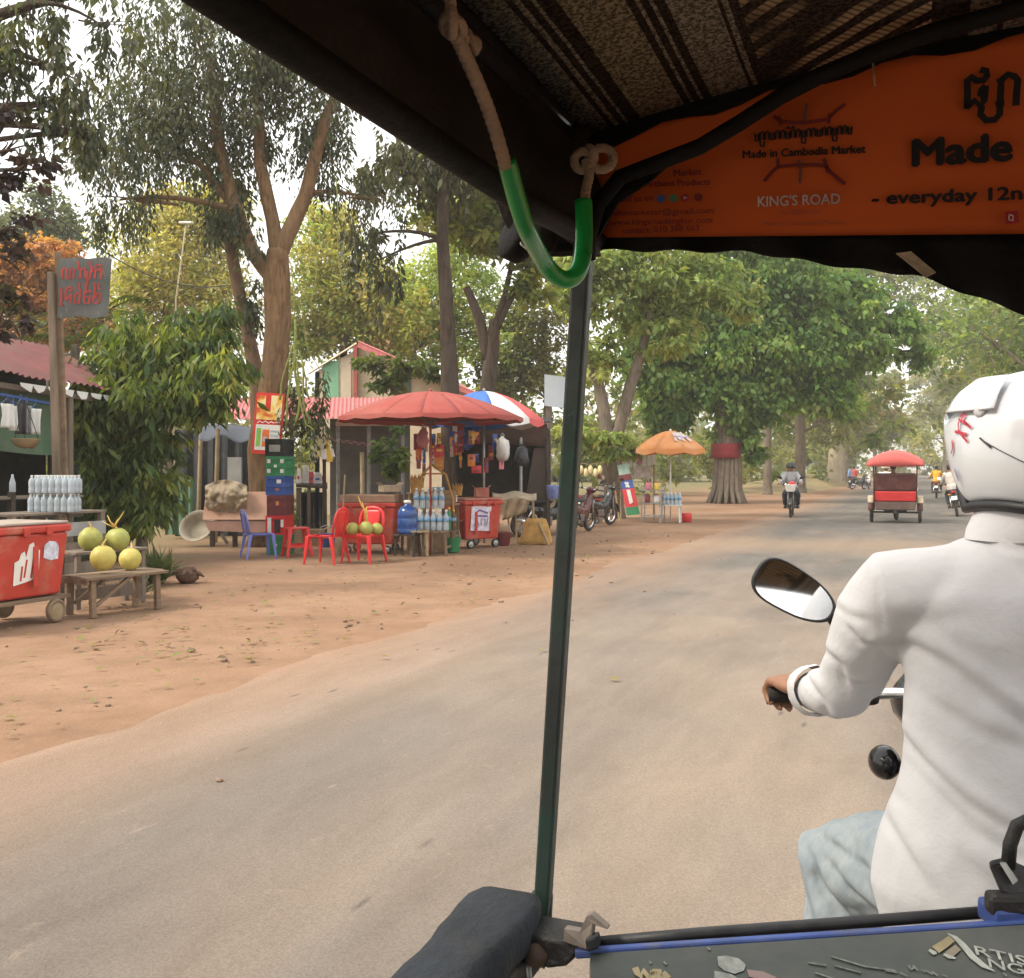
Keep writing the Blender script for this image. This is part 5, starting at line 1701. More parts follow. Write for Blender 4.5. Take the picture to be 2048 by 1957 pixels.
for px, dd in ((596, 20.3), (618, 20.3), (650, 20.3), (600, 20.9), (648, 20.9)):
    M().bar(gx(px, dd), at(px, 976, dd), .06, .06).build('leg', WOODG, tb, world=True)
M().grid(lambda u, v: at(594 + u * 60, 985 + 100 * v, 20.95 + .04 * math.sin(u * 30)), 16, 3, (0, .01, 0)).build('skirt', TARPK, tb, world=True)
for i, (x_, y_, m, w_, h, lb) in enumerate(((598, 974, WHITE_P, .10, .30, 'white packet standing on the goods table, leftmost'), (612, 974, PAL[3], .16, .36, 'tall pale packet on the goods table with a red patch beside it'), (622, 975, PAL[0], .14, .24, 'red packet on the goods table'), (636, 976, PAL[3], .20, .22, 'crumpled white bag on the goods table, right'), (646, 976, PAL[6], .10, .16, 'small maroon packet at the right end of the goods table'))):
    p = at(x_, y_, 20.5); p.z = EYE - (973 - HOR) / FPX * 20.2 + .05
    t = thing('wrapped_packet', lb, 'packet', p, random.uniform(-.3, .3), 'goods on the dark table')
    M().hexa([V((a_ * w_ / 2, b_ * .04, 0)) for a_, b_ in ((-1, -1), (1, -1), (1, 1), (-1, 1))], [V((a_ * w_ * .35, b_ * .015, h)) for a_, b_ in ((-1, -1), (1, -1), (1, 1), (-1, 1))]).build('wrapper', m, t, bevel=.01)
    M().box((0, -.034, h * .4), (w_ * .4, .004, h * .2)).build('printed_panel', PAL[(i * 3) % 8], t)
hp = thing('hanging_bundle', 'bundle of white and yellow packets hung on a stick over the goods table', 'bundle', gx(648, 20.2))
M().cyl(gx(650, 20.2), at(648, 870, 20.2), .035).build('stick', WOODD, hp, world=True)
for i in range(9):
    q = i * .7
    p = at(646, 888, 20.2) + V((math.cos(q) * .09, math.sin(q) * .08, 0))
    M().hexa([p + V((x * .06 + math.cos(q) * .09, y * .03, -.26 - .05 * (i % 3))) for x, y in ((-1, -1), (1, -1), (1, 1), (-1, 1))], [p + V((x * .03, y * .012, .17)) for x, y in ((-1, -1), (1, -1), (1, 1), (-1, 1))]).build('packet', [PAL[3], mat('pale yellow bag', (.72, .62, .25), .5), PAL[3], YEL, mat('pale green bag', (.5, .58, .36), .5)][i % 5], hp, world=True, bevel=.01)

# house with pink roof behind
D = 33.0
hs_ = thing('cream_house', 'cream walled house with faded pink roof and green shutter behind the stalls', 'house', gx(780, D), 0)
hw = lambda px, py, o=0.0: at(px, py, D - o)
M().slab([gx(630, D), gx(945, D), hw(945, 790), hw(930, 770), hw(722, 695), hw(630, 745)], (0, .2, 0)).build('gable_wall', CREAM, hs_, world=True)
M().slab([gx(630, D), hw(630, 745), at(630, 745, D + 7), gx(630, D + 7)], (.15, 0, 0)).build('side_wall', CREAM, hs_, world=True)
M().slab([hw(645, 800, .03), hw(677, 800, .03), hw(677, 722, .03), hw(645, 722, .03)], (0, .05, 0)).build('shutter', mat('green shutter', (.20, .42, .27), .7, .12, 3), hs_, world=True)
M().slab([hw(682, 800, .03), hw(702, 800, .03), hw(702, 716, .03), hw(682, 716, .03)], (0, .05, 0)).build('shutter', mat('pale shutter', (.55, .47, .36), .8, .12, 3), hs_, world=True)
M().bar(hw(711, 800, .1), hw(711, 690, .1), .12, .12).build('red_post', mat('red post', (.36, .09, .07), .7), hs_, world=True)
M().slab([hw(800, 800, .03), hw(822, 800, .03), hw(822, 745, .03), hw(800, 745, .03)], (0, .05, 0)).build('window', mat('dim window', (.10, .13, .09), .4), hs_, world=True)
roof_sheets(hs_, at(716, 684, D - .6), at(716, 684, D + 7), at(955, 788, D - .6), at(955, 788, D + 7), 6, TINPINK, 6, .03)
roof_sheets(hs_, at(714, 688, D - .1), at(714, 688, D + 7), at(618, 748, D - .1), at(618, 748, D + 7), 6, CREAM, 6, .03)
M().bar(hw(716, 690, .62), hw(950, 790, .62), .08, .16).build('barge_board', TINPINK, hs_, world=True)
tree('bougainvillea', 'leafy climber in front of the pink house roof',
     [gx(800, 30), at(800, 850, 30), at(790, 760, 30)], [.08, .06, .05], [B(760, 725, 30, 45, 26, 500), B(820, 730, 29.6, 50, 24, 450), B(780, 760, 30, 40, 24, 330), B(870, 740, 29.6, 40, 30, 400), B(760, 770, 30, 30, 20, 200)],
     .2, [(.07, .11, .03), (.10, .14, .04), (.13, .15, .05)], LEAFB, BARK_G, cat='shrub')

tree('stall_shrub', 'leafy pot shrub growing up the post between the open shed and the snacks',
     [gx(795, 21.5), at(795, 950, 21.5), at(798, 900, 21.5)], [.04, .035, .03], [B(797, 870, 21.5, 20, 40, 260), B(765, 925, 21.6, 26, 34, 240), B(800, 930, 21.4, 18, 40, 160)],
     .16, [(.06, .10, .035), (.09, .14, .045), (.13, .18, .05)], LEAFB, BARK_G, cat='shrub')

# clutter right of the red cooler: low table with cloth, ochre block, sticks
D = 20.9
lt = thing('low_table', 'low stick legged table with a tan cloth right of the red cooler box', 'table', gx(1030, D))
M().grid(lambda u, v: at(985 + 88 * u, 1000 - 12 * v + 3 * math.sin(u * 9), D - .3 + .9 * v), 14, 4, (0, 0, .03)).build('cloth', CLOTH, lt, smooth=True, world=True)
M().grid(lambda u, v: at(1012 + 48 * u - 8 * v, 1000 + 42 * v * (1 - .4 * u), D - .32 - .05 * v + .04 * math.sin(u * 16)), 14, 5, (0, .01, 0)).build('cloth_drape', mat('brown cloth', (.30, .22, .14), .95, .3, 6, .6, 30), lt, smooth=True, world=True)
for px, dd in ((990, D - .2), (1015, D - .28), (1030, D - .3), (1064, D - .1), (995, D + .5), (1066, D + .5)):
    M().tube([gx(px + 4, dd), at(px, 1000, dd)], .02, 6).build('leg', BAMBOO, lt, world=True)
ob = thing('ochre_block', 'ochre yellow straw wrapped block on the ground beside the motorcycles', 'block', gx(1072, 20.2))
mb = M().loft([(gx(1072, 20.2) + V((0, .2, z_)), .33 - .03 * k_, .26 - .02 * k_) for k_, z_ in enumerate((0, .08, .25, .42, .5))], 18, sq=4)
for v in mb.v:
    v += V((noise.noise(v * 5), noise.noise(v * 5 + V((5, 0, 0))), noise.noise(v * 6) * .5)) * .06
mb.build('straw', mat('ochre straw', (.40, .23, .07), .9, .3, 7, .8, 40), ob, smooth=True, world=True)
for i, (x0, y0, x1, y1) in enumerate(((1098, 1090, 1070, 1030), (1150, 1050, 1130, 960), (1230, 1040, 1222, 970), (1239, 1040, 1228, 965))):
    d_ = [20.0, 24, 29, 29.2][i]
    p0 = gx(x0, d_)
    recentre(single(M().tube([p0, at(x1, y1, d_ + .3)], [.025, .02], 6), 'bamboo_stick', BAMBOO, ['bamboo stick leaning on the ochre block', 'bamboo stick leaning behind the parked motorcycles', 'bamboo stick leaning on the twin trunked tree, left one', 'bamboo stick leaning on the twin trunked tree, right one'][i], 'stick'))
recentre(single(M().lathe([(.10, 0), (.15, .02), (.17, .28), (.175, .30), (.16, .29), (.14, .03)], at(1108, 985, 22.0) - V((0, 0, .15)), 16), 'bucket', mat('lilac plastic', (.20, .25, .55), .4), 'blue bucket on the low table beside the motorcycles', 'bucket', smooth=True))
# grey white billboard panel behind the pole
wp = thing('white_panel', 'plain grey white panel on posts just left of the green pole', 'panel', gx(1120, 28))
M().slab([at(1089, 812, 28), at(1142, 818, 28), at(1142, 756, 28), at(1089, 749, 28)], (0, .06, 0)).build('board', mat('pale board', (.50, .55, .60), .6, .06, 2), wp, world=True)
for px in (1095, 1136):
    M().bar(gx(px, 28.1), at(px, 760, 28.1), .08, .08).build('post', WOODG, wp, world=True)

# kiosk with orange umbrella
D = 29.0
UO = mat('orange canopy', (.60, .235, .075), .75, .1, 2, dirt=((.62, .36, .2), .16, 1.6))
uo = umbrella('orange_umbrella', 'orange dome umbrella with white lettering beside the banyan', 1341, D, 862, 898, 1.02, 8, [UO], WHITE_P, valance=.16, sub=7, yaw=R(12))
zt = EYE - (862 - HOR) / FPX * D; zr = EYE - (898 - HOR) / FPX * D
uc = gx(1341, D)
def udome(u, v):         # lettering on the right front of the dome
    r = .30 + .52 * (1 - v); q = R(-88) + u * R(52)
    return uc + V((1.02 * r * math.cos(q), 1.02 * r * math.sin(q), zr + (zt - zr) * (1 - r ** 1.75) + .014))
strokes([[(.02, .1), (.04, .9)], [(.04, .9), (.22, .2)], [(.22, .2), (.24, .95)], [(.36, .1), (.38, .9), (.56, .85), (.56, .45), (.38, .45)], [(.68, .1), (.70, .9), (.92, .9)], [(.69, .5), (.86, .5)]],
        udome, .085, (.3, -.7, .6), 'lettering', mat('faded white print', (.58, .52, .50), .7, .3, 14), uo)
strokes([[(-.02, .5), (.5, .35), (1.0, .5)]], lambda u, v: udome(u, v) + V((0, 0, .006)), .03, (.3, -.7, .6), 'lettering', mat('violet print', (.28, .2, .38), .7), uo)
kw = small_stand('small white plastic table carrying bottles under the orange umbrella', gx(1341, 28.6), R(-15), .62, .5, .50, WHITE_P, 'plastic_table', 'table', 1)
proto = None
for i in range(5):
    for j in range(2):
        p = gx(1341, 28.6) + V((-.2 + i * .11, -.14 + j * .14, .501))
        if proto is None:
            proto = bottle('clear bottle on the white plastic table, %s from the left in the %s row' % (ORD[i], ('front', 'rear')[j]), p, .05, .34, PLASTIC_B, group='bottles under the orange umbrella')
        else:
            dup(proto, p, label='clear bottle on the white plastic table, %s from the left in the %s row' % (ORD[i], ('front', 'rear')[j]))
snackbox('blue and white drinks box on the edge of the white plastic table', gx(1341, 28.6) + V((.02, -.235, .40)), (.44, .02, .09), BLUEP, R(-15)) if False else None
recentre(single(M().lathe([(.12, 0), (.15, .02), (.17, .24), (.16, .25), (.13, .03)], gx(1372, 28.8), 14), 'bucket', RED_C, 'red bucket half hidden behind the white plastic table', 'bucket', smooth=True))
rk = thing('wire_rack', 'white metal rack frame left of the orange umbrella pole', 'rack', gx(1306, 28.4), R(-20))
for x in (-.28, .28):
    for y in (-.2, .2):
        M().bar((x, y, 0), (x, y, 1.05), .03, .03).build('post', STEEL, rk)
for z in (.2, .55, .9):
    M().box((0, 0, z), (.6, .44, .025)).build('shelf', STEEL, rk)
for i, (dx, z, c) in enumerate(((-.15, .563, 6), (.1, .563, 3), (-.12, .913, 4), (.12, .913, 5))):
    p = MTX[rk.name] @ V((dx, -.02, z))
    t = thing('jar', pack_words[c] + ' jar on the white metal rack, ' + ('lower shelf' if i < 2 else 'top shelf'), 'jar', p, 0, 'jars on the white rack')
    M().lathe([(.07, 0), (.08, .02), (.08, .16), (.06, .2)], (0, 0, 0), 12).build('glass', PAL[c], t, smooth=True)
    M().lathe([(.065, .2), (.065, .235)], (0, 0, 0), 12).build('lid', RED_D, t)
# slanted banner-like cooler: tall tilted sign in blue, red and green
ts = thing('slanted_sign', 'tall sign leaning on the tree, blue on top, red in the middle and green below', 'sign', gx(1262, 29.4))
for i, (m, f0, f1) in enumerate(((GREENP, 0, .16), (RED_C, .16, .52), (BLUEP, .52, .68), (MAROON, .68, .80), (mat('pale green', (.33, .45, .38), .6), .80, 1.0))):
    q = [(1255, 1032), (1280, 1029), (1257, 927), (1235, 931)]
    def lp(s_, f): 
        a_, b_ = (q[0], q[3]) if s_ == 0 else (q[1], q[2])
        return at(a_[0] + (b_[0] - a_[0]) * f, a_[1] + (b_[1] - a_[1]) * f, 29.0 + .5 * f)
    M().slab([lp(0, f0), lp(1, f0), lp(1, f1), lp(0, f1)], (.0, .14, 0)).build('panel', m, ts, world=True)
def ls(u, v):
    return at(1268 + (-23) * v + 8 * (u - .5), 1030 - 100 * v, 28.985 + .5 * v)
strokes([[(.3, .22), (.3, .5)], [(.7, .24), (.7, .5)], [(.1, .55), (.9, .65)], [(.9, .55), (.1, .65)]], ls, .06, (0, -1, .1), 'lettering', WHT, ts)
# stall goods hanging behind orange umbrella
hg = thing('goods_rack', 'bamboo rack hung with pale packets left of the orange umbrella', 'rack', gx(1275, 30))
M().bar(at(1240, 908, 30), at(1310, 904, 30), .05, .05).build('bar', BAMBOO, hg, world=True)
for px in (1242, 1308):
    M().cyl(gx(px, 30), at(px, 905, 30), .03).build('post', BAMBOO, hg, world=True)
for i in range(7):
    p = at(1246 + i * 9.5, 910, 29.95)
    M().slab([p, p + V((.12, 0, 0)), p + V((.12, 0, -.28 - .1 * (i % 3))), p + V((.01, 0, -.3))], (0, .03, 0)).build('packet', [PAL[3], PAL[3], WHITE_P, PAL[4], PAL[3]][i % 5], hg, world=True)
M().box(at(1284, 945, 29.95), (.5, .25, .35)).build('goods_tray', mat('pale tray', (.5, .42, .38), .6, .3, 9), hg, world=True)
# yellow lamp string, red cooler and white post at the twin trunked tree
gl = thing('fruit_string', 'string of pale yellow fruit hanging under the twin trunked tree', 'fruit', at(1180, 945, 29.3))
M().tube([at(1150, 925, 29.3), at(1180, 930, 29.3), at(1205, 925, 29.3)], .01, 5).build('cord', BAMBOO, gl, world=True)
for i in range(5):
    M().ball(at(1162 + i * 9.5, 940 + 6 * (i % 2), 29.3), (.07, .07, .13), 10, 7).build('fruit', mat('pale yellow fruit', (.72, .60, .33), .5), gl, smooth=True, world=True)
cooler_cart('small red cooler behind the parked motorcycle with the red tail', gx(1177, 28.0), R(-80), .62, .45, .2, .72, RED_P, RED_P, .05, .08, platform=False)
recentre(single(M().bar(gx(1200, 28.4), at(1204, 952, 28.4), .13, .11), 'stone_post', CONC, 'short pale stone post in front of the twin trunked tree', 'post', bevel=.01))
# red cloth tied round the banyan
rc = thing('red_cloth', 'wide red cloth band tied round the banyan trunk', 'cloth', at(1455, 917, D5 - .8))
cen = gx(1452, D5)
zb, zt_ = EYE - (917 - HOR) / FPX * (D5 - .8), EYE - (887 - HOR) / FPX * (D5 - .8)
M().grid(lambda u, v: cen + V((math.cos(R(-200) + u * R(220)) * .64, math.sin(R(-200) + u * R(220)) * .70, zb + (zt_ - zb) * v + .02 * math.sin(u * 40))), 30, 3, (0, .015, 0)).build('cloth_band', mat('red cloth', (.24, .025, .03), .85, .12, 4, .2, 20), rc, smooth=True, world=True)

# overhead cable and street lamp arm
recentre(single(M().tube([at(60, 395, 22) + V((0, 0, -.9 * math.sin(math.pi * k / 14))) + (at(520, 560, 30) - at(60, 395, 22)) * (k / 14) + V((0, 0, .0)) for k in range(15)], .016, 5), 'overhead_cable', mat('cable', (.06, .06, .055), .6), 'thin dark cable sagging across the sky behind the painted sign', 'cable'))
lp_ = thing('lamp_post', 'slender street lamp among the yellow green trees', 'street lamp', gx(345, 36))
M().tube([gx(345, 36), at(352, 600, 36), at(372, 448, 36)], [.04, .03, .025], 8).build('pole', mat('pale pole', (.42, .35, .25), .7), lp_, smooth=True, world=True)
M().box(at(372, 446, 36), (.5, .16, .08)).build('lamp_head', WHITE_P, lp_, world=True, bevel=.03)

# ---------------------------------------------------------------- CLUTTER among the stalls
def carton(label, p, s_, rz, m=None, group='cartons and boxes by the stalls'):
    t = thing('carton', label, 'box', p, rz, group)
    CB_ = m or mat('cardboard', (.30, .20, .12), .9, .25, 5, .2, 30)
    M().box((0, 0, s_[2] / 2), s_).build('box', CB_, t, bevel=.008)
    M().box((0, 0, s_[2] + .001), (.05, s_[1] * .98, .004)).build('tape', mat('brown tape', (.36, .25, .14), .4), t)
    for sx in (-1, 1):
        M().add([V((sx * s_[0] / 2, -s_[1] / 2, s_[2])), V((sx * s_[0] / 2, s_[1] / 2, s_[2])), V((sx * s_[0] * .68, s_[1] * .48, s_[2] + .05)), V((sx * s_[0] * .68, -s_[1] * .48, s_[2] + .05))], [(0, 1, 2, 3)]).build('flap', CB_, t)
    return t
def bag(label, p, r, h, m, group='plastic bags hung about the stalls'):
    t = thing('plastic_bag', label, 'bag', p - V((0, 0, h)), random.uniform(0, 3), group)
    mb = M().loft([(V((0, 0, z_ * h)), r * k_ * (1 + random.uniform(-.1, .1)), r * k_ * .7) for z_, k_ in ((0, .62), (.06, .95), (.25, 1.05), (.5, 1.0), (.66, .85), (.78, .5), (.86, .22))], 14)
    for v in mb.v:
        v += V((noise.noise(v * 14 + p), noise.noise(v * 14 + V((7, 0, 0))), noise.noise(v * 11 + V((0, 7, 0))))) * r * .42
    mb.build('sack', m, t, smooth=True)
    M().tube([V((0, 0, .84 * h)), V((r * .3, 0, .94 * h)), V((0, 0, 1.02 * h)), V((-r * .3, 0, .94 * h)), V((0, 0, .84 * h))], .008, 5).build('handle', m, t)
WB = mat('white bag film', (.70, .70, .68), .35, .1, 9, trans=.25); RB_ = mat('pink bag film', (.58, .22, .25), .35, .15, 9, trans=.2); BB_ = mat('black bag film', (.03, .03, .035), .3, .2, 9)
bag('pink plastic bag hanging beside the umbrella pole', at(846, 850, 18.3), .12, .40, RB_)
bag('white plastic bag hanging at the right end of the snack strings', at(1005, 868, 19.6), .14, .5, WB)
bag('black plastic bag hanging on the kiosk post', at(1044, 885, 22.2), .16, .5, BB_)
carton('open cardboard carton on the ground under the goods table', gx(625, 20.0), (.45, .36, .32), .3)
carton('cardboard carton beside the stacked drink crates', gx(590, 18.7), (.38, .34, .42), -.2)
carton('cardboard carton behind the low bottle table', gx(890, 19.2), (.5, .4, .5), .15)
carton('flat pale carton on the dusty red cooler lid', gx(775, 18.1) + V((0, .35, 1.085)), (.34, .28, .12), .5, mat('pale carton', (.45, .36, .26), .85, .2, 6))
carton('red and white carton on the red cooler with the sticker', gx(962, 19.35) + V((0, .3, .955)), (.26, .22, .18), .2, RED_D)
def pot(label, px, d, h, r, cols, z=0):
    t = thing('potted_plant', label, 'plant', gx(px, d) + V((0, 0, z)), 0)
    M().lathe([(r * .6, 0), (r * .9, .2), (r, .24), (r * .85, .23)], (0, 0, 0), 16).build('pot', mat('clay pot', (.26, .11, .06), .8, .2, 6), t, smooth=True)
    c0_ = gx(px, d) + V((0, 0, .25 + h * .5 + z))
    foliage('leaves', [(tuple(c0_), (r * 1.3, r * 1.3, h * .5), 220)], .13, cols, LEAFB, t, droop=.4, aspect=.22)
pot('potted plant with fresh green leaves between the tree and the goods table', 585, 19.8, .6, .2, [(.10, .16, .05), (.16, .22, .06)])
pot('potted plant at the foot of the grey shed post', 752, 22.6, .9, .24, [(.07, .11, .04), (.11, .16, .05)])
bw = thing('bowl_stack', 'stack of pale plastic bowls on the brown carton table end', 'bowls', gx(905, 18.9) + V((0, 0, .862)), 0)
for i in range(5):
    M().lathe([(.05, i * .022), (.075, i * .022 + .03), (.095, i * .022 + .06), (.088, i * .022 + .058), (.05, i * .022 + .012)], (0, 0, 0), 16).build('bowl', [WHITE_P, mat('pale blue bowl', (.35, .48, .58), .4), WHITE_P, RED_D, WHITE_P][i], bw, smooth=True)
br = thing('broom', 'straw broom leaning on the dusty red cooler', 'broom', gx(682, 17.6))
M().tube([gx(682, 17.5) + V((0, 0, .25)), at(690, 950, 17.75)], .014, 6).build('stick', BAMBOO, br, world=True)
mb = M()
for i in range(26):
    e = V((random.gauss(0, .06), random.gauss(0, .03), 0))
    mb.tube([gx(682, 17.5) + V((0, 0, .3)), gx(682, 17.5) + e + V((0, 0, .01))], .005, 4)
tag(mb.build('straw', BAMBOO, br, world=True), kind='stuff')
for i, (px, d, z, r, m, lb) in enumerate(((905, 18.4, 0, .15, GREENP, 'green plastic tub on the ground right of the bottle table'), (655, 19.6, 0, .16, BLUEP, 'blue plastic tub beside the goods table'), (1005, 20.0, 0, .17, MAROON, 'maroon tub under the low cloth table'))):
    t = thing('plastic_tub', lb, 'tub', gx(px, d), 0)
    M().lathe([(r * .7, 0), (r * .78, .02), (r, .24), (r * 1.08, .26), (r * .96, .25), (r * .7, .03)], (0, 0, 0), 18).build('tub_wall', m, t, smooth=True)
    M().tube([V((r, 0, .25)), V((r * .8, 0, .38)), V((0, 0, .43)), V((-r * .8, 0, .38)), V((-r, 0, .25))], .006, 5).build('handle', STEEL, t)
# ---------------------------------------------------------------- motorcycles
GLASS_L = mat('lamp glass', (.70, .70, .68), .12, .05, 9, spec=.7)
REDL = mat('red lens', (.45, .02, .02), .15, .1, 9)
AMBER = mat('amber lens', (.60, .22, .03), .15, .1, 9)
ENG = mat('engine alloy', (.23, .22, .21), .5, .3, 12, metal=.6, dirt=((.18, .13, .09), .2, 6))
m_, k_ = raw('mirror', .03, 1.0)
k_.b.inputs['Base Color'].default_value = (.86, .88, .9, 1)
MIRROR = m_
SEATM = mat('black seat vinyl', (.025, .025, .027), .5, .2, 8, .1, 40)

def motorcycle(label, loc, rz, paint, group=None, lean=0, plate=True, basket=False, fine=False):
    t = thing('motorcycle', label, 'motorcycle', loc, rz, group, lean=lean)
    wr = .285
    wheel(t, (0, .68, wr), wr, .075, (1, 0, 0), spokes=18, hm=CHROME)
    wheel(t, (0, -.56, wr), wr, .085, (1, 0, 0), spokes=18, hm=CHROME)
    # body shell: leg shield, side covers, tail
    prof = [(.50, .62, .98), (.44, .46, .86), (.33, .36, .66), (.18, .34, .60), (-.02, .36, .70), (-.25, .42, .72), (-.5, .52, .76), (-.72, .62, .82), (-.84, .70, .84)]
    wid = [.10, .13, .12, .11, .12, .13, .12, .09, .05]
    mb = M()
    for i, ((y, z0_, z1_), w_) in enumerate(zip(prof, wid)):
        zm, hz = (z0_ + z1_) / 2, (z1_ - z0_) / 2
        for j in range(12):
            q = 2 * math.pi * j / 12
            mb.v.append(V((w_ * abs(math.cos(q)) ** .7 * (1 if math.cos(q) > 0 else -1), y, zm + hz * abs(math.sin(q)) ** .7 * (1 if math.sin(q) > 0 else -1))))
    for i in range(len(prof) - 1):
        for j in range(12):
            mb.f.append((i * 12 + j, i * 12 + (j + 1) % 12, (i + 1) * 12 + (j + 1) % 12, (i + 1) * 12 + j))
    mb.f.append(tuple(range(12))); mb.f.append(tuple(reversed(range(96, 108))))
    mb.build('body', paint, t, smooth=True)
    M().loft([((0, -.22, .74), .11, .40), ((0, -.22, .79), .135, .46), ((0, -.24, .82), .11, .42)], 18, sq=3).build('seat', SEATM, t, smooth=True)
    M().box((0, .02, .36), (.24, .34, .2)).build('engine', ENG, t, bevel=.03)
    M().tube([V((0, .56, .98)), V((0, .60, .78)), V((.0, .66, .45))], [.05, .055, .05], 10).build('steering_column', BLACK, t, smooth=True)
    for s_ in (-1, 1):
        M().tube([V((s_ * .075, .575, .80)), V((s_ * .075, .68, .285))], [.024, .03], 10).build('fork', ENG, t, smooth=True)
        M().tube([V((s_ * .1, -.28, .40)), V((s_ * .1, -.56, .285))], .02, 6).build('swing_arm', BLACK, t, smooth=True)
        M().tube([V((s_ * .12, -.34, .68)), V((s_ * .12, -.54, .33))], .026, 8).build('shock_absorber', CHROME, t, smooth=True)
    mb = M()
    for k in range(9):
        q = R(10 + k * 17)
        mb.v += [V((s_ * .055, .68 + .33 * math.cos(q), .285 + .33 * math.sin(q))) for s_ in (-1, 1)]
    mb.f = [(2 * k, 2 * k + 1, 2 * k + 3, 2 * k + 2) for k in range(8)]
    o_ = mb.build('front_mudguard', paint, t, smooth=True); sd = o_.modifiers.new('th', 'SOLIDIFY'); sd.thickness = .008
    M().hexa([V((-.07, -.80, .52)), V((.07, -.80, .52)), V((.07, -.86, .52)), V((-.07, -.86, .52))], [V((-.06, -.74, .74)), V((.06, -.74, .74)), V((.05, -.84, .76)), V((-.05, -.84, .76))]).build('rear_fender', BLACK, t, bevel=.01)
    M().tube([V((.13, .1, .28)), V((.15, -.15, .27)), V((.16, -.35, .32)), V((.165, -.78, .40))], [.022, .03, .045, .05], 10).build('exhaust', CHROME, t, smooth=True)
    # cockpit
    M().ball((0, .585, 1.0), (.13, .10, .085), 16, 10).build('cockpit_cowl', paint, t, smooth=True)
    M().ball((0, .645, .99), (.095, .06, .07), 16, 10).build('headlight', GLASS_L, t, smooth=True)
    hb_ = [V((-.375, .452, 1.03)), V((-.25, .47, 1.03)), V((-.14, .53, 1.025)), V((0, .55, 1.02)), V((.14, .53, 1.025)), V((.25, .47, 1.03)), V((.375, .452, 1.03))]
    M().tube(hb_, .0125, 10).build('handlebar', CHROME, t, smooth=True)
    for s_ in (-1, 1):
        M().tube([V((s_ * .255, .472, 1.03)), V((s_ * .27, .470, 1.03)), V((s_ * .375, .453, 1.03)), V((s_ * .398, .449, 1.03))], [.018, .0165, .0165, .021], 12).build('grip', RUBBER, t, smooth=True)
        M().box((s_ * .205, .487, 1.035), (.06, .06, .05), rz=-s_ * .35).build('switch_block', BLACK, t, bevel=.012)
        M().tube([V((s_ * .22, .51, 1.03)), V((s_ * .27, .53, 1.02)), V((s_ * .36, .515, 1.02))], .007, 6).build('brake_lever', STEEL, t, smooth=True)
        M().tube([V((s_ * .20, .5, 1.05)), V((s_ * .225, .51, 1.12)), V((s_ * .270, .50, 1.195))], [.010, .008, .010], 8).build('mirror_stem', BLACK, t, smooth=True)
        # mirror head: rounded wedge, longer outwards
        c = V((s_ * .34, .485, 1.240))
        ax = V((s_ * .80, .10, .46)).normalized()             # long axis, outward and up
        nm = V((s_ * -.24, -.955, .0)); nm = (nm - ax * nm.dot(ax)).normalized()
        up = ax.cross(nm); up = up if up.z > 0 else -up
        def rim(k, sc, off):
            q = 2 * math.pi * k / 32
            x = math.cos(q); y = math.sin(q)
            x2 = abs(x) ** .75 * (1 if x > 0 else -1); y2 = abs(y) ** .75 * (1 if y > 0 else -1)
            return c + ax * (.088 * sc * x2) + up * (.046 * sc * y2 * (1 + .22 * x)) + nm * off
        mb = M()
        for sc, off in ((.35, -.035), (.75, -.03), (1.0, -.008), (1.04, .004), (.99, .009), (.94, .006)):
            mb.v += [rim(k, sc, off) for k in range(32)]
        for i in range(5):
            for k in range(32):
                mb.f.append((i * 32 + k, i * 32 + (k + 1) % 32, (i + 1) * 32 + (k + 1) % 32, (i + 1) * 32 + k))
        mb.f.append(tuple(range(32)))
        mh = mb.build('mirror', BLACK, t, smooth=True)
        mb = M(); mb.v = [rim(k, .945, .0065) for k in range(32)]; mb.f = [tuple(range(32))]
        mb.build('mirror_glass', MIRROR, mh)
        for y, z_, nm_, mm in ((.60, .87, 'front_indicator', AMBER), (-.80, .72, 'rear_indicator', AMBER)):
            if nm_ == 'front_indicator' and fine:
                M().ball((s_ * .142, .58, .865), (.034, .05, .036), 16, 10).build(nm_, mat('black gloss', (.012, .012, .013), .15, .1, 9), t, smooth=True)
                M().tube([V((s_ * .05, .60, .86)), V((s_ * .12, .585, .862))], .012, 8).build('indicator_stalk', STEEL, t, smooth=True)
            else:
                M().ball((s_ * .13, y, z_), (.045, .03, .03), 10, 7).build(nm_, mm, t, smooth=True)
    M().ball((0, -.86, .79), (.075, .035, .04), 12, 8).build('tail_light', REDL, t, smooth=True)
    if plate:
        M().box((0, -.885, .60), (.17, .008, .125), Matrix.Rotation(R(-14), 3, 'X')).build('number_plate', WHITE_P, t, bevel=.004)
    if basket:
        M().hexa([V((x * .12, .70 + y * .09, .80)) for x, y in ((-1, -1), (1, -1), (1, 1), (-1, 1))], [V((x * .17, .74 + y * .12, 1.02)) for x, y in ((-1, -1), (1, -1), (1, 1), (-1, 1))]).build('front_basket', WHITE_P, t, bevel=.01)
        M().ball((-.05, .72, 1.05), (.1, .09, .07), 10, 7).build('basket_bag', RED_C, t, smooth=True)
    for s_ in (-1, 1):
        M().cyl((s_ * .10, .05, .28), (s_ * .24, .05, .28), .016, n=8).build('footpeg', RUBBER, t)
    return t

# ---------------------------------------------------------------- people
SKIN = mat('brown skin', (.27, .135, .08), .55, .12, 6, .05, 60)
HAIR = mat('black hair', (.012, .010, .009), .6, .3, 20, .4, 90)

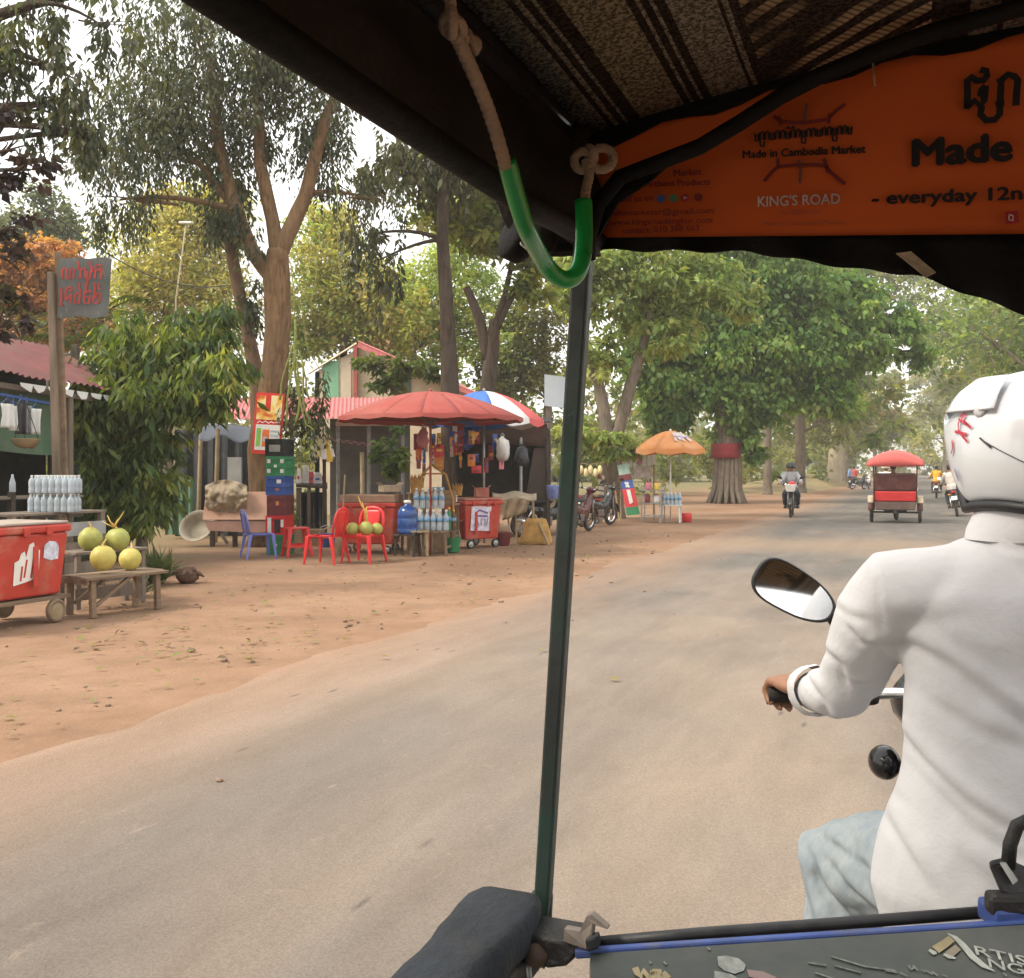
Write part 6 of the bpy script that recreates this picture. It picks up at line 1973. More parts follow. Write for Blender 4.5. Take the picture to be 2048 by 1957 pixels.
def head(mb, c, tilt=None, k=1.0):
    """skull, jaw, nose, lips, ears; faces +y"""
    rot = tilt or Matrix.Identity(3)
    q = lambda x, y, z: c + rot @ V((x, y, z)) * k
    mb.ball(q(0, -.005, .03), (.075 * k, .094 * k, .095 * k), 18, 12, rot)
    mb.ball(q(0, .03, -.045), (.055 * k, .055 * k, .065 * k), 14, 9, rot)
    mb.tube([q(0, .085, .025), q(0, .105, -.005), q(0, .112, -.018), q(0, .09, -.028)], [.010 * k, .013 * k, .017 * k, .012 * k], 8)
    mb.ball(q(0, .084, -.055), (.024 * k, .012 * k, .010 * k), 8, 6, rot)
    for s_ in (-1, 1):
        mb.ball(q(s_ * .076, -.005, 0), (.012 * k, .022 * k, .033 * k), 8, 6, rot)

def hand(mb, wr, d, side, up, curl=1.0, k=1.0):
    """palm, four unequal bent fingers and a thumb leaving the side; d points along the hand"""
    d, up = V(d).normalized(), V(up).normalized()
    s_ = d.cross(up).normalized() * side
    pal = wr + d * .045 * k
    rot = Matrix((s_, d, up)).transposed()
    mb.ball(pal, (.042 * k, .055 * k, .018 * k), 12, 8, rot)
    for i, (off, ln) in enumerate(((-.030, .070), (-.010, .080), (.011, .076), (.030, .060))):
        b = wr + d * .088 * k + s_ * off * k
        a1, a2 = R(55) * curl, R(125) * curl
        p1 = b + (d * math.cos(a1) - up * math.sin(a1)) * ln * .45 * k
        p2 = p1 + (d * math.cos(a2) - up * math.sin(a2)) * ln * .35 * k
        p3 = p2 + (d * math.cos(a2 + .5) - up * math.sin(a2 + .5)) * ln * .22 * k
        mb.tube([wr + d * .04 * k + s_ * off * .7 * k, b, p1, p2, p3], [.011 * k, .0105 * k, .0095 * k, .0085 * k, .006 * k], 8)
    tb_ = wr + d * .03 * k - s_ * .035 * k
    mb.tube([wr + d * .02 * k - s_ * .02 * k, tb_ - up * .008 * k, tb_ + d * .035 * k - up * .03 * k - s_ * .006 * k, tb_ + d * .05 * k - up * .048 * k], [.014 * k, .0135 * k, .011 * k, .008 * k], 8)

def person(label, loc, rz, J, shirt, pants, group=None, vox=.014, head_tilt=None, helmet=None, hair=True, shoes=None, sleeve=1.0, lean=0, skin=SKIN, cloth_disp=(.02, .09, 2)):
    t = thing('person', label, 'person', loc, rz, group, lean=lean)
    j = {k: V(v) for k, v in J.items()}
    mb = M()
    mb.loft([(j['pel'] - V((0, 0, .06)), .13, .10), (j['pel'] + V((0, 0, .06)), .135, .10), (j['pel'].lerp(j['che'], .5), .12, .09), (j['che'], .145, .10), (j['che'] + V((0, 0, .12)), .15, .085), (j['nek'] - V((0, 0, .03)), .075, .06), (j['nek'] + V((0, 0, .03)), .052, .055)], 18)
    mb.tube([j['nek'] - V((0, 0, .02)), j['hed'] - V((0, 0, .03))], [.055, .052], 12)
    head(mb, j['hed'], head_tilt)
    for s_ in ('L', 'R'):
        mb.tube([j['sh' + s_], j['sh' + s_].lerp(j['el' + s_], .4), j['el' + s_], j['el' + s_].lerp(j['wr' + s_], .35), j['wr' + s_]], [.048, .045, .036, .038, .025], 12)
        hand(mb, j['wr' + s_], j['hd' + s_], -1 if s_ == 'L' else 1, j.get('hu' + s_, V((0, 0, 1))))
        mb.tube([j['hp' + s_], j['hp' + s_].lerp(j['kn' + s_], .5), j['kn' + s_], j['kn' + s_].lerp(j['an' + s_], .3), j['an' + s_]], [.078, .068, .052, .05, .035], 12)
        fd = j.get('ft' + s_, V((0, 1, 0)))
        mb.tube([j['an' + s_] - fd * .05 - V((0, 0, .04)), j['an' + s_] + fd * .06 - V((0, 0, .045)), j['an' + s_] + fd * .16 - V((0, 0, .06))], [.035, .036, .028], 10, flat=.8)
    mb.build('body', skin, t, fuse=vox * .55, sm=4)
    mb = M()
    z0 = j['pel'] + V((0, 0, -.01))
    mb.loft(j.get('rings') and [] or [(z0, .18, .135), (j['pel'] + V((0, 0, .1)), .175, .135), (j['pel'].lerp(j['che'], .55), .16, .125), (j['che'], .18, .13), (j['che'] + V((0, 0, .12)), .185, .115), (j['nek'] - V((0, 0, .045)), .11, .085), (j['nek'] + V((0, 0, .005)), .072, .072)], 20)
    for s_ in ('L', 'R'):
        e = j['sh' + s_].lerp(j['el' + s_], min(1, sleeve))
        pts = [j['che'] + V((0, 0, .1)), j['sh' + s_], j['sh' + s_].lerp(j['el' + s_], .5 * min(1, sleeve)), e]
        rr = [.09, .078, .068, .062]
        if sleeve >= 1:
            pts += [j['el' + s_].lerp(j['wr' + s_], .5), j['el' + s_].lerp(j['wr' + s_], .9)]
            rr += [.056, .048]
        mb.tube(pts, rr, 14)
    mb.build('shirt', shirt, t, fuse=vox, sm=5, disp=cloth_disp)
    mb = M()
    mb.loft([(j['pel'] - V((0, 0, .10)), .14, .12), (j['pel'] - V((0, 0, .04)), .165, .13), (j['pel'] + V((0, 0, .06)), .16, .125)], 18)
    for s_ in ('L', 'R'):
        mb.tube([j['hp' + s_], j['hp' + s_].lerp(j['kn' + s_], .5), j['kn' + s_], j['kn' + s_].lerp(j['an' + s_], .4), j['kn' + s_].lerp(j['an' + s_], .93)], [.105, .092, .078, .07, .058], 14)
    mb.build('trousers', pants, t, fuse=vox, sm=5, disp=cloth_disp)
    for s_ in ('L', 'R'):
        fd = j.get('ft' + s_, V((0, 1, 0)))
        mb = M().tube([j['an' + s_] - fd * .06 - V((0, 0, .045)), j['an' + s_] + fd * .05 - V((0, 0, .045)), j['an' + s_] + fd * .18 - V((0, 0, .065))], [.042, .045, .034], 10, flat=.85)
        mb.build('shoe', shoes or BLACK, t, smooth=True)
    if hair and helmet is None:
        rot = head_tilt or Matrix.Identity(3)
        M().ball(j['hed'] + rot @ V((0, -.018, .045)), (.083, .097, .090), 18, 11, rot).build('hair', HAIR, t, smooth=True, disp=(.012, .02, 2))
    if helmet is not None:
        h_ = M().lathe([(.02, .165), (.075, .152), (.115, .115), (.135, .06), (.138, 0), (.132, -.03), (.12, -.03)], j['hed'] + V((0, -.005, .02)), 20).build('helmet', helmet, t, smooth=True)
        M().hexa([j['hed'] + V((x, y, z)) for x, y, z in ((-.1, .1, .06), (.1, .1, .06), (.08, .2, .05), (-.08, .2, .05))], [j['hed'] + V((x, y, z)) for x, y, z in ((-.1, .1, .07), (.1, .1, .07), (.08, .2, .06), (-.08, .2, .06))]).build('peak', helmet, h_)
    return t

def rider_pose(back=0.0, y0=0.0, arms=True):
    y = y0
    return dict(pel=(0, y - .02, .86), che=(0, y + .03, 1.19), nek=(0, y + .05, 1.41), hed=(0, y + .08, 1.52),
                shL=(-.17, y + .03, 1.34), shR=(.17, y + .03, 1.34),
                elL=(-.27, y + .2, 1.13), elR=(.27, y + .2, 1.13), wrL=(-.315, y + .38, 1.06), wrR=(.315, y + .38, 1.06),
                hdL=(-.15, 1, -.05), hdR=(.15, 1, -.05), hpL=(-.09, y + .0, .84), hpR=(.09, y + .0, .84),
                knL=(-.2, y + .36, .72), knR=(.2, y + .36, .72), anL=(-.19, y + .12, .36), anR=(.19, y + .12, .36))

def pass_pose(y0=-.38):
    p = rider_pose(y0=y0)
    p.update(elL=(-.22, y0 + .12, 1.08), elR=(.22, y0 + .12, 1.08), wrL=(-.15, y0 + .30, 1.0), wrR=(.15, y0 + .30, 1.0), hdL=(.4, .9, 0), hdR=(-.4, .9, 0))
    return p

JEANS = mat('blue jeans', (.09, .13, .20), .85, .25, 5, .4, 60)
DARKT = mat('dark trousers', (.028, .032, .045), .85, .3, 6, .3, 60)
GREYS = mat('grey shirt', (.34, .34, .36), .85, .15, 5, .3, 40)
TEALS = mat('pale teal shirt', (.35, .44, .43), .85, .15, 5, .3, 40)
YELS = mat('yellow shirt', (.72, .36, .03), .8, .12, 5, .3, 40)
BLKP = mat('black paint', (.02, .02, .022), .25, .2, 6, coat=.5)
DREDP = mat('dark red paint', (.09, .012, .012), .25, .2, 6, coat=.5)
WHITEP = mat('white paint', (.68, .67, .64), .3, .08, 5, coat=.4)

# oncoming motorcycle with two riders
def placed(px, d, dz=0):
    return gx(px, d)
p1 = gx(1583, 32.0)
h1 = RZ + math.pi + R(4)
motorcycle('oncoming motorcycle with two riders and a red and white front load', p1, h1, BLKP, 'motorcycles on the road', basket=True, plate=False)
person('person in a grey shirt and dark helmet steering the oncoming motorcycle', p1, h1, rider_pose(), GREYS, DARKT, 'people on the oncoming motorcycle', helmet=mat('dark helmet', (.03, .035, .04), .25, .2, 6))
pp = pass_pose(); 
for k in ('hed', 'nek', 'che', 'shL', 'shR', 'elL', 'elR', 'wrL', 'wrR'):
    pp[k] = (pp[k][0] + .10, pp[k][1], pp[k][2])
person('person in a pale teal shirt and jeans riding behind on the oncoming motorcycle', p1, h1, pp, TEALS, JEANS, 'people on the oncoming motorcycle')

# leaning motorcycle right of the red carriage, rider partly behind the white helmet
p2 = gx(1915, 32.5)
h2 = RZ - R(2)
motorcycle('black motorcycle with white number plate between the red carriage and the white helmet', p2, h2, BLKP, 'motorcycles on the road', lean=R(-9))
person('person in a pale shirt and dark trousers on the motorcycle with the white number plate', p2, h2, rider_pose(), mat('pale shirt', (.50, .46, .42), .85, .12, 5, .3, 40), DARKT, 'people riding ahead', lean=R(-9))
p3 = gx(1873, 52)
motorcycle('far motorcycle ridden by the person in yellow', p3, h2, BLKP, 'motorcycles on the road')
person('person in a bright yellow shirt riding far ahead', p3, h2, rider_pose(), YELS, DARKT, 'people riding ahead')

# motorcycles parked at the stalls
mk1 = motorcycle('black motorcycle parked just left of the green pole', gx(1084, 22.8), R(-58), BLKP, 'motorcycles parked at the stalls', lean=R(6))
mk2 = motorcycle('dark red motorcycle parked just right of the green pole', gx(1150, 24.0), R(-32), DREDP, 'motorcycles parked at the stalls', lean=R(7))
mk3 = motorcycle('black motorcycle parked behind the dark red one at the tree foot', gx(1190, 26.8), R(-40), BLKP, 'motorcycles parked at the stalls', lean=R(7))
# far parked by the verge
for i, (px, d, lb) in enumerate(((1715, 74, 'motorcycle parked far off by the pale trunk, left one'), (1732, 76, 'motorcycle parked far off by the pale trunk, middle one'), (1752, 78, 'motorcycle parked far off by the pale trunk, right one'))):
    dup(mk1, gx(px, d), R(-60 + i * 25), lb, {'black paint': [BLKP, WHITEP, DREDP][i]})['group'] = 'motorcycles parked far off'
pst = dict(pel=(0, 0, .90), che=(0, .0, 1.22), nek=(0, .01, 1.44), hed=(0, .03, 1.57), shL=(-.17, 0, 1.37), shR=(.17, 0, 1.37), elL=(-.22, -.01, 1.10), elR=(.22, -.01, 1.10), wrL=(-.22, .05, .86), wrR=(.22, .05, .86),
           hdL=(0, .15, -1), hdR=(0, .15, -1), huL=(-1, 0, 0), huR=(1, 0, 0), hpL=(-.09, 0, .88), hpR=(.09, 0, .88), knL=(-.10, .02, .48), knR=(.11, .01, .48), anL=(-.10, -.01, .09), anR=(.12, .0, .09))
person('person in a blue shirt standing far off beside the pale trunk', gx(1700, 80), R(40), pst, mat('blue shirt', (.22, .32, .50), .85), DARKT, vox=.02)
person('person in a red shirt standing far off right of the one in blue', gx(1708, 82), R(-20), pst, mat('red shirt', (.50, .08, .06), .85), JEANS, vox=.02)

# the red passenger carriage ahead
def carriage():
    t = thing('carriage', 'dark red two wheeled passenger carriage with a red canopy driving ahead', 'carriage', gx(1791, 28.4), RZ)
    CR = mat('carriage red', (.52, .03, .03), .45, .12, 4)
    DK = mat('carriage maroon', (.085, .022, .022), .5, .2, 4, dirt=((.18, .09, .07), .15, 3))
    GB = mat('carriage grey brown', (.15, .10, .085), .7, .25, 4)
    for s_ in (-1, 1):
        wheel(t, (s_ * .63, .10, .29), .29, .09, (1, 0, 0), spokes=14, hm=STEEL)
        mb = M()
        for k in range(9):
            q = R(5 + k * 21)
            mb.v += [V((s_ * .63 + a_ * .075, .10 + .35 * math.cos(q), .30 + .35 * math.sin(q))) for a_ in (-1, 1)]
        mb.f = [(2 * k, 2 * k + 1, 2 * k + 3, 2 * k + 2) for k in range(8)]
        o_ = mb.build('fender', DK, t, smooth=True); sd = o_.modifiers.new('th', 'SOLIDIFY'); sd.thickness = .012
        M().box((s_ * .64, -.30, .66), (.15, .05, .20)).build('tail_lamp', mat('cream lamp', (.66, .58, .42), .3), t, bevel=.02)
    M().hexa([V((-.5, -.34, .36)), V((.5, -.34, .36)), V((.5, 1.0, .36)), V((-.5, 1.0, .36))], [V((-.55, -.40, .60)), V((.55, -.40, .60)), V((.55, 1.05, .60)), V((-.55, 1.05, .60))]).build('floor_tub', GB, t, bevel=.03)
    M().hexa([V((-.55, -.42, .605)), V((.55, -.42, .605)), V((.55, -.2, .605)), V((-.55, -.2, .605))], [V((-.56, -.46, .88)), V((.56, -.46, .88)), V((.56, -.2, .88)), V((-.56, -.2, .88))]).build('red_panel', CR, t, bevel=.03)
    M().hexa([V((-.55, -.45, .885)), V((.55, -.45, .885)), V((.55, -.3, .885)), V((-.55, -.3, .885))], [V((-.53, -.55, 1.38)), V((.53, -.55, 1.38)), V((.53, -.44, 1.38)), V((-.53, -.44, 1.38))]).build('seat_back', DK, t, bevel=.05)
    M().box((0, .05, .72), (1.06, .48, .14)).build('seat', CR, t, bevel=.04)
    M().box((0, .95, .80), (1.04, .06, .4)).build('front_panel', CR, t, bevel=.03)
    for s_ in (-1, 1):
        M().tube([V((s_ * .54, -.4, .88)), V((s_ * .56, 0, .98)), V((s_ * .56, .5, .95)), V((s_ * .52, .98, 1.0))], .025, 8).build('arm_rail', CHROME, t, smooth=True)
        for y in (-.46, .95):
            M().cyl((s_ * .54, y, .6), (s_ * .56, y, 1.78), .018, n=8).build('canopy_post', DK, t, smooth=True)
    CAN = mat('carriage canopy', (.56, .11, .10), .7, .08, 3)
    def cf(u, v):
        x = (u - .5) * 1.46; y = -.72 + v * 2.1
        return V((x, y, 2.02 - .55 * x * x - .10 * (abs(v - .5) * 2) ** 2))
    M().grid(cf, 14, 8, (0, 0, -.02)).build('canopy', CAN, t, smooth=True)
    for v_, y in ((0, -.735), (1, 1.395)):
        def ff(u, v):
            p = cf(u, v_) + V((0, (-.012 if v_ == 0 else .012), -.01))
            p.z = p.z * (1 - v) + (1.575 - .02 * (1 - (2 * u - 1) ** 2)) * v
            return p
        M().grid(ff, 14, 2, (0, .004, 0)).build('canopy_fringe', CAN, t, smooth=True)
    M().tube([V((0, -.3, .36)), V((0, -.42, .30)), V((0, -.2, .12))], [.05, .06, .03], 8).build('tow_step', BLACK, t, smooth=True)
    M().hexa([V((-.28, -.3, .30)), V((.28, -.3, .30)), V((.28, .2, .30)), V((-.28, .2, .30))], [V((-.3, -.35, .36)), V((.3, -.35, .36)), V((.3, .25, .36)), V((-.3, .25, .36))]).build('underframe', BLACK, t)
    M().bar((-.63, .1, .29), (.63, .1, .29), .05, .05).build('axle', BLACK, t)
    M().tube([V((0, 1.0, .45)), V((0, 1.5, .6)), V((0, 1.9, .75))], .03, 8).build('tow_bar', BLACK, t, smooth=True)
    return t
cr = carriage()
crm = MTX[cr.name]
sp_ = dict(pel=(0, 0, .86), che=(0, -.06, 1.16), nek=(0, -.06, 1.38), hed=(0, -.03, 1.52), shL=(-.17, -.06, 1.31), shR=(.17, -.06, 1.31), elL=(-.24, .05, 1.06), elR=(.24, .05, 1.06), wrL=(-.16, .26, .98), wrR=(.16, .26, .98),
           hdL=(.2, 1, 0), hdR=(-.2, 1, 0), hpL=(-.1, .04, .86), hpR=(.1, .04, .86), knL=(-.13, .45, .86), knR=(.13, .45, .86), anL=(-.13, .5, .52), anR=(.13, .5, .52))
person('dark haired person seated in the red carriage', crm @ V((-.06, .0, .0)), RZ, sp_, DARKT, JEANS, 'people in the carriage')
p4 = crm @ V((0, 2.15, 0))
motorcycle('motorcycle pulling the red carriage, mostly hidden by it', p4, RZ, DREDP, 'motorcycles on the road')
person('person in a white hat and pale shirt steering the carriage motorcycle', crm @ V((-.30, 2.1, 0)), RZ, rider_pose(), WHITE_C, DARKT, 'people in the carriage', helmet=mat('cream hat', (.70, .62, .45), .7))
# ---------------------------------------------------------------- the carriage we ride in
VINYL = mat('black vinyl', (.007, .0065, .006), .7, .3, 4, .35, 14, spec=.15, dirt=((.018, .014, .011), .1, 3))
VINYLB = mat('brown black canvas', (.021, .017, .014), .9, .5, 2.5, .4, 18, spec=.1)
FRAME = mat('dark green frame paint', (.036, .041, .040), .45, .4, 5, .12, 60, dirt=((.018, .065, .045), .2, 7))
tr = thing('passenger_trailer', 'black roofed passenger trailer seen from its seat, green corner pole and padded arm rail', 'trailer', (0, 0, 0), RZ)
def tp(a_, b_, z):
    return U * a_ + S * b_ + V((0, 0, z))
FA, LB, CB = 1.30, -.402, .26          # front plane, left edge of the lining, centre line
RB = 2 * CB - LB
def roofz(b_):
    q = (b_ - CB) / (RB - CB)
    return 1.945 + .075 * (1 - q * q)
# lining with the woven pattern
m_, k_ = raw('woven lining', .95, 0, .1)
tc = k_.n('TexCoord'); sp = k_.n('SeparateXYZ'); k_.l(tc.outputs['Object'], sp.inputs[0])
bb_ = k_.math('DIVIDE', k_.math('SUBTRACT', sp.outputs[0], LB), .52)
fr_ = k_.math('FRACT', bb_)
DKB, GRY, LIN, TAN = (.045, .030, .022), (.20, .16, .115), (.034, .022, .015), (.46, .32, .18)
base_c = k_.ramp(fr_, [(0, GRY), (.055, LIN), (.068, GRY), (.082, LIN), (.095, GRY), (.105, LIN), (.135, (.20, .155, .095)), (.245, LIN), (.258, GRY), (.268, LIN), (.282, GRY), (.292, LIN), (.31, GRY), (.40, LIN), (.41, GRY), (.42, DKB), (.86, LIN), (.875, GRY), (.93, LIN), (.945, GRY)], 'CONSTANT')
spk = k_.ramp(k_.noise(tc.outputs['Object'], 210, 3, .7), [(.44, (.35,) * 3), (.58, (1.5,) * 3)])
c_ = k_.mix(1.0, base_c, spk, 'MULTIPLY')
# tan slanting feather motif inside the wide dark band
mp = k_.n('Mapping'); mp.inputs['Rotation'].default_value = (0, 0, R(38)); k_.l(tc.outputs['Object'], mp.inputs[0])
wv = k_.n('TexWave', Scale=9.5, Distortion=1.4, Detail=2); wv.bands_direction = 'Y'; k_.l(mp.outputs[0], wv.inputs[0])
wv2 = k_.n('TexWave', Scale=38, Distortion=2.0, Detail=2); wv2.bands_direction = 'X'; k_.l(mp.outputs[0], wv2.inputs[0])
mo = k_.ramp(wv.outputs['Fac'], [(.48, (0,) * 3), (.6, (1,) * 3)])
mo2 = k_.ramp(wv2.outputs['Fac'], [(.2, (.35,) * 3), (.5, (1,) * 3)])
msk = k_.ramp(fr_, [(0, (0,) * 3), (.44, (1,) * 3), (.80, (0,) * 3)], 'CONSTANT')
off = k_.ramp(k_.noise(tc.outputs['Object'], 4.5, 2), [(.42, (0,) * 3), (.5, (1,) * 3)])
f_ = k_.mix(1.0, k_.mix(1.0, mo, mo2, 'MULTIPLY'), k_.mix(1.0, msk, off, 'MULTIPLY'), 'MULTIPLY')
c_ = k_.mix(f_, c_, TAN)
k_.l(c_, k_.b.inputs['Base Color'])
k_.bump(k_.noise(tc.outputs['Object'], 160, 3), .4, .004)
LINING = m_
def lin(u, v):
    a_ = -1.2 + v * (FA + 1.2)
    b_ = LB + u * (RB - LB)
    return tp(a_, b_, roofz(b_) - .012 * math.sin(v * 21) * math.sin(u * 3.14) - .03 * max(0, (v - .9)) * 10 * .25)
M().grid(lin, 28, 40, (0, 0, .02)).build('roof_lining', LINING, tr, smooth=True, world=True)
M().grid(lambda u, v: tp(-1.3 + v * (FA + 1.36), LB - .08 + u * (RB - LB + .16), roofz(LB + u * (RB - LB)) + .05), 20, 6, (0, 0, .02)).build('roof_cover', VINYL, tr, smooth=True, world=True)
# rolled side curtains and the outer roof rails
def curtain(sgn, name):
    e = LB if sgn < 0 else RB
    def f(u, v):
        a_ = -1.3 + u * (FA + 1.3)
        b_ = e + sgn * (.004 - .018 * v + .006 * math.sin(math.pi * v)) 
        z = 1.952 - .172 * v + .016 * math.sin(u * 17 + 3 * v) * math.sin(math.pi * v)
        return tp(a_, b_ + sgn * .02 * math.sin(u * 9 + v * 4) * math.sin(math.pi * v), z)
    M().grid(f, 50, 12, S * (.012 * sgn)).build(name, VINYLB, tr, smooth=True, world=True)
    M().tube([tp(-1.3, e - sgn * .015, 1.780), tp(1.0, e - sgn * .015, 1.780), tp(FA - .02, e - sgn * .015, 1.795)], .013, 12).build('lower_rail', VINYL, tr, smooth=True, world=True)
    M().tube([tp(-1.3, e + sgn * .012, 1.925), tp(FA, e + sgn * .012, 1.925)], .012, 10).build('upper_rail', mat('worn black steel', (.02, .02, .021), .3, .3, 6), tr, smooth=True, world=True)
    M().tube([tp(-1.3, e + sgn * .030, 1.89), tp(FA, e + sgn * .030, 1.89)], .012, 10).build('upper_rail', mat('worn black steel', (.02, .02, .021), .3, .3, 6), tr, smooth=True, world=True)
curtain(-1, 'side_curtain')
curtain(1, 'side_curtain')
# bunched curtain end at the front corner
mb = M()
mb.slab([at(985, 395, 1.34), at(1000, 440, 1.34), at(1040, 505, 1.34), at(1110, 508, 1.34), at(1190, 502, 1.34), at(1198, 420, 1.34), at(1192, 300, 1.35), at(1110, 240, 1.35), at(1060, 300, 1.36)], U * .035)
mb.build('curtain_end', VINYLB, tr, world=True, bevel=.012)
M().tube([at(1000, 390, 1.30), at(1060, 420, 1.31), at(1120, 330, 1.31), at(1160, 262, 1.32)], [.012, .02, .022, .016], 10).build('curtain_fold', VINYL, tr, smooth=True, world=True)
M().tube([at(1080, 500, 1.30), at(1110, 400, 1.305), at(1135, 300, 1.31), at(1165, 258, 1.32)], [.018, .022, .02, .014], 10).build('curtain_fold', VINYLB, tr, smooth=True, world=True)
lm = M().lathe([(.012, 0), (.03, .004), (.034, .012), (.034, .03), (.028, .034), (.012, .036)], at(1062, 486, 1.36), 20, Matrix.Rotation(R(-70), 3, 'Y') @ Matrix.Rotation(R(25), 3, 'X')).build('marker_lamp', VINYL, tr, smooth=True, world=True)
for q in (0, 1, 2):
    M().tube([at(1036 + q * 9, 462 + 2 * q, 1.325), at(1042 + q * 10, 490 + 3 * q, 1.32), at(1064 + q * 8, 508 + q * 2, 1.325)], .0012, 5).build('lens_ring', GLASS_L, lm, world=True)
# corner pole, square tube, raked
def pole(p0, p1, w_):
    d = (p1 - p0).normalized()
    e1 = (S - d * S.dot(d)).normalized(); e2 = d.cross(e1)
    k = (e1 + e2).normalized(), (e1 - e2).normalized()
    q = [e1 * a_ + e2 * b_ for a_, b_ in ((-1, -1), (1, -1), (1, 1), (-1, 1))]
    return M().add([p0 + x * w_ / 2 for x in q] + [p1 + x * w_ / 2 for x in q], [(3, 2, 1, 0), (4, 5, 6, 7), (0, 1, 5, 4), (1, 2, 6, 5), (2, 3, 7, 6), (3, 0, 4, 7)])
P0, P1 = at(1083, 1850, 1.56), at(1172, 430, 1.30)
pole(P0, P1, .024).build('corner_pole', FRAME, tr, world=True, bevel=.004)
rp0, rp1 = tp(1.28, 2 * CB + .36, P0.z), tp(1.28, 2 * CB + .36, 1.84)
pole(rp0, rp1, .024).build('corner_pole', FRAME, tr, world=True, bevel=.004)
for b_ in (LB - .02, RB + .02):
    pole(tp(-1.1, b_, .45), tp(-1.1, b_, 1.9), .024).build('corner_pole', FRAME, tr, world=True, bevel=.004)
M().cyl(at(1084, 1790, 1.553), at(1080, 1870, 1.566), .017, n=14).build('pole_socket', BLACK, tr, smooth=True, world=True)
# arched bow across the front, swept down to the pole
bow = [(1176, 520, 1.285), (1178, 470, 1.275), (1196, 410, 1.265), (1240, 355, 1.25), (1300, 332, 1.235), (1400, 294, 1.21), (1480, 246, 1.19), (1560, 194, 1.175), (1640, 152, 1.155), (1720, 118, 1.14), (1860, 66, 1.115), (2048, 14, 1.08)]
P = [at(*q) for q in bow]
P += [tp((P[-1].dot(U)), CB, P[-1].z + .012)]
mir = [tp(p.dot(U), 2 * CB - p.dot(S), p.z) for p in reversed(P[:-1])]
M().tube(P + mir, .0098, 12).build('roof_bow', VINYL, tr, smooth=True, world=True)
M().slab([at(1188, 488, 1.290), at(1190, 420, 1.288), at(1240, 365, 1.27), at(1330, 335, 1.24), at(1300, 362, 1.25), at(1235, 405, 1.275)], U * .006).build('bow_gusset', VINYL, tr, world=True)
M().grid(lambda u, v: tp(FA - .015, LB + u * (RB - LB), roofz(LB + u * (RB - LB)) - .006 - (.022 + .006 * math.sin(u * 60)) * v), 40, 2, U * .004).build('lining_hem', VINYL, tr, world=True)
# lower flap of the front valance
def flap(u, v):
    px = 1186 + u * 1000
    top = 476 - 9 * u
    if px < 1500: bot = 500 + (px - 1186) * .012
    elif px < 1720: bot = 504 + (px - 1500) * .16
    elif px < 1830: bot = 539 + (px - 1720) * .1
    else: bot = 550 + min(1, (px - 1830) / 230) * 82
    d = 1.335 - u * .22
    return at(px, top + (bot - top) * v + 3 * math.sin(px * .05) * v, d + .012 * math.sin(px * .03) * v)
M().grid(flap, 50, 6, U * .004).build('valance_flap', VINYL, tr, smooth=True, world=True)
M().slab([at(1792, 508, 1.165), at(1822, 504, 1.16), at(1872, 546, 1.15), at(1852, 556, 1.15)], U * -.003).build('cloth_strap', CLOTH, tr, world=True)

# seat, floor, side, wheels of the trailer (beneath the camera)
M().slab([tp(-1.2, LB - .05, .42), tp(1.25, LB - .05, .42), tp(1.25, RB + .05, .42), tp(-1.2, RB + .05, .42)], (0, 0, .04)).build('floor', mat('floor plate', (.10, .10, .10), .6, .3, 4), tr, world=True)
M().slab([tp(-.75, LB, .74), tp(-.25, LB, .74), tp(-.25, RB, .74), tp(-.75, RB, .74)], (0, 0, .1)).build('bench_seat', SEATM, tr, world=True, bevel=.02)
M().slab([tp(-.85, LB, .84), tp(-.78, LB, .84), tp(-.78, RB, .84), tp(-.85, RB, .84)], (0, 0, .36)).build('bench_back', SEATM, tr, world=True, bevel=.02)
M().slab([tp(-.72, LB + .02, .465), tp(-.3, LB + .02, .465), tp(-.3, RB - .02, .465), tp(-.72, RB - .02, .465)], (0, 0, .27)).build('seat_box', BLUEP, tr, world=True)
inv = MTX[tr.name].inverted()
for b_ in (LB - .16, RB + .16):
    wheel(tr, inv @ tp(-.35, b_, .29), .29, .1, (1, 0, 0), spokes=14)
# padded arm rail running back from the pole
def railp(s, z=0, o=0):
    return at(1030, 1778, 1.50) - U * s + V((0, 0, z)) + S * o
mb = M()
n_, k = 26, 12
for i in range(n_ + 1):
    s = -.02 + i / n_ * .95
    wob = .006 * noise.noise(V((s * 14, 0, 0))) + (.010 if .10 < s < .17 else 0) * 0
    hw, hh = .056 + wob - (.009 if s > .14 else 0) * (1 + .6 * noise.noise(V((s * 30, 1, 0)))), .034
    if i == 0: hw, hh = .050, .029
    if i == n_: hw, hh = .03, .025
    c = railp(s, -.04 - .006 * math.sin(s * 4), -.016)
    for j in range(k):
        q = 2 * math.pi * j / k + .26
        x = abs(math.cos(q)) ** .36 * (1 if math.cos(q) > 0 else -1); y = abs(math.sin(q)) ** .36 * (1 if math.sin(q) > 0 else -1)
        mb.v.append(c + S * (x * hw) + V((0, 0, y * hh)))
for i in range(n_):
    for j in range(k):
        mb.f.append((i * k + j, i * k + (j + 1) % k, (i + 1) * k + (j + 1) % k, (i + 1) * k + j))
mb.f.append(tuple(reversed(range(k)))); mb.f.append(tuple(n_ * k + j for j in range(k)))
mb.build('arm_pad', mat('grey black foam', (.020, .024, .030), .85, .4, 9, .5, 50, dirt=((.045, .043, .041), .1, 7)), tr, smooth=True, world=True)
M().bar(railp(-.03, -.10, .015), railp(.95, -.10, .015), .035, .045).build('arm_rail', mat('rail paint', (.016, .016, .017), .6, .4, 8, dirt=((.10, .085, .07), .12, 14)), tr, world=True, bevel=.005)
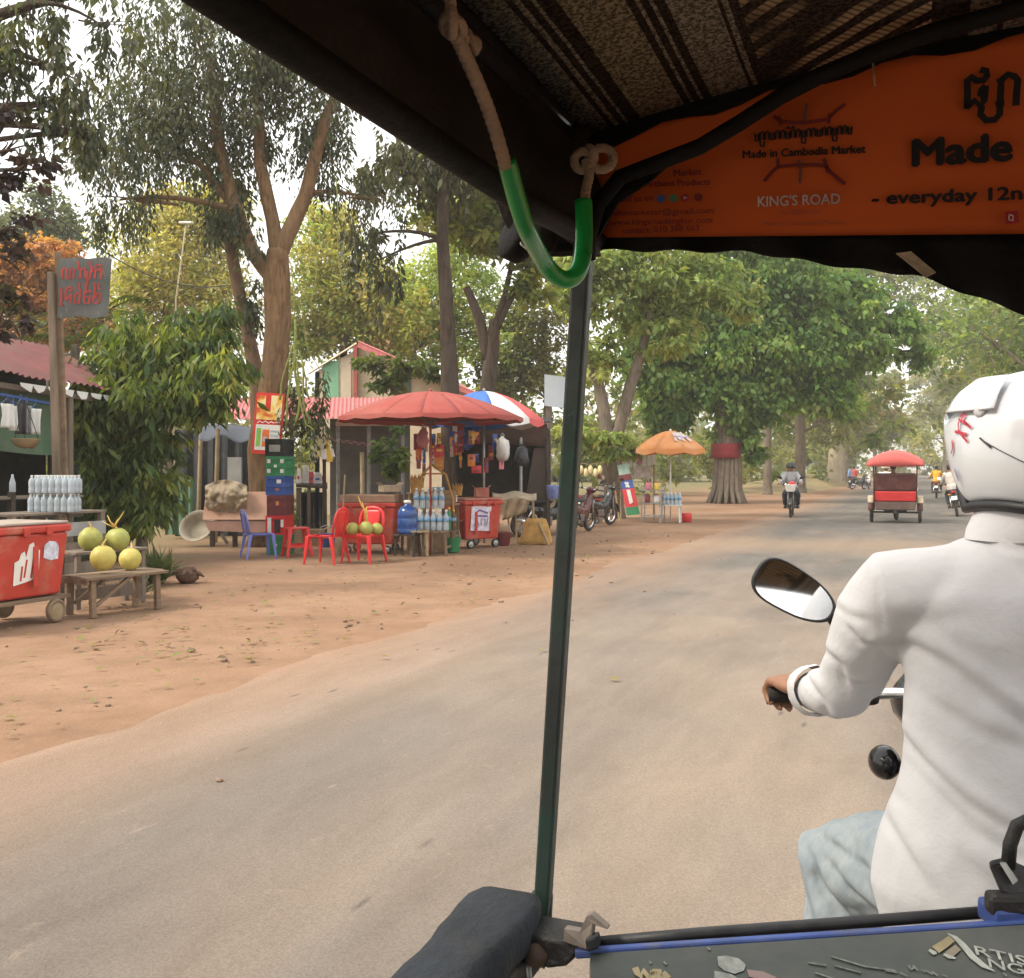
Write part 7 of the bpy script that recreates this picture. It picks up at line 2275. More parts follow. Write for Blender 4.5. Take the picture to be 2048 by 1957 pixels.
M().bar(railp(-.04, -.09, .01), at(1083, 1900, 1.56), .03, .05).build('rail_bracket', BLACK, tr, world=True)
# clamp and latch at the foot of the pole
CL = mat('greasy black steel', (.012, .011, .011), .5, .3, 10, .3, 40, dirt=((.05, .033, .024), .08, 12))
M().slab([at(1040, 1915, 1.45), at(1052, 1868, 1.45), at(1150, 1886, 1.42), at(1156, 1912, 1.42), at(1130, 1936, 1.42), at(1095, 1940, 1.43)], U * .07).build('clamp', CL, tr, world=True, bevel=.006)
M().cyl(at(1072, 1912, 1.435), at(1074, 1912, 1.455), .016, n=14).build('clamp_bolt', mat('rusty bolt', (.09, .055, .035), .7, .4, 20), tr, smooth=True, world=True)
M().tube([at(1046, 1925, 1.46), at(1052, 1980, 1.47), at(1055, 2060, 1.48)], .011, 8).build('chain_bar', STEEL, tr, smooth=True, world=True)
LT = mat('rusty latch steel', (.20, .165, .14), .55, .35, 18, metal=.5)
M().slab([at(1128, 1858, 1.42), at(1160, 1864, 1.42), at(1172, 1834, 1.415), at(1182, 1828, 1.415), at(1214, 1856, 1.41), at(1216, 1860, 1.41), at(1186, 1850, 1.412), at(1184, 1880, 1.41), at(1172, 1900, 1.41), at(1126, 1884, 1.42)], U * .014).build('latch_hook', LT, tr, world=True, bevel=.002)
M().slab([at(1168, 1880, 1.405), at(1192, 1872, 1.40), at(1196, 1900, 1.40), at(1172, 1908, 1.405)], U * .02).build('latch_block', BLACK, tr, world=True, bevel=.004)
# front board with blue edge and the black bar above
A0, B0 = at(1180, 1908, 1.41), at(2110, 1846, 1.36)
xv = (B0 - A0); dn = V((-.02, -.42, -.20))
PANEL = mat('dark glossy board', (.022, .030, .028), .30, .4, 2.2, .06, 60, dirt=((.065, .065, .058), .2, 3))
M().slab([A0, B0, B0 + dn, A0 + dn], V((0, .012, -.028))).build('front_board', PANEL, tr, world=True)
M().bar(A0 + V((-.02, .010, -.004)), B0 + V((0, .010, -.004)), .012, .013).build('blue_edge', mat('blue edge strip', (.035, .065, .22), .5, .3, 14, dirt=((.10, .10, .11), .12, 9)), tr, world=True, bevel=.003)
M().tube([at(1176, 1888, 1.43), at(1400, 1868, 1.435), at(1700, 1846, 1.44), at(1985, 1824, 1.44)], .0085, 10).build('top_bar', mat('grey black rubber strip', (.022, .022, .024), .5, .4, 25), tr, smooth=True, world=True)
M().box(at(2010, 1826, 1.40), (.055, .05, .03), Matrix.Rotation(.1, 3, 'Z')).build('blue_corner', mat('blue edge strip', (.035, .065, .22), .5, .3, 14, dirt=((.10, .10, .11), .12, 9)), tr, world=True, bevel=.006)
M().slab([at(1976, 1730, 1.40), at(2010, 1722, 1.41), at(2070, 1748, 1.40), at(2070, 1812, 1.38), at(2002, 1790, 1.385)], U * .02).build('bracket', CL, tr, world=True, bevel=.006)
M().slab([at(2000, 1728, 1.392), at(2012, 1726, 1.392), at(2036, 1762, 1.385), at(2026, 1770, 1.385)], U * .006).build('bracket_slot', STEEL, tr, world=True)
M().tube([at(2016, 1736, 1.40), at(2020, 1690, 1.40), at(2034, 1652, 1.40), at(2070, 1634, 1.40), at(2110, 1650, 1.40)], .0095, 10).build('loop_handle', CL, tr, smooth=True, world=True)
M().box(at(2040, 1806, 1.39), (.09, .03, .03)).build('hinge', CL, tr, world=True, bevel=.008)
M().tube([tp(1.3, CB, .50), tp(1.7, CB + .02, .55)], .03, 10).build('tow_bar', BLACK, tr, smooth=True, world=True)
M().slab([A0 + dn + V((.0, .01, -.02)), B0 + dn + V((0, .01, -.02)), V((B0.x, B0.y - .3, .46)), V((A0.x, A0.y - .3, .46))], U * .012).build('kick_board', BLUEP, tr, world=True)
pn_ = xv.cross(dn).normalized(); pn_ = pn_ if pn_.z > 0 else -pn_
def onpanel(px, py):        # where a line of sight meets the sloping board
    ray = at(px, py, 1.0) - V((0, 0, EYE)); ray = ray
    d_ = (A0 - V((0, 0, EYE))).dot(pn_) / ray.dot(pn_)
    return V((0, 0, EYE)) + ray * d_ + pn_ * .0015
WP = mat('sticker white', (.27, .285, .26), .6, .25, 60)
WPF = mat('worn sticker white', (.10, .108, .10), .6, .5, 90)
GP = mat('sticker gold', (.20, .165, .095), .6, .2, 30)
z4 = lambda x, y: onpanel(1800 + x / 7.915, 1780 + y / 7.915)
def taper(pts, ws, name, m):
    mb = M(); p = [z4(*q) for q in pts]; L, Rr = [], []
    for i, q in enumerate(p):
        s_ = (p[min(i + 1, len(p) - 1)] - p[max(0, i - 1)]).normalized().cross(pn_).normalized() * ws[i] / 2
        L.append(q + s_); Rr.append(q - s_)
    n = len(p)
    mb.add(L + Rr + [q + pn_ * .001 for q in L + Rr], [(2 * n + i, 2 * n + i + 1, 3 * n + i + 1, 3 * n + i) for i in range(n - 1)])
    mb.build(name, m, tr, world=True)
taper([(750, 710), (880, 780), (1000, 900), (1150, 1080), (1320, 1220), (1500, 1310)], [.001, .006, .0085, .009, .0075, .001], 'lettering', WP)
taper([(820, 790), (700, 880), (560, 970)], [.010, .011, .012], 'lettering', GP)
taper([(920, 930), (830, 1000), (760, 1060)], [.009, .010, .010], 'lettering', mat('sticker tan', (.15, .13, .095), .6))
taper([(460, 970), (540, 1020), (580, 1020)], [.004, .007, .003], 'lettering', WP)
taper([(690, 1040), (780, 1080), (880, 1105)], [.003, .006, .002], 'lettering', WP)
def ptext(txt, o, e, up, m, bold=.05):
    a_, b_, c_ = z4(*o), z4(*e), z4(*up)
    return text_mesh(txt, a_, b_ - a_, c_ - a_, tuple(pn_ * .0006), 'lettering', m, tr, bold)
ptext('RTISANS', (1210, 1050), (2950, 1430), (1165, 905), WP, .02)
ptext('NGKOR', (1420, 1250), (2850, 1560), (1385, 1100), WP, .02)
for ln in ([(135, 1215), (180, 1290)], [(200, 1220), (290, 1300)], [(240, 1230), (190, 1280)], [(330, 1280), (400, 1320)], [(400, 1290), (520, 1360)], [(500, 1310), (600, 1380)], [(660, 1360), (760, 1400)], [(0, 1330), (120, 1390)], [(1630, 1330), (1690, 1390)]):
    taper(ln, [.0024] * len(ln), 'lettering', WPF)
z3 = lambda x, y: onpanel(1250 + x / 2.46, 1700 + y / 2.46)
strokes([[(50, 585), (60, 610), (80, 630), (90, 600), (120, 635), (140, 605)], [(130, 640), (150, 600), (165, 600), (170, 640)], [(185, 610), (215, 640)]], z3, .009, pn_, 'lettering', GP, tr, .001)
strokes([[(1015, 530), (1180, 580), (1330, 600)], [(900, 560), (990, 575)], [(1030, 575), (1160, 610)], [(935, 610), (1040, 645)], [(120, 555), (130, 565)], [(190, 555), (205, 570)], [(405, 485), (420, 498)], [(1280, 600), (1340, 610)]], z3, .0024, pn_, 'lettering', WPF, tr, .001)
for blob in ([(455, 530), (500, 525), (560, 540), (595, 570), (585, 600), (540, 615), (490, 600), (460, 575)], [(440, 600), (520, 615), (560, 640), (520, 665), (440, 650)]):
    M().slab([z3(*q) for q in blob], pn_ * .0004).build('lettering', mat('dull sticker white', (.16, .17, .16), .6, .4, 60), tr, world=True)
M().slab([z3(*q) for q in [(600, 595), (680, 605), (750, 635), (690, 650), (610, 630)]], pn_ * .001).build('lettering', mat('sticker pink', (.16, .115, .11), .6), tr, world=True)

# ---------------------------------------------------------------- orange banner hung under the roof bow
bn = thing('banner', 'orange printed banner with black lettering hung across the front of the roof', 'banner', tp(FA, 0, 1.79), RZ)
BO = mat('orange banner vinyl', (.66, .125, .026), .65, .06, 2, .06, 8, spec=.2)
BP = FA - .008
def bpl(px, py, o=0.0):
    ray = at(px, py, 1.0) - V((0, 0, EYE))
    return V((0, 0, EYE)) + ray * ((BP - o) / ray.dot(U))
def bsurf(u, v):
    b_ = (LB + .010) + u * (RB - LB - .020)
    z0_ = 1.790 - .028 * math.sin(math.pi * u); z1_ = roofz(b_) - .012
    return tp(BP + .006 * math.sin(u * 20) * math.sin(v * 3) , b_, z0_ + (z1_ - z0_) * v)
M().grid(bsurf, 40, 10, U * .002).build('sheet', BO, bn, smooth=True, world=True)
INK = mat('black print', (.012, .009, .009), .6, .15, 9)
INKR = mat('dark red print', (.20, .025, .02), .6, .15, 9)
INKW = mat('faded white print', (.62, .50, .40), .6, .1, 9)
INKF = mat('faded grey print', (.34, .10, .06), .6, .1, 9)
bnm = -U
def btext(txt, x0, y0, x1, y1, cap, m=INK, bold=.0):
    p0, p1 = bpl(x0, y0, .009), bpl(x1, y1, .009)
    q = bpl(x0, y0 - cap, .009)
    return text_mesh(txt, p0, p1 - p0, V((0, 0, (q - p0).length)), (0, 0, 0), 'lettering', m, bn, bold)
btext('Made', 1827, 332, 2022, 320, 52, INK, .075)
btext('- everyday 12noon', 1745, 409, 2130, 396, 24, INK, .07)
btext('Made in Cambodia Market', 1486, 317, 1731, 306, 15, INK, .06)
btext('KING\'S ROAD', 1516, 414, 1680, 408, 20, INKW, .012)
btext('ANGKOR', 1560, 430, 1640, 428, 9, INKF, .0)
btext('Made in Cambodia Market', 1525, 452, 1690, 448, 8, INKF, .0)
btext('Market', 1348, 353, 1403, 350, 13, INKR, .05)
btext('Artisans Products', 1290, 374, 1420, 370, 12, INKR, .05)
btext('find us on', 1238, 405, 1306, 402, 12, INKR, .01)
btext('infomarketsr@gmail.com', 1221, 432, 1428, 427, 11, INKR, .01)
btext('www.kingsroadangkor.com', 1221, 451, 1425, 446, 11, INKR, .01)
btext('contact: 010 388 663', 1246, 468, 1398, 462, 12, INKR, .01)
for x, y, m in ((1322, 398, mat('print blue', (.05, .10, .26), .6)), (1347, 397, mat('print green', (.06, .20, .10), .6)), (1370, 396, mat('print red', (.42, .02, .03), .6)), (1397, 395, INKR)):
    M().slab([bpl(x + 9 * math.cos(q * .524), y + 8 * math.sin(q * .524), .009) for q in range(12)], -U * .0008).build('logo_dot', m, bn, world=True)
btext('f', 1319, 405, 1326, 405, 10, INKW)
M().slab([bpl(1367, 392, .0105), bpl(1375, 396, .0105), bpl(1367, 400, .0105)], -U * .0008).build('logo_mark', INKW, bn, world=True)
M().slab([bpl(2010, 424, .009), bpl(2036, 422, .009), bpl(2038, 446, .009), bpl(2012, 448, .009)], -U * .0008).build('logo_dot', mat('print red', (.42, .02, .03), .6), bn, world=True)
strokes([[(2018, 432), (2018, 440), (2026, 442), (2026, 432), (2018, 430)]], lambda x, y: bpl(x, y, .0105), .0012, -U, 'logo_mark', INKW, bn, .0008)
kz = lambda x, y: bpl(1780 + x / 4.937, 100 + y / 4.937, .010)
strokes([[(760, 585), (765, 440), (762, 300), (800, 270), (850, 305), (920, 305), (958, 260), (950, 210), (890, 200)],
         [(750, 575), (835, 505), (895, 560), (930, 500), (945, 355)], [(945, 360), (900, 400), (890, 430), (930, 460)],
         [(905, 555), (893, 640), (950, 698), (1035, 690), (1082, 640), (1085, 530), (1040, 545)], [(1085, 530), (1130, 525)],
         [(1085, 530), (1093, 400), (1095, 300), (1055, 320)], [(1095, 305), (1165, 245), (1230, 265), (1262, 300), (1250, 420), (1243, 555)]], kz, .0075, -U, 'lettering', INK, bn, .0008)
# small Khmer line and the lattice emblem
z2 = lambda x, y: bpl(1450 + x / 5.609, 180 + y / 5.609, .010)
kh = []
for i in range(19):
    x = 335 + i * 58; y0 = 575 - i * 4.2; y1 = 490 - i * 4.2
    kh.append([(x, y0), (x + 4, y1), (x + 28, y1 - 14), (x + 44, y1 + 10), (x + 40, y0 - 4)] if i % 3 else [(x, y1), (x + 10, y0), (x + 36, y0), (x + 46, y1), (x + 22, y1 + 40)])
    if i in (1, 9, 15): kh.append([(x, y0), (x + 6, y0 + 60), (x + 44, y0 + 66), (x + 50, y0 + 10)])
    if i in (6, 7): kh.append([(x, y1 - 20), (x + 20, y1 - 45), (x + 46, y1 - 22)])
strokes(kh, z2, .0023, -U, 'lettering', INK, bn, .0008)
strokes([[(545, 295), (620, 350), (760, 368), (900, 368), (1040, 350), (1150, 335), (1240, 240), (1350, 160)], [(600, 300), (630, 400)], [(1180, 270), (1160, 380)],
         [(440, 1030), (520, 930), (600, 860), (800, 842), (1000, 842), (1120, 850), (1190, 930), (1350, 1060)], [(590, 770), (600, 880)], [(1110, 770), (1160, 930)]], z2, .0042, -U, 'emblem', INKR, bn, .0008)
strokes([[(920, 150), (905, 260), (895, 400)], [(830, 790), (850, 900), (840, 1050)]], z2, .0036, -U, 'emblem', mat('print grey brown', (.17, .075, .055), .6), bn, .0008)
# tie strings
for x in (1231, 1745):
    M().tube([bpl(x, 330 if x < 1300 else 120, .02), bpl(x + 3, 352 if x < 1300 else 150, .03), bpl(x + 5, 378 if x < 1300 else 172, .012)], .0012, 5).build('tie_string', CLOTH, bn, world=True)

# ---------------------------------------------------------------- grab rope in its green hose
gr = thing('grab_rope', 'beige rope threaded through a shiny green hose, knotted to the roof frame', 'rope', at(1130, 565, 1.1), 0)
ROPE = mat('beige rope', (.36, .245, .165), .85, .2, 30, .5, 160)
HOSE = mat('green hose', (.012, .27, .05), .28, .2, 9, .04, 60, spec=.6, coat=.25, dirt=((.05, .22, .08), .08, 25))
def smooth_path(pts, k=6):
    P = [V(p) for p in pts]; o = []
    for i in range(len(P) - 1):
        p0, p1, p2, p3 = P[max(0, i - 1)], P[i], P[i + 1], P[min(len(P) - 1, i + 2)]
        for j in range(k):
            t = j / k
            o.append(.5 * ((2 * p1) + (p2 - p0) * t + (2 * p0 - 5 * p1 + 4 * p2 - p3) * t * t + (3 * p1 - p0 - 3 * p2 + p3) * t ** 3))
    o.append(P[-1]); return o
def dl(px):             # a little inside the side curtain
    return .342 / (.368 - .93 * (px - 1024) / 2048)
ra = lambda px, py: at(px, py, dl(px))
def twist(P, r):
    mb = M().tube(P, r, 18)
    for i, p in enumerate(P):
        for j in range(18):
            v = mb.v[i * 18 + j]
            mb.v[i * 18 + j] = p + (v - p) * (1 + .15 * abs(math.cos(1.5 * (2 * math.pi * j / 18 - i * .55))) - .07)
    return mb
r1 = smooth_path([ra(896, -60), ra(902, 20), ra(908, 60), ra(930, 110), ra(965, 190), ra(990, 260), ra(1012, 335)], 18)
twist(r1, [.0046] * 36 + [.0058] * (len(r1) - 36)).build('rope', ROPE, gr, smooth=True, world=True)
for c, r, ax in ((ra(908, 52) - U * .006, .0095, (1, .2, .1)), (ra(914, 62) - U * .008, .0085, (.4, .5, 1)), (ra(940, 84), .008, (1, 0, .6))):
    ax = V(ax).normalized(); e1 = ax.orthogonal().normalized(); e2 = ax.cross(e1)
    M().tube([c + (e1 * math.cos(q * .524) + e2 * math.sin(q * .524)) * r for q in range(12)], .0044, 8, closed=True).build('knot', ROPE, gr, smooth=True, world=True)
M().tube(smooth_path([ra(918, 70), ra(935, 80), ra(952, 88), ra(946, 100)]), .0055, 8).build('rope_end', ROPE, gr, smooth=True, world=True)
hp_ = smooth_path([ra(1013, 322), ra(1030, 385), ra(1052, 455), at(1085, 520, 1.03), at(1112, 552, 1.05), at(1140, 559, 1.06), at(1160, 535, 1.07), at(1168, 480, 1.09), at(1167, 403, 1.10)])
M().tube(hp_, [.0088 + .0008 * i / len(hp_) for i in range(len(hp_))], 16).build('green_hose', HOSE, gr, smooth=True, world=True)
twist(smooth_path([at(1168, 420, 1.10), at(1172, 380, 1.11), at(1178, 350, 1.115), at(1172, 322, 1.12)], 14), .0052).build('rope', ROPE, gr, smooth=True, world=True)
for px, py, r, ax in ((1166, 322, .0100, (.3, 1, .2)), (1204, 318, .0125, (.1, 1, -.1)), (1182, 310, .007, (1, .3, .4))):
    c = at(px, py, 1.12); ax = V(ax).normalized(); e1 = ax.orthogonal().normalized(); e2 = ax.cross(e1)
    M().tube([c + (e1 * math.cos(q * .524) + e2 * math.sin(q * .524)) * r for q in range(12)], .0052, 8, closed=True).build('knot', ROPE, gr, smooth=True, world=True)

# ---------------------------------------------------------------- our driver and his motorcycle
PHI = R(-10)
DL = V((.845, 1.62, 0))
motorcycle('driver\'s own black motorcycle with chrome handlebar, right in front', DL, PHI, BLKP, 'motorcycles on the road', fine=True)
dr = thing('person', 'person driving in a white long sleeved shirt, pale jeans and white helmet, seen from behind', 'person', DL, PHI)
SHIRT = mat('white shirt', (.53, .53, .54), .85, .025, 3, .12, 60)
LJ = None
m_, k_ = raw('washed jeans', .9, 0, .12)
o_ = k_.obj()
k_.l(k_.mix(k_.ramp(k_.noise(k_.obj((1, 1, .5)), 22, 7, .75), [(.3, (0,) * 3), (.65, (1,) * 3)]), (.205, .25, .285), (.31, .34, .35)), k_.b.inputs['Base Color'])
k_.bump(k_.noise(k_.obj((1, 1, .4)), 26, 4), .35, .01)
LJ = m_
J = dict(pel=V((0, -.02, .84)), che=V((0, .02, 1.17)), nek=V((0, .035, 1.40)), hed=V((0, .07, 1.515)))
shL, elL, wrL = V((-.228, .02, 1.30)), V((-.285, .170, 1.105)), V((-.322, .372, 1.058))
shR, elR, wrR = V((.228, .02, 1.30)), V((.292, .165, 1.098)), V((.368, .375, 1.056))
hpL, knL, anL = V((-.09, 0, .83)), V((-.268, .29, .755)), V((-.225, .05, .36))
hpR, knR, anR = V((.09, 0, .83)), V((.268, .29, .755)), V((.225, .05, .36))
rotH = Matrix.Rotation(R(34), 3, 'Z')
mb = M()
mb.loft([(V((0, -.03, .78)), .14, .11), (V((0, -.02, .9)), .145, .11), (V((0, 0, 1.03)), .14, .10), (V((0, .02, 1.17)), .165, .11), (V((0, .02, 1.29)), .165, .095), (V((0, .03, 1.37)), .08, .065), (V((0, .035, 1.42)), .056, .06)], 18)
mb.tube([V((0, .03, 1.36)), V((0, .05, 1.47))], [.06, .056], 14)
head(mb, J['hed'], rotH, 1.08)
for s_, sh, e_, w_, sgn in (('L', shL, elL, wrL, -1), ('R', shR, elR, wrR, 1)):
    mb.tube([sh, sh.lerp(e_, .4), e_, e_.lerp(w_, .35), w_], [.052, .048, .038, .040, .027], 14)
    hand(mb, w_ - V((0, 0, .0)), V((sgn * .52, 1, .04)), sgn, (0, 0, 1), 1.0, 1.06)
for hp, kn, an in ((hpL, knL, anL), (hpR, knR, anR)):
    mb.tube([hp, hp.lerp(kn, .5), kn, kn.lerp(an, .3), an], [.08, .07, .054, .052, .036], 14)
    mb.tube([an - V((0, .05, .03)), an + V((0, .06, -.04)), an + V((0, .17, -.055))], [.036, .037, .028], 12, flat=.8)
mb.build('body', SKIN, dr, fuse=.0055, sm=3)
def sculpt_folds(o, loc, rz, F=None):
    """bake the modifiers, then press creases into the cloth along drawn lines"""
    dg = bpy.context.evaluated_depsgraph_get()
    me = bpy.data.meshes.new_from_object(o.evaluated_get(dg))
    o.modifiers.clear(); o.data = me
    n = len(me.vertices)
    co = np.empty(n * 3); me.vertices.foreach_get('co', co); co = co.reshape(-1, 3)
    no = np.empty(n * 3); me.vertices.foreach_get('normal', no); no = no.reshape(-1, 3)
    inv = Matrix.LocRotScale(loc, Matrix.Rotation(rz, 3, 'Z').to_euler(), None).inverted()
    F = F or [([(1797, 1440), (1815, 1490), (1860, 1540), (1930, 1600), (2060, 1672)], 1.52, .0075, .008, 1),
         ([(1772, 1345), (1800, 1318), (1850, 1312), (1910, 1340), (1990, 1402), (2090, 1475)], 1.53, .0085, .009, 1),
         ([(1762, 1600), (1800, 1690), (1870, 1800)], 1.52, .006, .009, 1), ([(1860, 1410), (1950, 1465), (2060, 1500)], 1.5, .005, .012, 1),
         ([(1690, 1250), (1725, 1290), (1765, 1302), (1790, 1335)], 1.65, .007, .007, 1), ([(1640, 1300), (1680, 1330), (1702, 1395)], 1.74, .006, .007, 1),
         ([(1925, 1070), (1990, 1085), (2070, 1112)], 1.55, .007, .007, 1), ([(1995, 1078), (2040, 1130), (2110, 1185)], 1.54, .006, .007, 1),
         ([(1756, 1118), (1757, 1200), (1772, 1290)], 1.62, .0035, .005, 0), ([(1605, 1350), (1640, 1392), (1662, 1450)], 1.85, .006, .007, 1),
         ([(1840, 1560), (1950, 1660), (2070, 1722)], 1.5, .005, .011, 1), ([(1790, 1238), (1850, 1250), (1940, 1228)], 1.57, .003, .012, 1),
         ([(1700, 1360), (1730, 1370), (1760, 1350)], 1.75, .006, .006, 1), ([(1820, 1180), (1880, 1260), (1950, 1330)], 1.56, .003, .012, 1), ([(1745, 1660), (1780, 1640), (1850, 1650)], 1.5, .004, .010, 1),
         ([(1660, 1210), (1700, 1235), (1740, 1235)], 1.68, .004, .007, 1), ([(1900, 1700), (1980, 1760), (2060, 1790)], 1.5, .004, .012, 1)]
    dis = np.zeros(n)
    for pts, d, A, w_, two in F:
        P = np.array([list(inv @ at(x, y, d)) for x, y in pts])[:, [0, 2]]
        q = co[:, [0, 2]]
        best = np.full(n, 9.); sg = np.zeros(n); tt = np.zeros(n)
        L = np.concatenate([[0], np.cumsum(np.linalg.norm(np.diff(P, axis=0), axis=1))])
        for i in range(len(P) - 1):
            a, b = P[i], P[i + 1]; e = b - a; l2 = (e ** 2).sum()
            t = ((q - a) @ e / l2).clip(0, 1)
            v = q - (a + t[:, None] * e); r = np.sqrt((v ** 2).sum(1))
            k = r < best
            best = np.where(k, r, best); s = np.sign(e[0] * v[:, 1] - e[1] * v[:, 0])
            sg = np.where(k, s, sg); tt = np.where(k, (L[i] + t * np.sqrt(l2)) / L[-1], tt)
        s = best * sg
        taper = np.minimum(1, 4 * np.minimum(tt, 1 - tt) + .15)
        pr = -np.exp(-(s / w_) ** 2)
        if two: pr = pr + .85 * np.exp(-((s - 1.9 * w_) / (1.7 * w_)) ** 2)
        back = np.clip((.35 - no[:, 1]) / .4, 0, 1) * np.clip((.06 - (best - .06)) / .06, 0, 1)
        dis += .75 * A * pr * taper * back
    co += no * dis[:, None]
    me.vertices.foreach_set('co', co.ravel()); me.update()

# shirt: loose back, flared hem, rolled full sleeves
mb = M()
mb.loft([(V((0, -.03, .775)), .250, .165), (V((0, -.03, .84)), .262, .172), (V((0, -.025, .92)), .250, .168), (V((0, -.02, 1.00)), .225, .158), (V((0, -.01, 1.08)), .213, .150), (V((0, .0, 1.16)), .214, .148), (V((0, .01, 1.24)), .222, .142), (V((0, .018, 1.305)), .222, .125), (V((0, .025, 1.350)), .185, .102), (V((0, .03, 1.385)), .125, .085), (V((0, .033, 1.405)), .085, .078), (V((0, .035, 1.43)), .078, .080), (V((0, .04, 1.445)), .074, .076)], 32)
for sh, e_, w_ in ((shL, elL, wrL), (shR, elR, wrR)):
    d = (w_ - e_)
    mb.tube([sh * .6 + V((0, .01, .52)), sh, sh.lerp(e_, .3), sh.lerp(e_, .65), e_ + V((0, 0, -.004)), e_.lerp(w_, .3), e_.lerp(w_, .55), e_.lerp(w_, .75), e_.lerp(w_, .90)], [.080, .076, .069, .062, .055, .050, .047, .044, .041], 18)
o_ = mb.build('shirt', SHIRT, dr, fuse=.0062, sm=8)
# folds: long drapes across the back, creases at elbow and armpit
t_ = bpy.data.textures.new('shirt_folds', 'CLOUDS'); t_.noise_scale = .16; t_.noise_depth = 1
q_ = o_.modifiers.new('folds', 'DISPLACE'); q_.texture = t_; q_.strength = .020; q_.texture_coords = 'LOCAL'
t_ = bpy.data.textures.new('shirt_creases', 'MARBLE'); t_.noise_scale = .22; t_.turbulence = 9; t_.noise_depth = 2
q_ = o_.modifiers.new('creases', 'DISPLACE'); q_.texture = t_; q_.strength = .006; q_.texture_coords = 'LOCAL'
sculpt_folds(o_, DL, PHI)
# cuffs, collar, seam
for e_, w_ in ((elL, wrL), (elR, wrR)):
    d = (w_ - e_).normalized()
    p_ = e_.lerp(w_, .70)
    M().tube([p_, p_ + d * .012, p_ + d * .05, p_ + d * .062], [.047, .050, .049, .043], 20, cap=False).build('cuff', SHIRT, dr, smooth=True, disp=(.008, .03, 1))
    M().cyl(p_ + d * .03 + V((.01, -.047, -.014)), p_ + d * .03 + V((.01, -.051, -.014)), .006, n=10).build('button', WHITE_P, dr)
M().loft([(V((0, .032, 1.385)), .112, .092), (V((0, .034, 1.402)), .108, .098), (V((0, .038, 1.43)), .096, .094), (V((0, .042, 1.462)), .086, .088), (V((0, .042, 1.466)), .078, .080)], 36, cap=False).build('collar', SHIRT, dr, smooth=True, disp=(.012, .05, 1))
# jeans
mb = M()
mb.loft([(V((0, -.03, .74)), .17, .14), (V((0, -.03, .80)), .18, .145), (V((0, -.02, .90)), .165, .13)], 22)
for hp, kn, an in ((hpL, knL, anL), (hpR, knR, anR)):
    mb.tube([hp, hp.lerp(kn, .35), hp.lerp(kn, .75), kn, kn.lerp(an, .2), kn.lerp(an, .5), kn.lerp(an, .92)], [.112, .108, .096, .090, .086, .078, .072], 18)
jn_ = mb.build('jeans', LJ, dr, fuse=.0065, sm=6, disp=(.018, .06, 2))
sculpt_folds(jn_, DL, PHI, [([(1612, 1702), (1660, 1694), (1735, 1690)], 1.85, .007, .006, 1), ([(1616, 1716), (1650, 1775), (1700, 1825), (1780, 1870)], 1.85, .010, .008, 1), ([(1625, 1760), (1655, 1800), (1700, 1850)], 1.85, .008, .007, 1),
     ([(1650, 1735), (1700, 1775), (1760, 1800)], 1.8, .007, .008, 1), ([(1612, 1790), (1625, 1850), (1640, 1900)], 1.88, .007, .008, 1), ([(1690, 1660), (1720, 1720), (1740, 1790)], 1.75, .005, .010, 1)])
for an in (anL, anR):
    M().tube([an + V((0, -.06, -.04)), an + V((0, .05, -.045)), an + V((0, .18, -.065))], [.044, .046, .034], 12, flat=.85).build('shoe', BLACK, dr, smooth=True)
# helmet
HW = mat('white helmet shell', (.56, .58, .60), .16, .03, 3, spec=.6, coat=.6)
hc = V((.012, .065, 1.535))
mb = M()
n = 36
rings = [(-.118, .118, .140, -.015), (-.10, .128, .150, -.012), (-.06, .137, .157, -.005), (-.01, .139, .158, 0), (.04, .133, .150, 0), (.08, .113, .129, 0), (.105, .085, .098, 0), (.122, .048, .056, 0), (.128, .012, .014, 0)]
for z_, rx, ry, yo in rings:
    for j in range(n):
        q = 2 * math.pi * j / n
        x, y = rx * math.cos(q), ry * math.sin(q)
        # open face: lower front cut up towards the brow, nape lower than the sides
        zz = z_
        front = max(0, math.sin(q))
        if z_ < .02:
            zz = z_ + (.14 + (-z_) * .5) * max(0, front - .55) / .45 * .75
            zz += (.030 * (1 + math.cos(2 * q)) * .5 * (-z_) / .118) * (1 if math.sin(q) > -.6 else .6)
        mb.v.append(hc + rotH @ V((x, y + yo, zz)))
for i in range(len(rings) - 1):
    for j in range(n):
        j2 = (j + 1) % n
        mb.f.append((i * n + j, i * n + j2, (i + 1) * n + j2, (i + 1) * n + j))
mb.f.append(tuple((len(rings) - 1) * n + j for j in range(n)))
hl = mb.build('helmet', HW, dr, smooth=True)
sd = hl.modifiers.new('th', 'SOLIDIFY'); sd.thickness = .012; sd.offset = -1
ss_ = hl.modifiers.new('ss', 'SUBSURF'); ss_.levels = 1; ss_.render_levels = 2
low = [mb.v[j] for j in range(n)]
M().tube([hc + (p - hc) * 1.008 + V((0, 0, -.004)) for p in low], .0095, 10, closed=True).build('rubber_trim', BLACK, hl, smooth=True)
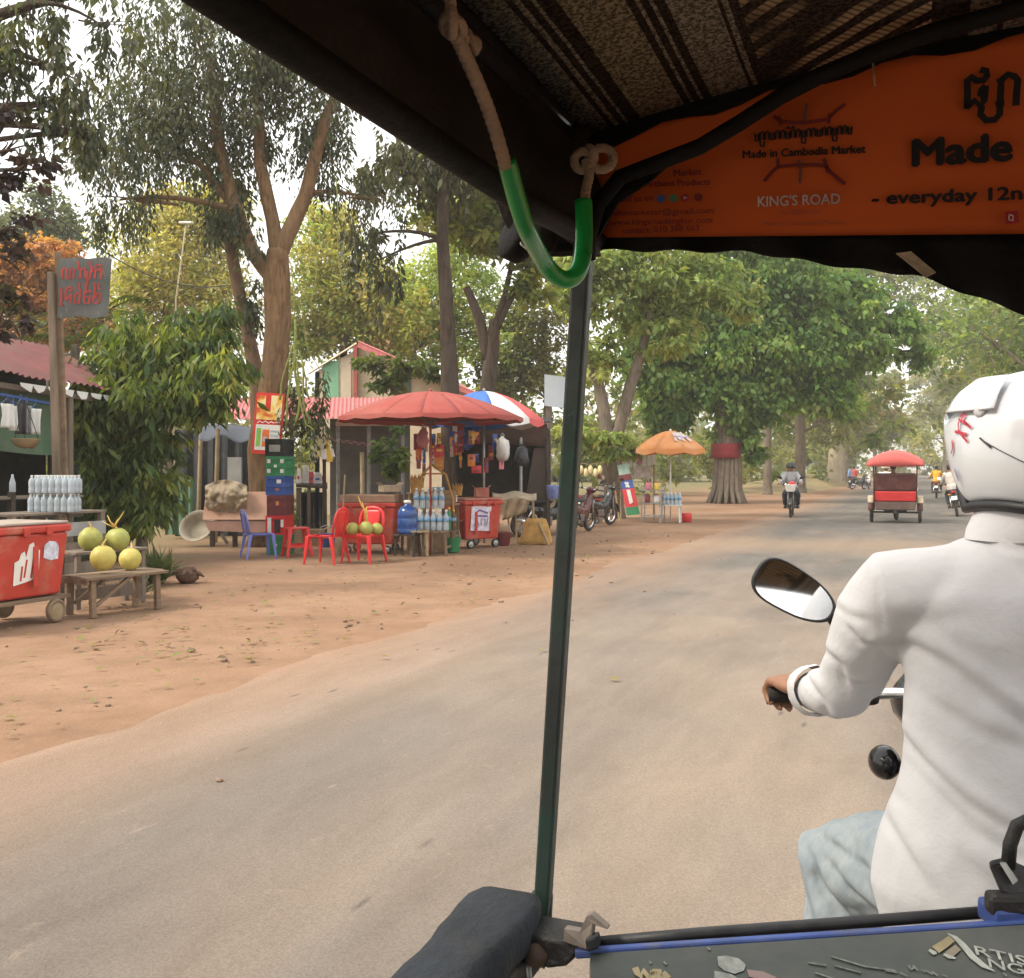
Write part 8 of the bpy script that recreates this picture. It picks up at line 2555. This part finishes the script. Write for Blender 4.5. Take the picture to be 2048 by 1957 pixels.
# visor raised on the brow with its side pivot, vents, decal, seam
def hs_pt(q, z_, k=1.0):
    for (za, xa, ya, oa), (zb_, xb, yb, ob_) in zip(rings, rings[1:]):
        if za <= z_ <= zb_:
            f = (z_ - za) / (zb_ - za)
            return hc + rotH @ (V(((xa + (xb - xa) * f) * math.cos(q), (ya + (yb - ya) * f) * math.sin(q) + oa + (ob_ - oa) * f, z_)) * k)
    return hc
def vis(u, v):
    q = R(-8) + u * R(196)
    z_ = .052 + v * .052
    k = 1.035 + .05 * (1 - v) * max(0, 1 - abs(u - .5) * 2.6)
    return hs_pt(q, min(.127, z_), k) + V((0, 0, .004))
vz = M().grid(vis, 30, 5, (0, 0, .004)).build('raised_visor', mat('milky visor', (.70, .74, .78), .12, .04, 4, spec=.7, coat=.6), hl, smooth=True)
for q in (R(176), R(4)):
    p = hs_pt(q, .058, 1.09)
    M().ball(hc + (p - hc) * .945, (.004, .012, .012), 12, 8, rotH).build('visor_pivot', HW, hl, smooth=True)
DEC = mat('red decal', (.50, .06, .09), .35, .5, 60)
for ln in ([(R(164), .052), (R(160), .04), (R(161), .028), (R(166), .018), (R(171), .008)], [(R(158), .046), (R(169), .036)], [(R(157), .026), (R(170), .02)], [(R(158), .05), (R(162), .056)], [(R(155), .012), (R(157), -.002), (R(156), -.01)], [(R(165), .042), (R(173), .03)]):
    strokes([[ (q, z_) for q, z_ in ln]], lambda q, z_: MTX[dr.name] @ hs_pt(q, z_, 1.012), .0048, -U * .3 - S, 'decal', DEC, hl, .0004)
M().tube([hs_pt(R(182) + R(52) * i / 10, .01 - .075 * i / 10, 1.006) for i in range(11)], .0007, 5).build('shell_seam', BLACK, hl, smooth=True)
M().tube([hs_pt(R(180) + R(8) * i / 4, .014 - .016 * i / 4, 1.008) for i in range(5)], .0014, 5).build('vent_slot', BLACK, hl, smooth=True)
strokes([[(R(236), -.012), (R(244), -.03)], [(R(240), -.010), (R(248), -.028)]], lambda q, z_: MTX[dr.name] @ hs_pt(q, z_, 1.010), .006, -U, 'decal', BLACK, hl, .0008)
strokes([[(R(158), -.035), (R(161), -.055)]], lambda q, z_: MTX[dr.name] @ hs_pt(q, z_, 1.010), .006, -S, 'decal', mat('blue decal', (.12, .16, .35), .4), hl, .0008)

# ---------------------------------------------------------------- HAZE: dusty air
hz = bpy.data.materials.new('dusty air'); hz.use_nodes = True
hz.node_tree.nodes.clear()
hv = hz.node_tree.nodes.new('ShaderNodeVolumePrincipled')
hv.inputs['Color'].default_value = (.95, .92, .84, 1)
hv.inputs['Density'].default_value = .0013
hv.inputs['Anisotropy'].default_value = .2
ho = hz.node_tree.nodes.new('ShaderNodeOutputMaterial')
hz.node_tree.links.new(hv.outputs[0], ho.inputs['Volume'])
tag(M().box((150, 650, 16), (2200, 2200, 34)).build('haze', hz), kind='stuff')
